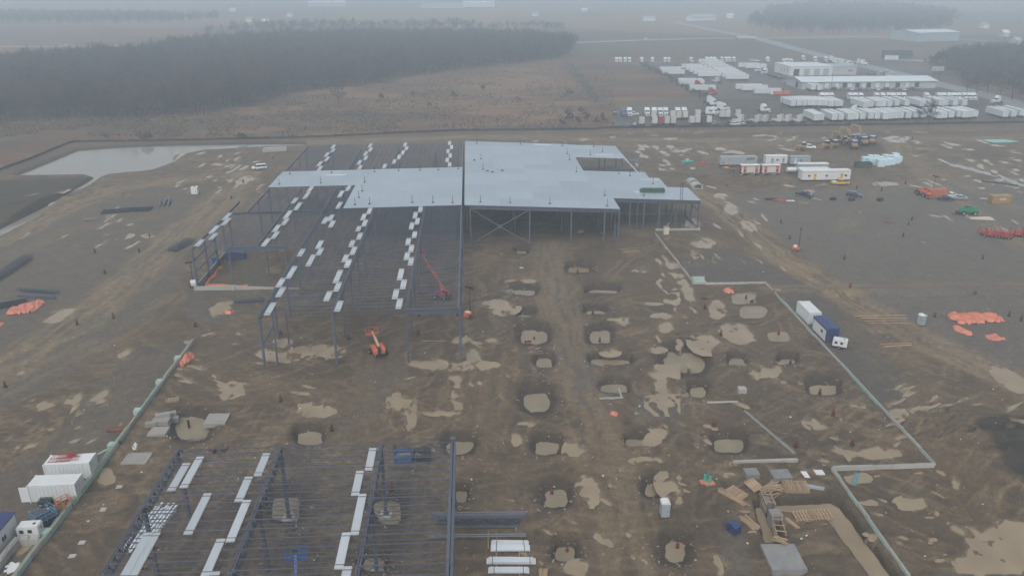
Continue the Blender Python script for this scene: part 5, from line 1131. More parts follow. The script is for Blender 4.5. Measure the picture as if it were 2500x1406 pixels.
pallet('wooden slatted panel lying flat near the insulated wall', (421, 978), 2.0, 1.4, math.radians(15), 0, n=6); lumber('plank leaning over the muddy pit beside the footing slab', (478, 1072), 3.0, 2, math.radians(28), .35, .3, .06, WOODD, 1, .02); lumber('rusty brown form panels stacked against the insulated wall', (290, 1050), 3.2, 3, math.radians(5), .45, .42, .12, RUST, 3, .02, 'form_stack')
lumber('scattered pale planks beside the fifth flooded pit', (1305, 855), 2.6, 5, math.radians(15), .8, .1, .06, WOOD, 1, .35); lumber('single long plank lying on the mud by the columns', (1062, 833), 5.2, 1, 0, .1, .16, .06, WOOD, 1, .01); lumber('upright plank lying along the gravel track', (1353, 848), 2.2, 1, math.radians(85), .1, .14, .05, WOOD, 1, .01)
lumber('jumble of grey bars near the flooded pit', (1245, 712), 3.0, 6, math.radians(40), .4, .1, .08, CAPW, 1, .7); lumber('stack of dark pallets and boards in the laydown yard', (222, 537), 3.6, 5, math.radians(20), .5, .3, .12, WOODD, 3, .25); lumber('loose boards scattered inside the west wing', (668, 660), 4.0, 9, math.radians(20), .5, .14, .05, WOOD, 1, .5)
lumber('boards lying across the mud below the generator', (2160, 780), 11, 4, math.radians(1), 1.3, .2, .08, WOOD, 1, .03); lumber('two long planks lying beside the tan puddle', (2190, 842), 6.5, 2, math.radians(9), 1.0, .22, .1, WOOD, 1, .05); lumber('pale planks and plywood heaped by the green telehandler', (2395, 534), 7.0, 5, math.radians(2), .5, .35, .1, OFFW, 2, .15); 
lumber('dark rusty channel lying along the ditch', (2440, 448), 12, 2, math.radians(-38), .6, .4, .3, DARK, 1, .01, 'steel_channel'); lumber('long white pipe beside the yellow container', (2406, 486), 4.2, 1, 0, .1, .25, .25, WHITE, 1, .01, 'white_pipe'); lumber('bundle of poles at the frame edge below the deck stacks', (1326, 1402), 2.0, 7, math.radians(85), .14, .09, .09, WOOD, 2, .06)
lumber('stack of grey deck bars under the front frame', (372, 1290), 9.5, 6, math.radians(86), .5, .28, .18, GALVB, 3, .02, 'bar_stack'); lumber('broken white foam boards beside the insulated wall', (330, 1090), .6, 9, .3, .22, .16, .05, WHITE, 1, 1.2, 'foam_scraps'); lumber('single pale board leaning near the insulated wall', (252, 1102), 2.2, 1, math.radians(60), .1, .35, .06, FOAM, 1, .01)
lumber('heap of white plastic and boards at the concrete blocks', (32, 1388), 1.4, 6, .5, .25, .4, .06, WHITE, 2, .6, 'plastic_heap')
lumber('scattered thin planks at the edge of the gravel strip', (1540, 612), 5, 4, math.radians(3), 1.0, .14, .06, WOOD, 1, .1)
# rough block wall by the west office
for i, (a, b) in enumerate([((0, 1385), (22, 1355)), ((22, 1355), (48, 1325)), ((48, 1327), (75, 1325)), ((75, 1325), (100, 1323)), ((-20, 1406), (0, 1385))]):
    p, q = G(*a), G(*b); d = q-p; mb = MB(); mb.box(0, d.length*.98, -.35, .35, -.3, 1.0); mb.box(.3, d.length*.9, -.2, .2, 1.0, 1.12); o = mb.build('concrete_block', CONC); o.location = p; o.rotation_euler = (0, 0, math.atan2(d.y, d.x)); tag(o, 'rough concrete barrier block in the wall beside the navy-roofed office', 'block', 'barrier blocks by the west office')
# lift cages by the wall
def cage(label, px, lx, ly, h, rz, col):
    p = G(*px); t = thing('lift_cage', label, 'lift cage', p, rz)
    mb = MB(); mb.box(-lx/2, lx/2, -ly/2, ly/2, .35, .75); mb.build('base', DARK, t)
    for z in (h*.5, h*.75, h):
        for k, (a, b) in enumerate([((-lx/2, -ly/2), (lx/2, -ly/2)), ((lx/2, -ly/2), (lx/2, ly/2)), ((lx/2, ly/2), (-lx/2, ly/2)), ((-lx/2, ly/2), (-lx/2, -ly/2))]):
            mb = MB(); mb.bar((*a, z), (*b, z), .07, .07); mb.build('rail', col, t)
    for x in (-lx/2, 0, lx/2):
        for y in (-ly/2, ly/2): mb = MB(); mb.bar((x, y, .7), (x, y, h), .07, .07); mb.build('upright', col, t)
    for x in (-lx/2+.3, lx/2-.3):
        for y in (-ly/2, ly/2): wheel(t, x, y, .35, .25)
    mb = MB(); mb.box(-lx/2, lx/2, -ly/2, ly/2, h*.45, h*.48); mb.build('platform', DARK, t)
cage('blue scissor lift with railed platform beside the insulated wall', (112, 1281), 2.6, 1.5, 2.4, math.radians(58), pm('bright_blue_paint', (.06, .20, .38), .5)); cage('orange steel stillage with open frame between container and wall', (158, 1240), 1.6, 1.2, 1.6, math.radians(50), ORANGE); cage('small yellow frame cart beside the blue scissor lift', (150, 1256), 1.0, .9, 1.5, math.radians(50), YELLOW)
pallet('dark wooden pallet leaning on the white container', (142, 1222), 1.2, 1.1, TH, 1.3, WOODD, 6, 'pallet'); cage('small dark green cart beside the white container', (112, 1232), 1.4, .9, .9, .1, DGREEN)
# bins
def bin_(label, px, lx, ly, h, rz, col, sloped=True, name='steel_bin', lid=False):
    p = G(*px); t = thing(name, label, 'bin', p, rz); w_ = .08
    for nm, a in (('side', (-lx/2, lx/2, -ly/2, -ly/2+w_, .1, h)), ('side', (-lx/2, lx/2, ly/2-w_, ly/2, .1, h)), ('end', (-lx/2, -lx/2+w_, -ly/2+w_, ly/2-w_, .1, h)), ('end', (lx/2-w_, lx/2, -ly/2+w_, ly/2-w_, .1, h*.8 if sloped else h)), ('floor', (-lx/2+w_, lx/2-w_, -ly/2+w_, ly/2-w_, .1, .2))):
        mb = MB(); mb.box(*a); mb.build(nm, col, t)
    for i in range(4):
        x = -lx/2+lx*(i+.5)/4; mb = MB(); mb.box(x-.06, x+.06, -ly/2-.06, -ly/2-.002, .1, h-.05); mb.build('rib', col, t)
    for y in (-ly/2, ly/2): mb = MB(); mb.box(-lx/2-.03, lx/2+.03, y-.07, y+.07, h, h+.1); mb.build('rim', col, t)
    mb = MB(); mb.box(-lx/2+.2, lx/2-.2, -ly/2+.15, ly/2-.15, .2, h*.55); mb.build('rubbish', WOODD, t)
    if lid: mb = MB(); mb.prism([(-lx/2, h), (lx/2, h*.9), (lx/2, h*1.0), (0, h*1.25), (-lx/2, h*1.15)], -ly/2, ly/2); mb.build('lid', col, t)
    return t
bin_('blue steel bin with rubbish under the front frame beams', (985, 1122), 2.6, 2.0, 1.2, .1, BLUE); bin_('dark steel bin holding old tyres under the front frame', (1030, 1118), 2.5, 2.0, 1.0, .05, DARK); bin_('small blue lidded bin beside the trench', (1790, 1297), 1.5, 1.1, 1.1, math.radians(-60), NAVY, lid=True)
for k in range(3):
    p = G(1028+k*6, 1110+k*3); bpy.ops.mesh.primitive_torus_add(major_radius=.5, minor_radius=.16, major_segments=16, minor_segments=8, location=(p.x, p.y, .85+k*.2)); o = bpy.context.object; o.name = 'tyre'; o.data.materials.append(BLACK); o.rotation_euler = (.3*k, .2, 0); tag(o, 'old black tyre thrown in the dark steel bin', 'tyre', 'tyres in the bin')
bin_('dark green steel dumpster in front of the pale blue wrapped pallets', (2106, 409), 6.0, 2.3, 1.9, TH-.08, DGREEN, False); bin_('blue covered bin inside the west wing', (578, 632), 4.5, 2.2, 1.7, .1, NAVY, lid=True); bin_('small bright blue bin at the west wing columns', (526, 645), 1.8, 1.5, 1.3, .7, BLUE)
# wrapped pallets
k = 0
for x, y, s, h in [(2112, 398, 2.6, 2.3), (2124, 402, 2.4, 2.4), (2136, 400, 2.5, 2.3), (2148, 407, 2.6, 2.6), (2138, 396, 2.5, 2.6), (2150, 398, 2.6, 2.4), (2160, 404, 2.5, 2.4), (2162, 395, 2.5, 2.7), (2173, 402, 2.6, 2.4), (2175, 395, 2.4, 2.5), (2186, 399, 2.5, 2.6), (2191, 395, 2.3, 2.3), (2126, 394, 2.4, 2.4), (2184, 392, 2.2, 2.9)]:
    k += 1; p = G(x, y); t = thing('wrapped_pallet', 'pale blue wrapped pallet stacked behind the dark green dumpster', 'pallet load', p, random.uniform(-.15, .15), 'pale blue wrapped pallets')
    mb = MB(); a = s/2; mb.add([(-a, -a, .15), (a, -a, .15), (a, a, .15), (-a, a, .15), (-a*.97, -a, h), (a, -a*.96, h*.97), (a*.96, a, h), (-a, a*.97, h*1.02), (0, 0, h*1.05)], [(0, 3, 2, 1), (0, 1, 5, 4), (1, 2, 6, 5), (2, 3, 7, 6), (3, 0, 4, 7), (4, 5, 8), (5, 6, 8), (6, 7, 8), (7, 4, 8)]); mb.build('wrapped_load', SKYBLUE, t); mb = MB(); mb.box(-a, a, -a, a, 0, .15); mb.build('base', WOODD, t)
# pipes, blocks, odds and ends
for i in range(6):
    p, q = G(1664, 399), G(1692, 397); d = q-p; mb = MB(); mb.cyl((0, 0, 0), (d.x, d.y, 0), .2, 10); o = mb.build('teal_pipe', TEAL, None, False); o.location = p+Vector((0, (i % 3)*.42, .22+(i//3)*.38)); tag(o, 'teal plastic pipe in the bundle behind the low roof wing', 'pipe', 'bundle of teal pipes')
for i in range(9):
    p = G(646+i*6.2, 371-i*.35); mb = MB(); mb.cyl((0, -1.2, .75), (0, 1.2, .75), .75, 14); mb.cyl((0, -1.26, .75), (0, -1.1, .75), .85, 14); o = mb.build('concrete_pipe', CONC); o.location = p; o.rotation_euler = (0, 0, .2); tag(o, 'short concrete pipe section in the row beside the pond', 'pipe', 'concrete pipes by the pond')
for i, (x, y) in enumerate([(1690, 449), (1700, 459)]):
    p = G(x, y); t = thing('culvert_section', 'grey arched concrete culvert section beside the road, '+('flat one behind' if i == 0 else 'rounded one in front'), 'culvert', p, TH+.1)
    mb = MB(); mb.prism([(-1.7, 0), (-1.7, 1.0), (-1.2, 1.6), (-.5, 1.85), (.5, 1.85), (1.2, 1.6), (1.7, 1.0), (1.7, 0), (1.3, 0), (1.3, .9), (.8, 1.4), (0, 1.5), (-.8, 1.4), (-1.3, .9), (-1.3, 0)], -1.5, 1.5); mb.build('arch', CONC, t); mb = MB(); mb.box(-1.3, 1.3, -1.5, 1.5, 0, .12); mb.build('base', CONC, t)
def cone_base(px, lab):
    p = G(*px); t = thing('pipe_stub', lab, 'pipe', p, .2)
    mb = MB(); mb.cyl((0, 0, .1), (0, 0, 1.5), .22, 12); mb.build('pipe', TEAL, t); mb = MB(); mb.box(-.7, .7, -.45, .45, 0, .2); mb.build('base', TARP, t); mb = MB(); mb.cyl((0, 0, 1.5), (0, 0, 1.52), .17, 10); mb.build('mouth', BLACK, t)
cone_base((1721, 1176), 'teal pipe standing in an orange block, beside the loose planks side'); cone_base((1732, 1180), 'teal pipe standing in an orange block, nearer the concrete footing')
p = G(2084, 1181); t = thing('blue_standpipe', 'tall pale blue pipe standing upright behind the foundation corner', 'pipe', p, 0); mb = MB(); mb.cyl((0, 0, -.2), (.25, 0, 2.0), .22, 12); mb.build('pipe', pm('pale_blue_pipe', (.10, .33, .46), .4), t); mb = MB(); mb.cyl((.25, 0, 2.0), (.252, 0, 2.02), .17, 10); mb.build('mouth', BLACK, t)
p = G(463, 1050); t = thing('steel_post', 'dark steel post standing in the flooded pit', 'post', p, .1); mb = MB(); mb.box(-.18, .18, -.05, .05, -.2, 2.1); mb.box(-.05, .05, -.18, .18, -.2, 2.1); mb.build('shaft', DARK, t); mb = MB(); mb.box(-.3, .3, -.3, .3, -.25, -.15); mb.build('base', DARK, t)
for lab, a, h in [('short grey-blue column stub standing beyond the tracks', (1273, 654), 2.0)]:
    p = G(*a); t = thing('column_stub', lab, 'column', p, .1); mb = MB(); ibeam(mb, (0, 0, .35), (0, 2.6, .9), .4, .35); mb.build('shaft', STEEL, t); mb = MB(); mb.box(-.5, .5, -.5, .3, 0, .15); mb.build('base', CONC, t)
p = G(1626, 572); t = thing('timber_crate', 'tan timber crate standing at the low wing corner', 'crate', p, .1); mb = MB(); mb.box(-.7, .7, -.5, .5, 0, 2.1); mb.build('crate', OFFW, t); mb = MB(); mb.box(-.75, .75, -.55, .55, 2.1, 2.2); mb.build('lid', WOOD, t); mb = MB(); mb.bar((0, 0, 2.2), (.8, .3, 3.2), .4, .06); mb.build('loose_sheet', CHROME, t)
for x, y in [(1628, 590), (1652, 590)]: tag(pallet('', (x, y), 1.2, 1.1, .1, 0, WOODD, 5, 'pallet_stack', None, 4), 'stack of grey pallets near the low wing corner', 'pallet stack', 'pallet stacks by the low wing')
tag(pallet('', (2169, 544), 2.6, 1.6, -.2, 0, WOODD, 7, 'board_stack', None, 3), 'grey stack of boards alone on the gravel yard', 'board stack')
for i, (x, y) in enumerate([(2033, 488), (2078, 490), (2148, 490)]): tag(pallet('', (x, y), 1.8, 1.2, .3*i, 0, DARK, 6, 'dark_crate', None, 4), 'dark crate of fittings on the edge of the gravel yard', 'crate', 'dark crates on the gravel yard')
lumber('bundle of red bars on the edge of the gravel yard', (1903, 491), 4.0, 8, 0, .15, .12, .12, REDP, 3, .03, 'bar_bundle'); lumber('short stack of white strips beside the red bars', (1927, 491), 3.2, 3, 0, .25, .3, .1, WHITE, 2, .02, 'strip_stack'); lumber('red drum pallet beside the teal pipes', (1714, 400), 2.0, 4, 0, .4, .4, .5, REDP, 2, .02, 'red_crate')
lumber('grey rubble heap with broken boards beyond the wrapped pallets', (2252, 366), 9, 9, .05, .5, .5, .4, WOODD, 2, .5, 'rubble_heap')
# red compact machines in two rows
def red_machine(x, y, rz, lab, grp):
    p = G(x, y); t = thing('compact_machine', lab, 'machine', p, rz, grp)
    mb = MB(); mb.prism([(-1.0, .55), (.9, .55), (1.0, .9), (.6, 1.45), (-.3, 1.5), (-.6, 1.9), (-1.0, 1.9)], -.6, .6); mb.build('body', REDP, t); mb = MB(); mb.bar((.8, 0, 1.0), (1.6, 0, 2.1), .2, .2); mb.bar((1.6, 0, 2.1), (2.1, 0, .5), .18, .18); mb.build('arm', REDP, t)
    for yy in (-.6, .6):
        for xx in (-.6, .6): wheel(t, xx, yy, .42, .3)
    mb = MB(); mb.bar((-.9, -.5, 1.8), (-.9, -.5, 2.5), .06, .06); mb.bar((-.9, .5, 1.8), (-.9, .5, 2.5), .06, .06); mb.bar((-.9, -.5, 2.5), (-.9, .5, 2.5), .06, .06); mb.build('roll_bar', PLASTICG, t)
for i in range(7): red_machine(2402+i*9.5, 576+1.2*i, random.uniform(1.0, 2.4), 'small red machine in the longer row on the gravel', 'red machines, longer row')
for i in range(4): red_machine(2474+i*10, 577+i*.5, random.uniform(1.0, 2.4), 'small red machine in the shorter row on the gravel', 'red machines, shorter row')
# telehandlers
def telehandler(label, px, rz, col, s=1.0):
    p = G(*px); t = thing('telehandler', label, 'telehandler', p, rz)
    for x in (-1.6, 1.6):
        for y in (-1.05, 1.05): wheel(t, x, y, .72, .5)
    mb = MB(); mb.prism([(-2.7, .8), (2.4, .8), (2.6, 1.2), (1.2, 1.55), (-2.2, 1.8), (-2.8, 1.5)], -.75, .75); mb.build('chassis', col, t)
    mb = MB(); mb.prism([(-1.0, 1.2), (.6, 1.2), (.75, 1.9), (.4, 2.55), (-.9, 2.55)], -1.1, -.25); mb.build('cab', GLASS, t); mb = MB(); mb.box(-1.0, .5, -1.15, -.2, 2.55, 2.65); mb.build('cab_roof', col, t)
    mb = MB(); mb.prism([(-1.9, 1.3), (1.0, 1.3), (1.2, 1.7), (-1.8, 2.0)], .3, 1.1); mb.build('engine_cover', col, t)
    mb = MB(); mb.bar((-2.4, .05, 2.35), (2.6, .05, 1.75), .38, .42); mb.build('boom', col, t); mb = MB(); mb.bar((2.4, .05, 1.8), (3.3, .05, .8), .3, .35); mb.build('boom_head', col, t)
    mb = MB(); mb.box(3.2, 3.35, -.6, .7, .35, 1.3); mb.bar((3.3, -.3, .35), (4.5, -.3, .3), .14, .08); mb.bar((3.3, .4, .35), (4.5, .4, .3), .14, .08); mb.build('fork', DARK, t)
    return t
telehandler('green telehandler on the gravel yard beside the pale planks', (2362, 524), math.radians(175), GREEN); telehandler('orange telehandler parked at the orange container', (2254, 478), math.radians(100), ORANGE)
mb_ = gen('small orange compressor beside the orange container', (2268, 486), .2, 'compressor', 1.6, 1.0)
for c in mb_.children:
    if c.name.startswith('enclosure'): c.data.materials[0] = ORANGE
# earthmovers
def tracks(t, L_, gauge, h=.9, w_=.6):
    for y in (-gauge/2, gauge/2):
        mb = MB(); mb.prism([(-L_/2, .35), (-L_/2+.35, 0), (L_/2-.35, 0), (L_/2, .35), (L_/2-.2, h-.1), (L_/2-.5, h), (-L_/2+.5, h), (-L_/2+.2, h-.1)], y-w_/2, y+w_/2); o = mb.build('track', BLACK, t)
        for x in (-L_/2+.5, L_/2-.5): mb = MB(); s = 1 if y > 0 else -1; mb.cyl((x, y+s*w_/2, h*.5), (x, y+s*(w_/2+.04), h*.5), .33, 10); mb.build('sprocket', YELLOW, o)
def excavator(label, px, rz, reach=1.0):
    p = G(*px); t = thing('excavator', label, 'excavator', p, rz); tracks(t, 4.6, 2.6, 1.0, .7)
    mb = MB(); mb.prism([(-2.6, 1.1), (1.6, 1.1), (1.6, 1.5), (.4, 2.1), (-2.2, 2.3), (-2.8, 1.8)], -1.35, 1.35); mb.build('house', YELLOW, t); mb = MB(); mb.prism([(.2, 1.5), (1.75, 1.5), (1.8, 2.2), (1.4, 3.05), (.2, 3.05)], .35, 1.3); mb.build('cab', GLASS, t); mb = MB(); mb.box(.15, 1.5, .33, 1.33, 3.05, 3.15); mb.build('cab_roof', WHITE, t)
    mb = MB(); a, b, c = Vector((1.2, -.1, 1.9)), Vector((3.2, -.1, 5.6*reach)), Vector((6.2, -.1, 6.3*reach)); mb.bar(a, b, .55, .7); mb.bar(b, c, .5, .6); mb.build('boom', YELLOW, t); mb = MB(); mb.bar(c, (6.9, -.1, 2.4), .4, .5); mb.build('stick', YELLOW, t); mb = MB(); mb.cyl((1.6, -.1, 1.7), (3.6, -.1, 4.9*reach), .11, 8); mb.build('cylinder', CHROME, t)
    mb = MB(); mb.prism([(6.3, 2.4), (7.3, 2.3), (7.2, 1.2), (6.5, .8), (5.9, 1.3)], -.75, .55); mb.build('bucket', DARK, t)
def dozer(label, px, rz):
    p = G(*px); t = thing('bulldozer', label, 'bulldozer', p, rz); tracks(t, 3.6, 2.1, 1.0, .55)
    mb = MB(); mb.prism([(-1.7, .8), (1.8, .8), (1.8, 1.8), (.2, 1.95), (-1.7, 1.6)], -.7, .7); mb.build('hull', YELLOW, t); mb = MB(); mb.box(-1.2, .1, -.75, .75, 1.9, 2.95); mb.build('cab', GLASS, t); mb = MB(); mb.box(-1.35, .2, -.85, .85, 2.95, 3.08); mb.build('cab_roof', WHITE, t)
    mb = MB(); mb.prism([(2.3, .1), (2.6, .1), (2.45, .7), (2.6, 1.3), (2.3, 1.3)], -1.7, 1.7); mb.build('blade', YELLOW, t)
    for y in (-1.0, 1.0): mb = MB(); mb.bar((0, y, .6), (2.35, y, .5), .16, .22); mb.build('push_arm', YELLOW, t)
def hauler(label, px, rz):
    p = G(*px); t = thing('articulated_hauler', label, 'dump truck', p, rz)
    for x in (-2.6, -.9, 2.6):
        for y in (-1.2, 1.2): wheel(t, x, y, .9, .65, BLACK, YELLOW)
    mb = MB(); mb.prism([(1.3, 1.1), (4.1, 1.1), (4.2, 1.9), (2.9, 2.2), (1.3, 2.2)], -1.1, 1.1); mb.build('hood', YELLOW, t); mb = MB(); mb.prism([(1.1, 2.0), (2.7, 2.0), (2.4, 3.2), (1.1, 3.2)], -.8, .8); mb.build('cab', GLASS, t); mb = MB(); mb.box(.95, 2.55, -.95, .95, 3.2, 3.3); mb.build('cab_roof', WHITE, t)
    mb = MB(); mb.prism([(-4.4, 2.6), (-3.6, 1.5), (.6, 1.3), (.8, 2.9), (-3.8, 3.0)], -1.5, 1.5); mb.build('dump_body', NAVY, t); mb = MB(); mb.box(-3.6, 1.4, -.5, .5, .9, 1.3); mb.build('chassis', DARK, t)
excavator('yellow excavator with lowest boom in the machine cluster', (2062, 353), math.radians(195), .85); excavator('yellow excavator between the haulers in the machine cluster', (2086, 349), math.radians(160), .95); excavator('yellow excavator with highest boom behind the haulers', (2112, 346), math.radians(35+130), 1.12)
dozer('yellow bulldozer next to the excavators', (2035, 357), math.radians(200)); dozer('yellow bulldozer farther from the excavators', (2015, 359), math.radians(200)); dozer('small yellow bulldozer beside the white pickup', (1957, 363), math.radians(170))
hauler('dump truck with dark blue body at the end of the machine cluster', (2127, 352), math.radians(250)); hauler('dump truck with dark blue body in the middle of the machine cluster', (2105, 354), math.radians(262)); hauler('dump truck with dark blue body beside the leading excavator', (2083, 357), math.radians(255))
# ================================================================ CARS
def car_parts(t, body, kind='sedan'):
    L_, W_ = {'sedan': (4.6, 1.8), 'suv': (4.8, 1.95), 'van': (5.1, 1.98), 'pickup': (5.6, 2.0)}[kind]; h = L_/2
    low = {'sedan': [(-h, .35), (h, .35), (h, .7), (h-.15, .85), (h-1.35, 1.0), (-h+.9, 1.02), (-h, .95)], 'suv': [(-h, .4), (h, .4), (h, .85), (h-.15, 1.0), (h-1.2, 1.1), (-h, 1.1)], 'van': [(-h, .4), (h, .4), (h, .8), (h-.2, .95), (h-1.0, 1.1), (-h, 1.1)], 'pickup': [(-h, .5), (h, .5), (h, 1.0), (h-.15, 1.1), (h-1.4, 1.2), (-h, 1.2)]}[kind]
    top = {'sedan': [(h-1.4, 1.0), (h-2.1, 1.45), (-h+1.3, 1.45), (-h+.6, 1.02)], 'suv': [(h-1.2, 1.1), (h-1.95, 1.75), (-h+.35, 1.75), (-h+.05, 1.1)], 'van': [(h-.9, 1.1), (h-1.7, 1.8), (-h+.3, 1.82), (-h+.03, 1.1)], 'pickup': [(h-1.5, 1.2), (h-2.1, 1.85), (h-3.5, 1.85), (h-3.7, 1.2)]}[kind]
    mb = MB(); mb.prism(low, -W_/2, W_/2); mb.build('body', body, t)
    mb = MB(); n = len(top); k = .86; vs = [(x, -W_/2*(1 if z < 1.3 else k)+.02, z) for x, z in top]+[(x, W_/2*(1 if z < 1.3 else k)-.02, z) for x, z in top]
    mb.add(vs, [tuple(range(n)), tuple(range(2*n-1, n-1, -1))]+[(i, (i+1) % n, (i+1) % n+n, i+n) for i in range(n)]); mb.build('cabin_glass', GLASS, t)
    xs = [x for x, z in top if z > 1.3]; z = max(z for _, z in top); mb = MB(); mb.box(min(xs)-.05, max(xs)+.05, -W_/2*k-.01, W_/2*k+.01, z-.04, z+.04); mb.build('roof', body, t)
    for x in ([min(xs), (min(xs)+max(xs))/2, max(xs)]):
        for s in (-1, 1): mb = MB(); mb.bar((x, s*W_/2*k, z-.02), (x+(-.35 if x == min(xs) and kind != 'pickup' else .45 if x == max(xs) else 0), s*(W_/2-.01), 1.12), .09, .05); mb.build('pillar', body, t)
    for x in (-h+.9, h-.95):
        for y in (-W_/2+.06, W_/2-.06): wheel(t, x, y, .35 if kind != 'pickup' else .4, .24)
    for y in (-W_/2+.3, W_/2-.3): mb = MB(); mb.box(h-.02, h+.03, y-.18, y+.18, .65, .8); mb.build('headlight', WHITE, t); mb = MB(); mb.box(-h-.03, -h+.02, y-.12, y+.12, .75, .95); mb.build('tail_light', TAIL, t)
    if kind == 'pickup': mb = MB(); mb.box(-h+.12, h-3.75, -W_/2+.12, W_/2-.12, 1.1, 1.205); mb.build('bed_floor', DARK, t)
def car(label, px, rz, col, kind, name=None):
    t = thing(name or {'sedan': 'car', 'suv': 'car', 'van': 'minivan', 'pickup': 'pickup_truck'}[kind], label, {'sedan': 'car', 'suv': 'car', 'van': 'van', 'pickup': 'pickup truck'}[kind], G(*px), rz); car_parts(t, col, kind); return t
CW = pm('white_car_paint', (.72, .74, .75), .25, 0, .03, 1, .1, 0, coat=.5); CB = pm('dark_car_paint', (.02, .024, .032), .2, 0, .05, 1, .15, 0, coat=.5); CS = pm('silver_car_paint', (.36, .38, .40), .25, .3, .05, 1, .1, .1, coat=.4); CN = pm('navy_car_paint', (.02, .03, .07), .2, 0, .05, 1, .1, 0, coat=.5)
car('white minivan on the dirt track between the pond and the warehouse', (633, 413), math.radians(205), CW, 'van'); y_ = car('yellow pickup with white hood in front of the long white office', (2050, 451), math.radians(180), YELLOWB, 'pickup')
mb = MB(); mb.box(1.35, 2.7, -.9, .9, 1.13, 1.22); mb.build('hood', WHITE, y_); mb = MB(); mb.box(.2, .5, -.5, .5, 1.9, 2.05); mb.build('light_bar', AMBER, y_)
car('black pickup parked on the gravel yard edge', (1964, 481), math.radians(-50), CB, 'pickup'); car('dark blue car parked on the gravel yard edge', (2086, 481), math.radians(-35), CN, 'suv'); car('white pickup beside the small bulldozer', (1974, 361), math.radians(-15), CW, 'pickup')
car('dark sedan in front of the orange container', (2306, 489), math.radians(170), CN, 'sedan'); car('white car half hidden behind the parked sedans', (2318, 481), math.radians(180), CW, 'sedan'); car('silver sedan parked by the orange container', (2340, 487), math.radians(165), CS, 'sedan')
# ================================================================ PEOPLE
def person(label, px, rz, top, loc=None, hat=WHITE, reach=.2):
    p = G(*px) if loc is None else Vector(loc); t = thing('person', label, 'person', p, rz)
    import bmesh
    J = [(0, 0, .95), (0, 0, 1.2), (0, .02, 1.42), (0, .03, 1.52), (0, .04, 1.64), (0, .05, 1.74), (.2, 0, 1.42), (.3, .05, 1.15), (.28, .05+reach, .95), (-.2, 0, 1.42), (-.3, .05, 1.15), (-.28, .05+reach, .95), (.1, 0, .9), (.12, .06, .5), (.13, -.02, .08), (.13, .12, .04), (-.1, 0, .9), (-.12, .0, .5), (-.13, -.06, .08), (-.13, .08, .04)]
    E_ = [(0, 1), (1, 2), (2, 3), (3, 4), (4, 5), (2, 6), (6, 7), (7, 8), (2, 9), (9, 10), (10, 11), (0, 12), (12, 13), (13, 14), (14, 15), (0, 16), (16, 17), (17, 18), (18, 19)]
    R_ = [.15, .16, .14, .06, .10, .09, .075, .055, .04, .075, .055, .04, .10, .075, .05, .045, .10, .075, .05, .045]
    me = bpy.data.meshes.new('body'); me.from_pydata(J, E_, []); o = obj('body', me, t); m = o.modifiers.new('skin', 'SKIN')
    for v, r in zip(me.skin_vertices[0].data, R_): v.radius = (r, r)
    me.skin_vertices[0].data[0].use_root = True; o.modifiers.new('sub', 'SUBSURF').levels = 1; me.materials.append(CLOTH)
    mb = MB(); mb.cyl((0, 0, .92), (0, .01, 1.45), .215, 12, .20); mb.build('vest', top, t, True)
    mb = MB(); mb.cyl((0, .05, 1.70), (0, .05, 1.83), .135, 12, .08); mb.cyl((0, .07, 1.69), (0, .07, 1.71), .165, 12); mb.build('hard_hat', hat, t, True)
    mb = MB(); mb.cyl((0, .06, 1.54), (0, .07, 1.70), .10, 10, .105); mb.build('face', SKIN, t, True)
person('person in yellow high visibility vest standing between generator and scissor lift', (103, 1303), 2.5, HIVIS); person('person in dark clothes walking near the cream washrooms, hands low', (1786, 424), 1.0, CLOTH, reach=.05); person('person in dark clothes following beside the other near the washrooms', (1790.5, 424.5), 1.2, CLOTH, reach=.3, hat=DARK)
person('person in orange vest standing under the warehouse joists by the red lift', (1046, 668), 0, TARP, reach=.25)

# ================================================================ LITTER AND TUSSOCKS
def scatter_boxes(name, label, cat, spots, mats, size):
    mb = MB(); r = random.Random(12)
    for x, y, k in spots:
        z = gz(x, y); l = r.uniform(*size)*(2.2 if k == 1 else 1); w_ = l*(.22 if k == 1 else r.uniform(.5, .9)); h = w_*r.uniform(.3, .7); a = r.uniform(0, 3.14); c, s_ = math.cos(a)*l/2, math.sin(a)*l/2; mb.mi = k; mb.bar((x-c, y-s_, z+h*.3), (x+c, y+s_, z+h*.3+r.uniform(-.03, .03)), w_, h)
    o = mb.build(name, mats); tag(o, label, cat, kind='stuff')
RUB = pm('pale_rubble', (.30, .275, .235), .8, 0, .3, 2, .3, 0); spots = []; rr0 = random.Random(5)
for cx, cy_, w_, h_ in PITS:
    for _ in range(24):
        a = rr0.uniform(0, 6.28); f = rr0.uniform(1.25, 2.1); p = P(cx+math.cos(a)*w_*.55*f, cy_-2+math.sin(a)*h_*.62*f); spots.append((p.x, p.y, 0 if rr0.random() < .8 else 1))
for _ in range(800):
    p = P(rr0.uniform(0, 2500), 420+980*rr0.random()**1.0); spots.append((p.x, p.y, rr0.choice([0, 0, 0, 0, 1, 1, 2])))
scatter_boxes('site_litter', 'stones, timber offcuts and scraps scattered over the muddy site', 'litter', spots, [RUB, WOOD, WHITE], (.08, .28))
def tussocks(name, label, n, cond, h, mat, seed):
    r = random.Random(seed); mb = MB(); k = 0
    while k < n:
        px, py = cond(r); p = P(px, py); z = gz(p.x, p.y); k += 1
        for _ in range(4):
            a = r.uniform(0, 6.28); d = Vector((math.cos(a), math.sin(a), 0)); s_ = Vector((-d.y, d.x, 0))*.28; hh = h*r.uniform(.5, 1.2); b = Vector((p.x, p.y, z-.05))+d*.2
            mb.add([b-s_, b+s_, b+d*hh*.5+Vector((0, 0, hh))], [(0, 1, 2)])
    o = mb.build(name, mat); tag(o, label, 'grass', kind='stuff')
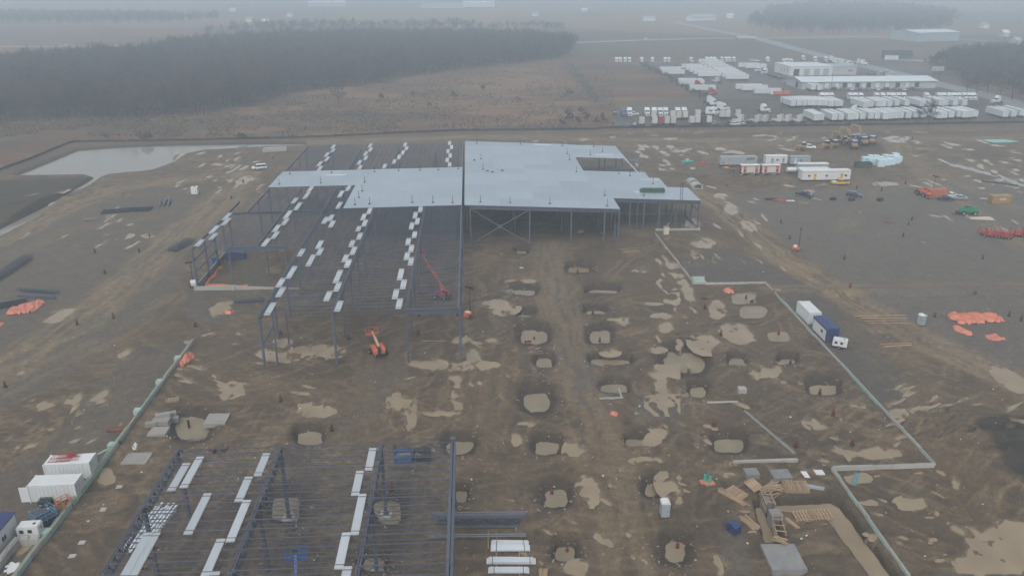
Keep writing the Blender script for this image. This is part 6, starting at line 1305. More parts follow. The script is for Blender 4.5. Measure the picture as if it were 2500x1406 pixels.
DRYG = pm('dry_grass', (.20, .145, .082), .9, 0, .4, .03, 0, 0); BRSH = pm('brown_brush', (.085, .058, .046), .9, 0, .3, .05, 0, 0)
def fieldpt(r):
    while True:
        x = r.uniform(-40, 1500); lo = 338-24*max(0, x-700)/800; hi = 300-(.08*x if x < 600 else 48+(x-600)*.13); y = r.uniform(max(hi, 160), lo-4)
        if vnoise(np.array([x/60.]), np.array([y/9.]), 3)[0] > .38: return x, y
tussocks('dry_grass', 'dry tawny grass standing over the rough field', 9000, fieldpt, .55, DRYG, 3); tussocks('low_brush', 'dark brown low brush over the rough field', 3500, fieldpt, .8, BRSH, 4)
# ================================================================ SILT FENCE
def fence(label, pts, h=.95, step=6.0):
    P3 = [G(*p) for p in pts]; t = thing('silt_fence', label, 'silt fence', P3[0].copy()); o0 = P3[0]
    pm_ = MB(); pm_.box(-.06, .06, -.06, .06, -.2, h+.25); pme = pm_.mesh('post', WOODD)
    for A, C in zip(P3, P3[1:]):
        L_ = (C.xy-A.xy).length; n = max(1, round(L_/2.5)); hd = math.atan2(C.y-A.y, C.x-A.x); vs = []; fs = []
        for i in range(n+1):
            q = A+(C-A)*i/n; z = gz(q.x, q.y); hh = h*random.uniform(.85, 1.08); dx, dy = -math.sin(hd)*.02, math.cos(hd)*.02
            vs += [(q.x-o0.x-dx, q.y-o0.y-dy, z-.15-o0.z), (q.x-o0.x-dx, q.y-o0.y-dy, z+hh-o0.z), (q.x-o0.x+dx, q.y-o0.y+dy, z+hh-o0.z), (q.x-o0.x+dx, q.y-o0.y+dy, z-.15-o0.z)]
        for i in range(n): fs += [(4*i+k, 4*i+4+k, 4*i+4+(k+1) % 4, 4*i+(k+1) % 4) for k in range(4)]
        mb = MB(); mb.add(vs, fs); mb.build('fabric', FABRIC, t)
        for i in range(int(L_/step)):
            q = A+(C-A)*((i+.5)*step/L_); obj('post', pme, t, (q.x-o0.x, q.y-o0.y, gz(q.x, q.y)-o0.z))
fence('black silt fence along the pond and in front of the rough field', [(-60, 446), (0, 417), (70, 392), (165, 352), (185, 348), (450, 344), (720, 338), (900, 330), (1100, 321), (1300, 318), (1500, 315)])
fence('black silt fence between the muddy site and the truck yard', [(1500, 315), (1660, 313), (2000, 308), (2300, 304), (2600, 299)], 1.1)
# ================================================================ TRUCK YARD
tp = thing('semi_trailer', 'white box semi-trailer', 'trailer'); trailer_mesh(tp, 15.6, WHITET)
mb = MB(); mb.box(3.2, 6.8, -1.32, -1.303, 3.1, 3.35); mb.build('name_strip', DARK, tp)
def tractor(name, col, label):
    t = thing(name, label, 'truck')
    mb = MB(); mb.prism([(-3.4, .75), (3.3, .75), (3.3, 1.0), (-3.4, 1.0)], -.45, .45); mb.build('chassis', DARK, t)
    mb = MB(); mb.prism([(.9, .8), (3.4, .7), (3.45, 1.45), (3.2, 1.8), (1.4, 2.1), (.9, 2.1)], -.85, .85); mb.build('hood', col, t)
    mb = MB(); mb.prism([(-1.7, .8), (1.3, .8), (1.4, 2.05), (1.0, 2.9), (.2, 3.75), (-.6, 4.0), (-1.7, 4.0)], -1.2, 1.2); mb.build('cab', col, t)
    mb = MB(); mb.add([(1.43, -1.05, 2.12), (1.43, 1.05, 2.12), (1.06, 1.0, 2.86), (1.06, -1.0, 2.86)], [(0, 1, 2, 3)]); mb.build('windscreen', GLASS, t)
    for y in (-1, 1):
        mb = MB(); mb.add([(.3, y*1.21, 2.1), (1.25, y*1.21, 2.1), (.98, y*1.21, 2.75), (.3, y*1.21, 2.75)], [(0, 1, 2, 3)]); mb.build('side_window', GLASS, t)
        mb = MB(); mb.cyl((-1.3, y*.95, .72), (.6, y*.95, .72), .33, 10); mb.build('fuel_tank', CHROME, t)
        mb = MB(); mb.cyl((2.6, y*.75, .5), (2.6, y*1.1, .5), .5, 12); mb.build('front_wheel', BLACK, t)
        mb = MB()
        for x in (-1.9, -3.1): mb.cyl((x, y*.6, .5), (x, y*1.2, .5), .5, 12)
        mb.box(-3.0, -2.0, min(y*.65, y*.8), max(y*.65, y*.8), .4, .6); mb.build('rear_wheel_pair', BLACK, t)
        mb = MB(); mb.box(1.3, 1.5, y*1.32-.08, y*1.32+.08, 1.9, 2.6); mb.build('mirror', DARK, t)
        mb = MB(); mb.box(3.38, 3.48, y*.62-.14, y*.62+.14, 1.05, 1.3); mb.build('headlight', WHITE, t)
    mb = MB(); mb.box(3.44, 3.5, -.4, .4, .85, 1.6); mb.build('grille', DARK, t); mb = MB(); mb.box(3.3, 3.6, -1.1, 1.1, .4, .75); mb.build('bumper', col, t)
    return t
BT = pm('blue_cab_paint', (.05, .10, .2), .4); RT = pm('red_cab_paint', (.30, .03, .03), .4); DT = pm('dark_cab_paint', (.04, .045, .055), .4); CT = pm('grey_white_cab_paint', (.48, .47, .45), .5, 0, .08, 1, .3, .1)
tw = tractor('tractor_truck', WHITET, ''); tb = tractor('tractor_truck', BT, 'blue highway tractor parked at the field corner of the truck yard'); tr = tractor('tractor_truck', RT, 'red highway tractor standing among the grey tractors by the fence'); td = tractor('tractor_truck', DT, ''); tg = tractor('tractor_truck', CT, '')
C5 = lambda x, y: (1940+x/4.464, 120+y/4.464); C4 = lambda x, y: (1480+x/5.208, 120+y/5.208); C8 = lambda x, y: (1660+x/8.333, 140+y/8.333)
def trail(px_rear, hd, label, group, L_=15.6):
    p = G(*px_rear); place(tp, USED, p+Vector((math.cos(hd), math.sin(hd), 0))*L_/2, hd, label, group)
hd1 = (lambda a, b: math.atan2(b.y-a.y, b.x-a.x))(P(*C5(230, 805)), P(*C5(85, 735))); hd2 = (lambda a, b: math.atan2(b.y-a.y, b.x-a.x))(P(*C5(790, 657)), P(*C5(590, 590)))
for x, y in [(235, 805), (285, 800), (430, 800), (500, 797), (600, 795), (660, 792), (735, 788), (825, 786), (895, 786), (985, 790), (1030, 786), (1090, 782), (1150, 778), (1235, 778), (1320, 772), (1400, 772), (1570, 780), (1625, 778), (1700, 772), (1790, 765), (1850, 772), (1900, 770), (1960, 765)]: trail(C5(x, y), hd1, 'white box trailer in the long row along the silt fence', 'trailers along the silt fence')
for x, y in [(2290, 768), (2380, 765), (2470, 755)]: trail(C5(x, y), hd1, 'white box trailer in the short group near the yard corner', 'trailers near the yard corner')
for x, y in [(-20, 645), (45, 642), (105, 640), (165, 638), (215, 638), (275, 640), (325, 642), (395, 650), (455, 648), (495, 645)]: trail(C5(x, y), hd2, 'white box trailer in the second row, end nearest the tractor-trailer rig', 'second trailer row, rig end')
for x, y in [(770, 660), (825, 655), (910, 652), (965, 650), (1030, 648), (1110, 642), (1220, 640), (1390, 648), (1460, 645), (1590, 640), (1640, 638), (1745, 640), (1845, 640)]: trail(C5(x, y), hd2, 'white box trailer in the second row below the parked white tractors', 'second trailer row, tractor end')
hd3 = 0.03+math.pi
for i in range(10): trail((1826-i*8.2, 197-i*4.4), hd3, 'white box trailer in the dense slanting block of trailers', 'dense trailer block')
for i in range(5): trail((1757-i*11, 190-i*5.0), hd3+.0, 'white box trailer in the short slanting block beside the dense block', 'short trailer block', 15.6)
for x, y in [(480, 590), (440, 560), (705, 705)]: trail(C8(x, y), hd3, 'white box trailer at the field edge of the truck yard', 'trailers at the field edge')
for x, y in [(1640, 680), (1760, 705), (2030, 770), (1740, 250), (1590, 228)]: trail(C8(x, y), hd3, 'white box trailer standing loose in the middle of the truck yard', 'loose trailers in the yard')
ot = thing('flatbed_load', 'orange and white loaded flatbed trailer beside the loose white trailers', 'trailer', G(*C8(2030, 795)), TH); mb = MB(); mb.box(-6, 6, -1.2, 1.2, 1.0, 1.2); mb.build('bed', DARK, ot); mb = MB(); mb.box(-4.5, 5.5, -1.15, 1.15, 1.2, 2.9); mb.build('load', ORANGE, ot); mb = MB(); mb.box(-5.9, -4.6, -1.1, 1.1, 1.2, 3.2); mb.build('headboard', WHITE, ot)
for x in (-4.2, 4.2): wheel(ot, x, -1.0, .5, .5)
for i, (x, y) in enumerate([(-2, 0), (0, 8)]): trail((1480+ (1100+0)/5.208+i*9-30, 120+(300)/5.208+i*7), hd3, 'white box trailer behind the field-edge bushes', 'trailers behind the bushes')
for x, y in [(200, 465), (270, 468)]: trail(C5(x, y), hd1, 'white trailer backed up to the long loading dock', 'trailers at the dock')
FACE = -math.pi/2
def trk(proto, px, hd, label, group): place(proto, USED, G(*px), hd+random.uniform(-.04, .04), label, group)
for x in (1505, 1514, 1526, 1536, 1566, 1592, 1623, 1632, 1687): trk(tw, (x, 153), FACE, 'white highway tractor in the far row along the field', 'tractors in the far row by the field')
for x in (1725, 1735, 1744, 1762, 1772, 1780, 1791, 1873): trk(tw, (x, 152), FACE, 'white highway tractor in the far row behind the dense trailer block', 'tractors behind the dense trailer block')
for x, y in [(1960, 148), (1989, 151), (2015, 151), (2030, 149), (2036, 154), (2043, 156), (2050, 156), (2058, 158), (2072, 161), (2097, 157), (2107, 159), (1913, 157), (1922, 156), (1930, 157)]: trk(tw, (x, y), FACE+(.9 if x > 2020 else 0), 'white highway tractor parked around the white garage building', 'tractors around the garage')
for g, xs in [('behind the second trailer row, group of three by the dock trailers', (290, 340, 392)), ('behind the second trailer row, middle group of three', (598, 650, 710)), ('behind the second trailer row, group of six', (885, 950, 1015, 1063, 1120, 1178)), ('behind the second trailer row, alone between two groups', (1430,)), ('behind the second trailer row, group of eight', (1565, 1615, 1675, 1725, 1775, 1835, 1890, 1937))]:
    for x in xs: trk(tw, C5(x, 556), FACE, 'white highway tractor '+g, 'tractors '+g)
trk(tw, (2432, 252), math.pi+.3, 'white highway tractor standing alone at the road side of the yard', 'lone tractor by the road'); trk(tw, (2081, 276), math.pi*.9, 'white highway tractor peeping over the fence-side trailer row', 'tractor between the rows')
trk(tw, C4(2005, 800), FACE+.8, 'white highway tractor coupled at the end of the second trailer row', 'coupled tractor')
trk(tb, C4(215, 848), FACE, None, None)
for x in (290, 515, 605, 680, 750, 905, 985): trk(tw, C4(x, 848), FACE, 'white highway tractor in the near row facing the fence', 'tractors facing the fence')
for x, y in [(445, 968), (610, 965), (765, 963), (845, 960), (1080, 955), (1150, 952), (1295, 950)]: trk(tg, C4(x, y), math.pi/2, 'dull grey-white tractor backed against the silt fence, field end', 'grey tractors at the fence, field end')
for x, y in [(1690, 940), (1910, 938), (2000, 938), (2190, 935), (2290, 935), (2440, 935)]: trk(tg, C4(x, y), math.pi*.75, 'dull grey-white tractor backed against the silt fence, trailer end', 'grey tractors at the fence, trailer end')
trk(tr, C4(690, 963), math.pi/2, None, None); trk(td, C4(1230, 950), math.pi/2, 'dark highway tractor among the grey tractors by the fence', None)
for x, y in [(600, 885), (840, 885), (915, 892), (995, 890), (1155, 870), (1465, 880), (1530, 880), (1665, 870)]: trk(tg, C4(x, y), math.pi/2, 'dull grey-white tractor in the second line behind the fence', 'grey tractors, second line')
for x, y in [(1320, 690), (1360, 720), (1450, 770), (1490, 785), (1310, 840), (1375, 838)]: trk(tw, C4(x, y), -.6, 'white highway tractor in the slanting line at the field edge', 'slanting line of tractors')
trk(tr, C8(640, 760), -.6, 'red highway tractor at the head of the slanting line', 'red tractor at the slanting line'); trk(tr, C8(360, 600), 0.1, 'red highway tractor beside the field-edge trailers', 'red tractor by the trailers')
trk(tw, C8(1600, 300), math.pi+.5, 'white highway tractor by the wrecks beside the garage', 'tractors by the garage wrecks'); trk(tw, C8(1720, 345), math.pi+.5, 'white highway tractor nearest the dark scrap heap', 'tractors by the garage wrecks'); trk(tg, C8(740, 520), 2.2, 'dull grey tractor coupled to the short trailer block', 'coupled tractor, short block')
cs = thing('car', 'small parked car by the fence of the truck yard', 'car'); car_parts(cs, CS, 'sedan'); cw_ = thing('car', 'white parked car', 'car'); car_parts(cw_, CW, 'suv'); cd_ = thing('car', 'dark parked car', 'car'); car_parts(cd_, CB, 'suv')
for i, (x, y) in enumerate([(265, 985), (365, 985), (1380, 960), (1560, 958), (1745, 955), (1830, 955)]): place(cd_ if i % 2 else cs, USED, G(*C4(x, y)), random.uniform(0, 6), ('dark' if i % 2 else 'silver')+' car parked among tractors by the silt fence', 'cars by the silt fence')
for x, y in [(1640, 968), (350, 842)]: place(cw_, USED, G(*C4(x, y)), 0.2, 'white car parked among the tractors by the silt fence', 'white cars by the fence')
place(cd_, USED, G(*C4(110, 838)), 1.5, 'dark car parked beside the blue tractor', 'cars beside the blue tractor')
for i, (x, y) in enumerate([(1480, 80), (1560, 90)]): place(cw_, USED, G(*C8(x, y)), .1, 'white car in the far row by the field', 'white cars in the far row')
rr_ = random.Random(4)
for i in range(16): place([cd_, cs, cw_][i % 3], USED, G(*C5(rr_.uniform(760, 1060), rr_.uniform(262, 305))), rr_.uniform(-.3, .3), ['dark', 'silver', 'white'][i % 3]+' car in the staff car park beside the garage', ['dark', 'silver', 'white'][i % 3]+' staff cars')
for i in range(11): place([cd_, cs, cw_][i % 3], USED, G(*C5(425+i*95, 447+rr_.uniform(-3, 6))), 1.5+rr_.uniform(-.2, .2), ['dark', 'silver', 'white'][i % 3]+' car parked along the front of the loading dock', ['dark', 'silver', 'white'][i % 3]+' cars at the dock')
for i in range(5): place(cd_, USED, G(*C8(1840+i*50, 390+i*16)), rr_.uniform(0, 3), 'dark scrapped vehicle in the heap beside the garage', 'scrapped vehicles')
# light poles
lpp = thing('light_pole', 'tall yard light pole', 'light pole'); mb = MB(); mb.cyl((0, 0, 0), (0, 0, 11), .16, 8, .09); mb.build('pole', DARK, lpp); mb = MB(); mb.bar((-1.1, 0, 11), (1.1, 0, 11), .1, .1); mb.build('crossarm', DARK, lpp)
for x in (-1, 0, 1): mb = MB(); mb.cb((x, -.2, 11.1), (.5, .7, .2)); mb.build('lamp_head', WHITE, lpp)
for x, y, l in [(*C8(330, 700), 'beside the field-edge trailers'), (*C8(2080, 900), 'rising from the second trailer row'), (*C5(1480, 640), 'behind the bare tree in the trailers'), (*C4(2210, 930), 'among the grey tractors by the fence'), (*C5(390, 470), 'in front of the loading dock')]: place(lpp, USED, G(x, y), .1, 'tall dark light pole with pale lamps '+l)
# ---- buildings of the yard
DOCKW = pm('pale_metal_cladding', (.40, .42, .42), .6, 0, .08, .3, .15, 0, dcol=(.3, .27, .24)); ROOFW = pm('pale_metal_roof', (.60, .66, .68), .45, .1, .05, .1, .1, 0)
def gable(t, L_, W_, eave, ridge, wall, roof, over=.5):
    mb = MB(); mb.box(-L_/2, L_/2, 0, W_, 0, eave); mb.prism([(0, 0), (0, 0)], 0, 0) if False else None; mb.build('wall', wall, t)
    mb = MB(); h = W_/2
    vs = [(-L_/2-over, -over, eave+.02), (-L_/2-over, h, ridge), (-L_/2-over, W_+over, eave+.02), (L_/2+over, -over, eave+.02), (L_/2+over, h, ridge), (L_/2+over, W_+over, eave+.02)]
    vs += [(x, y, z+.25) for x, y, z in vs]
    mb.add(vs, [(0, 3, 4, 1), (1, 4, 5, 2), (6, 7, 10, 9), (7, 8, 11, 10), (0, 6, 9, 3), (2, 5, 11, 8), (0, 1, 7, 6), (1, 2, 8, 7), (3, 9, 10, 4), (4, 10, 11, 5)]); mb.build('roof', roof, t)
    for x in (-L_/2, L_/2): mb = MB(); mb.add([(x-.05, 0, eave), (x-.05, h, ridge), (x-.05, W_, eave), (x+.05, 0, eave), (x+.05, h, ridge), (x+.05, W_, eave)], [(0, 2, 1), (3, 4, 5), (0, 1, 4, 3), (1, 2, 5, 4), (0, 3, 5, 2)]); mb.build('gable', wall, t)
a, b_ = P(1957, 219), P(2283, 216); L_ = (b_-a).length; t = thing('loading_dock_building', 'long low metal loading dock building with pale roof and many dock doors', 'building', (a+b_)/2, math.atan2(b_.y-a.y, b_.x-a.x))
gable(t, L_, 24, 4.4, 6.2, DOCKW, ROOFW, .8)
for i, (x, dk) in enumerate([(335, 0), (447, 0), (530, 1), (587, 0), (668, 1), (740, 0), (790, 1), (887, 0), (993, 0), (1110, 1), (1213, 0), (1320, 1)]):
    u = (x-70)/(1530-70)*L_-L_/2; mb = MB(); mb.box(u-1.7, u+1.7, -.25, -.003, .6, 4.0); d = mb.build('dock_shelter', PLASTICG, t); mb = MB(); mb.box(u-1.3, u+1.3, -.29, -.254, .9, 3.6); mb.build('door', DARK if dk else WHITE, d)
for i in range(6): mb = MB(); u = -L_/2+L_*(i+.5)/6; mb.cyl((u, 12, 6.3), (u, 12, 7.0), .4, 8); mb.build('roof_vent', PLASTICG, t)
mb = MB(); mb.box(-L_/2-.06, -L_/2-.052, 6, 10, .2, 3.8); mb.build('end_door', DARK, t)
a, b_ = P(1935, 185), P(2095, 184); L_ = (b_-a).length; t = thing('garage_building', 'white flat-roofed truck garage with several tall doors behind the dock building', 'building', (a+b_)/2, math.atan2(b_.y-a.y, b_.x-a.x)+.06)
mb = MB(); mb.box(-L_/2-3, L_*.1, 0, 26, 0, 6.2); mb.build('wall', WHITE, t); mb = MB(); mb.box(-L_/2-3.2, L_*.1+.2, -.2, 26.2, 6.2, 6.6); mb.build('roof', ROOFW, t); mb = MB(); mb.box(L_*.1, L_/2, 1.5, 24, 0, 5.4); mb.build('wall', DOCKW, t); mb = MB(); mb.box(L_*.1+.22, L_/2+.2, 1.3, 24.2, 5.4, 5.75); mb.build('roof', PLASTICG, t)
for u, dk in [(-L_*.46, 1), (-L_*.3, 0), (-L_*.14, 0), (0, 0)]: mb = MB(); mb.box(u-2.1, u+2.1, -.1, -.003, .1, 4.6); mb.build('garage_door', DARK if dk else PLASTICG, t)
for u in (L_*.38, L_*.42): mb = MB(); mb.box(u-.5, u+.5, 1.4, 1.497, 2.2, 3.4); mb.build('window', GLASS, t)
for y in (4, 9, 14): mb = MB(); mb.box(-L_/2-3.1, -L_/2-3.003, y-.6, y+.6, 2.6, 4.0); mb.build('window', GLASS, t)
def shed(label, pa, pb, W_, eave, ridge, wall, roof, doors=(), name='shed'):
    a, b_ = P(*pa), P(*pb); L_ = (b_-a).length; t = thing(name, label, 'building', (a+b_)/2, math.atan2(b_.y-a.y, b_.x-a.x)); gable(t, L_, W_, eave, ridge, wall, roof)
    for f in doors: u = -L_/2+L_*f; mb = MB(); mb.box(u-2, u+2, -.1, -.003, 0, 3.4); mb.build('door', WHITE, t)
    return t
shed('dark green garage with pale doors beside the road', (2160, 146), (2226, 147), 12, 4.5, 7, DGREEN, DARK, (.08, .24, .4)); shed('wide grey industrial shed beyond the fields', (2240, 103), (2340, 100), 40, 9, 11, PLASTICG, ROOFW); shed('long white shed on the hazy horizon beyond the wood', (1134, 18), (1208, 17.5), 40, 9, 12, WHITE, WHITE); shed('very long pale shed beside the white shed on the horizon', (1030, 21), (1130, 20), 30, 6, 8, DOCKW, DOCKW)
shed('pale shed on the hazy horizon beyond the forest', (755, 18), (845, 17), 40, 9, 12, DOCKW, ROOFW); shed('pale house among the far fields beyond the truck yard', (1690, 52), (1748, 50), 14, 5, 9, WHITE, PLASTICG, (.3,), 'farmhouse'); shed('small pale house beyond the far road', (1570, 52), (1600, 52), 12, 4, 7, WHITE, PLASTICG, (.5,), 'farmhouse'); shed('small pale barn near the far crossroads', (1775, 45), (1790, 45), 10, 4, 7, WHITE, WHITE, (), 'barn')
shed('small grey farm building at the road crossing', (1800, 103), (1845, 103), 10, 3.5, 5, WOODD, PLASTICG, (), 'farm_building')
for i, (x, y) in enumerate([(600, 55), (640, 60), (700, 42), (560, 30), (1300, 40), (1420, 30), (2400, 70), (2450, 90), (2480, 110), (2100, 30), (1990, 35)]): shed(['hazy pale house in the far countryside', 'hazy grey house in the far countryside'][i % 2], (x, y), (x+14, y), 12, 4, 7, [WHITE, DOCKW][i % 2], [PLASTICG, WHITE][i % 2], (), 'distant_house')['group'] = ['pale far houses', 'grey far houses'][i % 2]
# roadside sign by the dock
p = P(2285, 196); t = thing('roadside_sign', 'pale billboard on a dark post at the road side of the dock building', 'sign', p, 0); mb = MB(); mb.cyl((-2, 0, 0), (-2, 0, 8), .2, 8); mb.cyl((2, 0, 0), (2, 0, 8), .2, 8); mb.build('post', DARK, t); mb = MB(); mb.box(-4, 4, -.15, .15, 6, 9); mb.build('board', PLASTICG, t)
# ================================================================ FAR ROADS
ROADM = pm('pale_wet_asphalt', (.20, .20, .20), .5, 0, .12, .05); LINEM = pm('gravel_shoulder', (.26, .25, .235), .7, 0, .1, .05)
def road(name, pts, hw, z=.22, mat=ROADM):
    g = [P(*p) for p in pts]; mb = MB(); vs = []
    for i, q in enumerate(g):
        d = (g[min(i+1, len(g)-1)]-g[max(i-1, 0)]).normalized(); nn = Vector((-d.y, d.x, 0)); vs += [(q+nn*hw)+Vector((0, 0, z)), (q-nn*hw)+Vector((0, 0, z)), (q+nn*(hw+1.5))+Vector((0, 0, -.3)), (q-nn*(hw+1.5))+Vector((0, 0, -.3))]
    fs = []
    for i in range(len(g)-1): a = 4*i; fs += [(a, a+1, a+5, a+4), (a+2, a, a+4, a+6), (a+1, a+3, a+7, a+5)]
    mb.add(vs, fs); return struct(mb.build(name, mat))
road('field_road', [(-400, 118), (0, 115), (410, 112), (1000, 108), (1405, 105), (1560, 99), (1740, 94), (1850, 96)], 4, .4, LINEM); road('highway', [(1650, 55), (1740, 74), (1850, 95), (2000, 135), (2140, 168), (2290, 206), (2420, 236), (2600, 285)], 7, .25); road('side_road', [(1850, 95), (2100, 90), (2240, 92), (2560, 108)], 4, .3, LINEM); road('shed_road', [(2180, 145), (2300, 152), (2300, 135)], 7, .24, LINEM)
for i, (x, y) in enumerate([(165, 113.5), (1830, 93), (1577, 98), (1900, 108)]): p = P(x, y); place(cw_, USED, (p.x, p.y, .45), .1, 'white vehicle driving along the far road', 'vehicles on the far roads')
# ================================================================ TREES
BARK = pm('bare_branches', (.055, .046, .042), .85, 0, .25, .3, 0, .25); TWIG = pm('bare_twigs', (.070, .055, .048), .9, 0, .2, .3, 0, .3)
def tree_mesh(seed, H_=17.0, dense=1.0, spread=1.0):
    r = random.Random(seed); tr_ = MB(); cr = MB()
    def tri(mb, p, q, a, b):
        d = (q-p).normalized(); x = d.cross(Vector((.3, .5, .8))).normalized(); y = d.cross(x)
        vs = [c+(x*math.cos(t_)+y*math.sin(t_))*R for c, R in ((p, a), (q, b)) for t_ in (0, 2.1, 4.2)]; mb.add(vs, [(0, 1, 4, 3), (1, 2, 5, 4), (2, 0, 3, 5)])
    def twig(p, d, l, w_):
        s = d.cross(Vector((r.uniform(-1, 1), r.uniform(-1, 1), r.uniform(-1, 1)))).normalized()*w_; cr.add([p-s, p+s, p+d*l], [(0, 1, 2)])
    def grow(p, d, l, w_, lev):
        q = p+d*l; tri(tr_ if lev < 1 else cr, p, q, w_, w_*.62)
        if lev >= 3:
            for _ in range(int(8*dense)): twig(p+d*l*r.random(), (d+Vector((r.gauss(0, .7), r.gauss(0, .7), r.gauss(.1, .6)))).normalized(), l*r.uniform(.6, 1.2), .05)
            return
        for i in range([4, 4, 3][lev]):
            f = r.uniform(.45, 1.0); dd = (d*.8+Vector((r.gauss(0, .62*spread), r.gauss(0, .62*spread), r.gauss(.12, .3)))).normalized(); grow(p+d*l*f, dd, l*r.uniform(.52, .75), w_*.55, lev+1)
        grow(q, (d+Vector((r.gauss(0, .2), r.gauss(0, .2), .1))).normalized(), l*.62, w_*.6, lev+1)
    grow(Vector((0, 0, -.3)), Vector((r.gauss(0, .05), r.gauss(0, .05), 1)).normalized(), H_*.40, H_*.018, 0)
    return tr_, cr
def tree(label, px, H_, seed, spread=1.0, grp=None, name='bare_tree', dense=1.3):
    a, b = tree_mesh(seed, H_, dense, spread); t = thing(name, label, 'tree', G(*px), seed*.7, grp); a.build('trunk', BARK, t); b.build('crown', TWIG, t); return t
tree('dark bare tree standing alone in the rough field before the forest', (826, 256), 13, 5, 1.2); tree('big bare spreading tree among the trailers along the silt fence', (2268, 306), 14, 6, 1.5)
for i, (x, y, h) in enumerate([(2380, 240, 17), (2410, 232, 19), (2440, 238, 18), (2470, 245, 20), (2360, 232, 15), (2500, 255, 17)]): tree('tall bare tree in the clump where the highway passes the yard', (x, y), h, 20+i, 1.3, 'bare trees by the highway', dense=1.6)
for i, (x, y, h) in enumerate([(1372, 308, 5), (1390, 300, 6), (1410, 306, 5), (1432, 300, 6.5), (1455, 306, 5), (1475, 300, 6), (1385, 285, 5), (1420, 280, 5)]): tree('leafless shrub in the thicket at the corner of the truck yard', (x, y), h, 40+i, 1.6, 'thicket by the truck yard', 'bare_shrub', 2)
for i, (x, y, h) in enumerate([(355, 346, 5), (365, 344, 4), (588, 342, 4), (595, 341, 3.5), (260, 340, 3)]): tree('leafless bush beside the silt fence behind the pond', (x, y), h, 60+i, 1.6, 'bushes behind the pond', 'bare_shrub', 2)
for i, (x, y, h) in enumerate([(930, 250, 6), (1010, 240, 5), (1110, 245, 6), (1180, 225, 6), (1385, 240, 7), (700, 235, 8), (605, 262, 10), (1050, 265, 4), (1265, 250, 4)]): tree('thin young bare tree scattered in the rough field', (x, y), h, 80+i, 1.1, 'young trees in the rough field')
FC = bpy.data.collections.new('forest_tree_kinds')
for s in range(7):
    a, b = tree_mesh(100+s, 17, 1.35, 1.15); n0_ = len(a.v); a.add(b.v, b.f); o = bpy.data.objects.new('forest_tree', a.mesh('forest_tree', TWIG)); FC.objects.link(o)
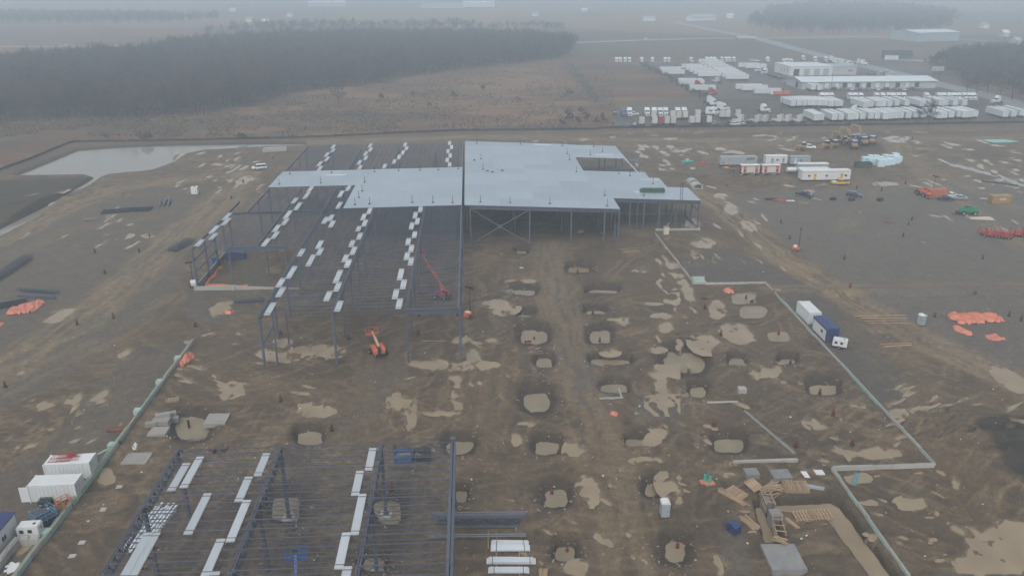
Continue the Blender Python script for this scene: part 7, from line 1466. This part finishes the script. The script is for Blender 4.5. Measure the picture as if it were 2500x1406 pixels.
def forest(name, label, poly, step, smin, smax, seed, zbase=0, wob=None):
    wob = step*5 if wob is None else wob
    g = [P(*p) for p in poly]; r = random.Random(seed); x0, x1 = min(p.x for p in g), max(p.x for p in g); y0, y1 = min(p.y for p in g), max(p.y for p in g); pts = []
    y = y0
    while y < y1:
        x = x0
        while x < x1:
            a0, b0 = x+r.uniform(-.5, .5)*step, y+r.uniform(-.5, .5)*step; c = False; wv = float(vnoise(np.array([a0/38.]), np.array([b0/38.]), seed)[0])-.5+.6*(float(vnoise(np.array([a0/11.]), np.array([b0/11.]), seed+9)[0])-.5); a, b = a0+wv*wob, b0+wv*wob
            for A, C in zip(g, g[1:]+g[:1]):
                if (A.y > b) != (C.y > b) and a < (C.x-A.x)*(b-A.y)/(C.y-A.y)+A.x: c = not c
            if c: pts.append((a0, b0, zbase))
            x += step
        y += step
    me = bpy.data.meshes.new(name); me.from_pydata(pts, [], []); o = obj(name, me); tag(o, label, 'forest', kind='stuff')
    ng = bpy.data.node_groups.new(name, 'GeometryNodeTree'); ng.interface.new_socket('Geometry', in_out='INPUT', socket_type='NodeSocketGeometry'); ng.interface.new_socket('Geometry', in_out='OUTPUT', socket_type='NodeSocketGeometry')
    N = ng.nodes; i_ = N.new('NodeGroupInput'); o_ = N.new('NodeGroupOutput'); ip = N.new('GeometryNodeInstanceOnPoints'); ci = N.new('GeometryNodeCollectionInfo'); ci.inputs[0].default_value = FC; ci.inputs['Separate Children'].default_value = True; ci.inputs['Reset Children'].default_value = True
    rv = N.new('FunctionNodeRandomValue'); rv.data_type = 'FLOAT_VECTOR'; rv.inputs[0].default_value = (-.05, -.05, 0); rv.inputs[1].default_value = (.05, .05, 6.283); rs = N.new('FunctionNodeRandomValue'); rs.data_type = 'FLOAT'; rs.inputs[2].default_value = smin; rs.inputs[3].default_value = smax; rs.inputs['Seed'].default_value = 3
    ip.inputs['Pick Instance'].default_value = True; l = ng.links
    l.new(i_.outputs[0], ip.inputs['Points']); l.new(ci.outputs[0], ip.inputs['Instance']); l.new(rv.outputs[0], ip.inputs['Rotation']); l.new(rs.outputs[1], ip.inputs['Scale']); l.new(ip.outputs[0], o_.inputs[0])
    o.modifiers.new('trees', 'NODES').node_group = ng; return len(pts)
print('forest', forest('forest', 'dense leafless forest fading into the mist behind the rough field', [(-420, 345), (0, 300), (180, 293), (330, 290), (560, 274), (600, 250), (760, 222), (850, 214), (1000, 187), (1220, 160), (1330, 150), (1405, 134), (1405, 114), (1300, 106), (1000, 101), (700, 106), (430, 126), (300, 150), (0, 172), (-420, 185)], 5.2, .6, 1.15, 1))
print(forest('treeline', 'hazy leafless wood beside the highway beyond the truck yard', [(2270, 165), (2330, 150), (2420, 140), (2700, 150), (2900, 260), (2640, 262), (2480, 225), (2400, 212), (2330, 190)], 7, .6, 1.1, 2), forest('treeline', 'faint wood on the misty slope beyond the highway', [(1840, 60), (1880, 30), (2000, 16), (2200, 22), (2330, 45), (2300, 78), (2100, 88), (1900, 82)], 13, .8, 1.2, 3), forest('treeline', 'faint tree belt in the mist beyond the field road', [(-300, 60), (200, 62), (500, 58), (560, 50), (300, 40), (-300, 38)], 14, .7, 1.0, 5), forest('treeline', 'misty hedge of bare trees beyond the forest edge', [(560, 88), (900, 76), (1380, 80), (1380, 70), (900, 62), (560, 70)], 16, .6, .9, 6), forest('undergrowth', 'leafless scrub along the field edge of the truck yard', [(1560, 162), (1575, 160), (1680, 215), (1730, 240), (1715, 245), (1640, 210)], 3.5, .14, .26, 7, 0, 4))
# ================================================================ HAZE
mb = MB(); mb.box(-5650, 5650, -500, 5650, -6, 70)
hm = bpy.data.materials.new('haze'); hm.use_nodes = True; n = hm.node_tree.nodes; n.clear()
pv = n.new('ShaderNodeVolumePrincipled'); pv.inputs['Color'].default_value = (.76, .895, 1.0, 1); pv.inputs['Density'].default_value = .00078; pv.inputs['Anisotropy'].default_value = .0
oo = n.new('ShaderNodeOutputMaterial'); hm.node_tree.links.new(pv.outputs[0], oo.inputs['Volume'])
hz = mb.build('haze', hm); tag(hz, 'pale grey mist lying over the whole site', 'haze', kind='stuff')
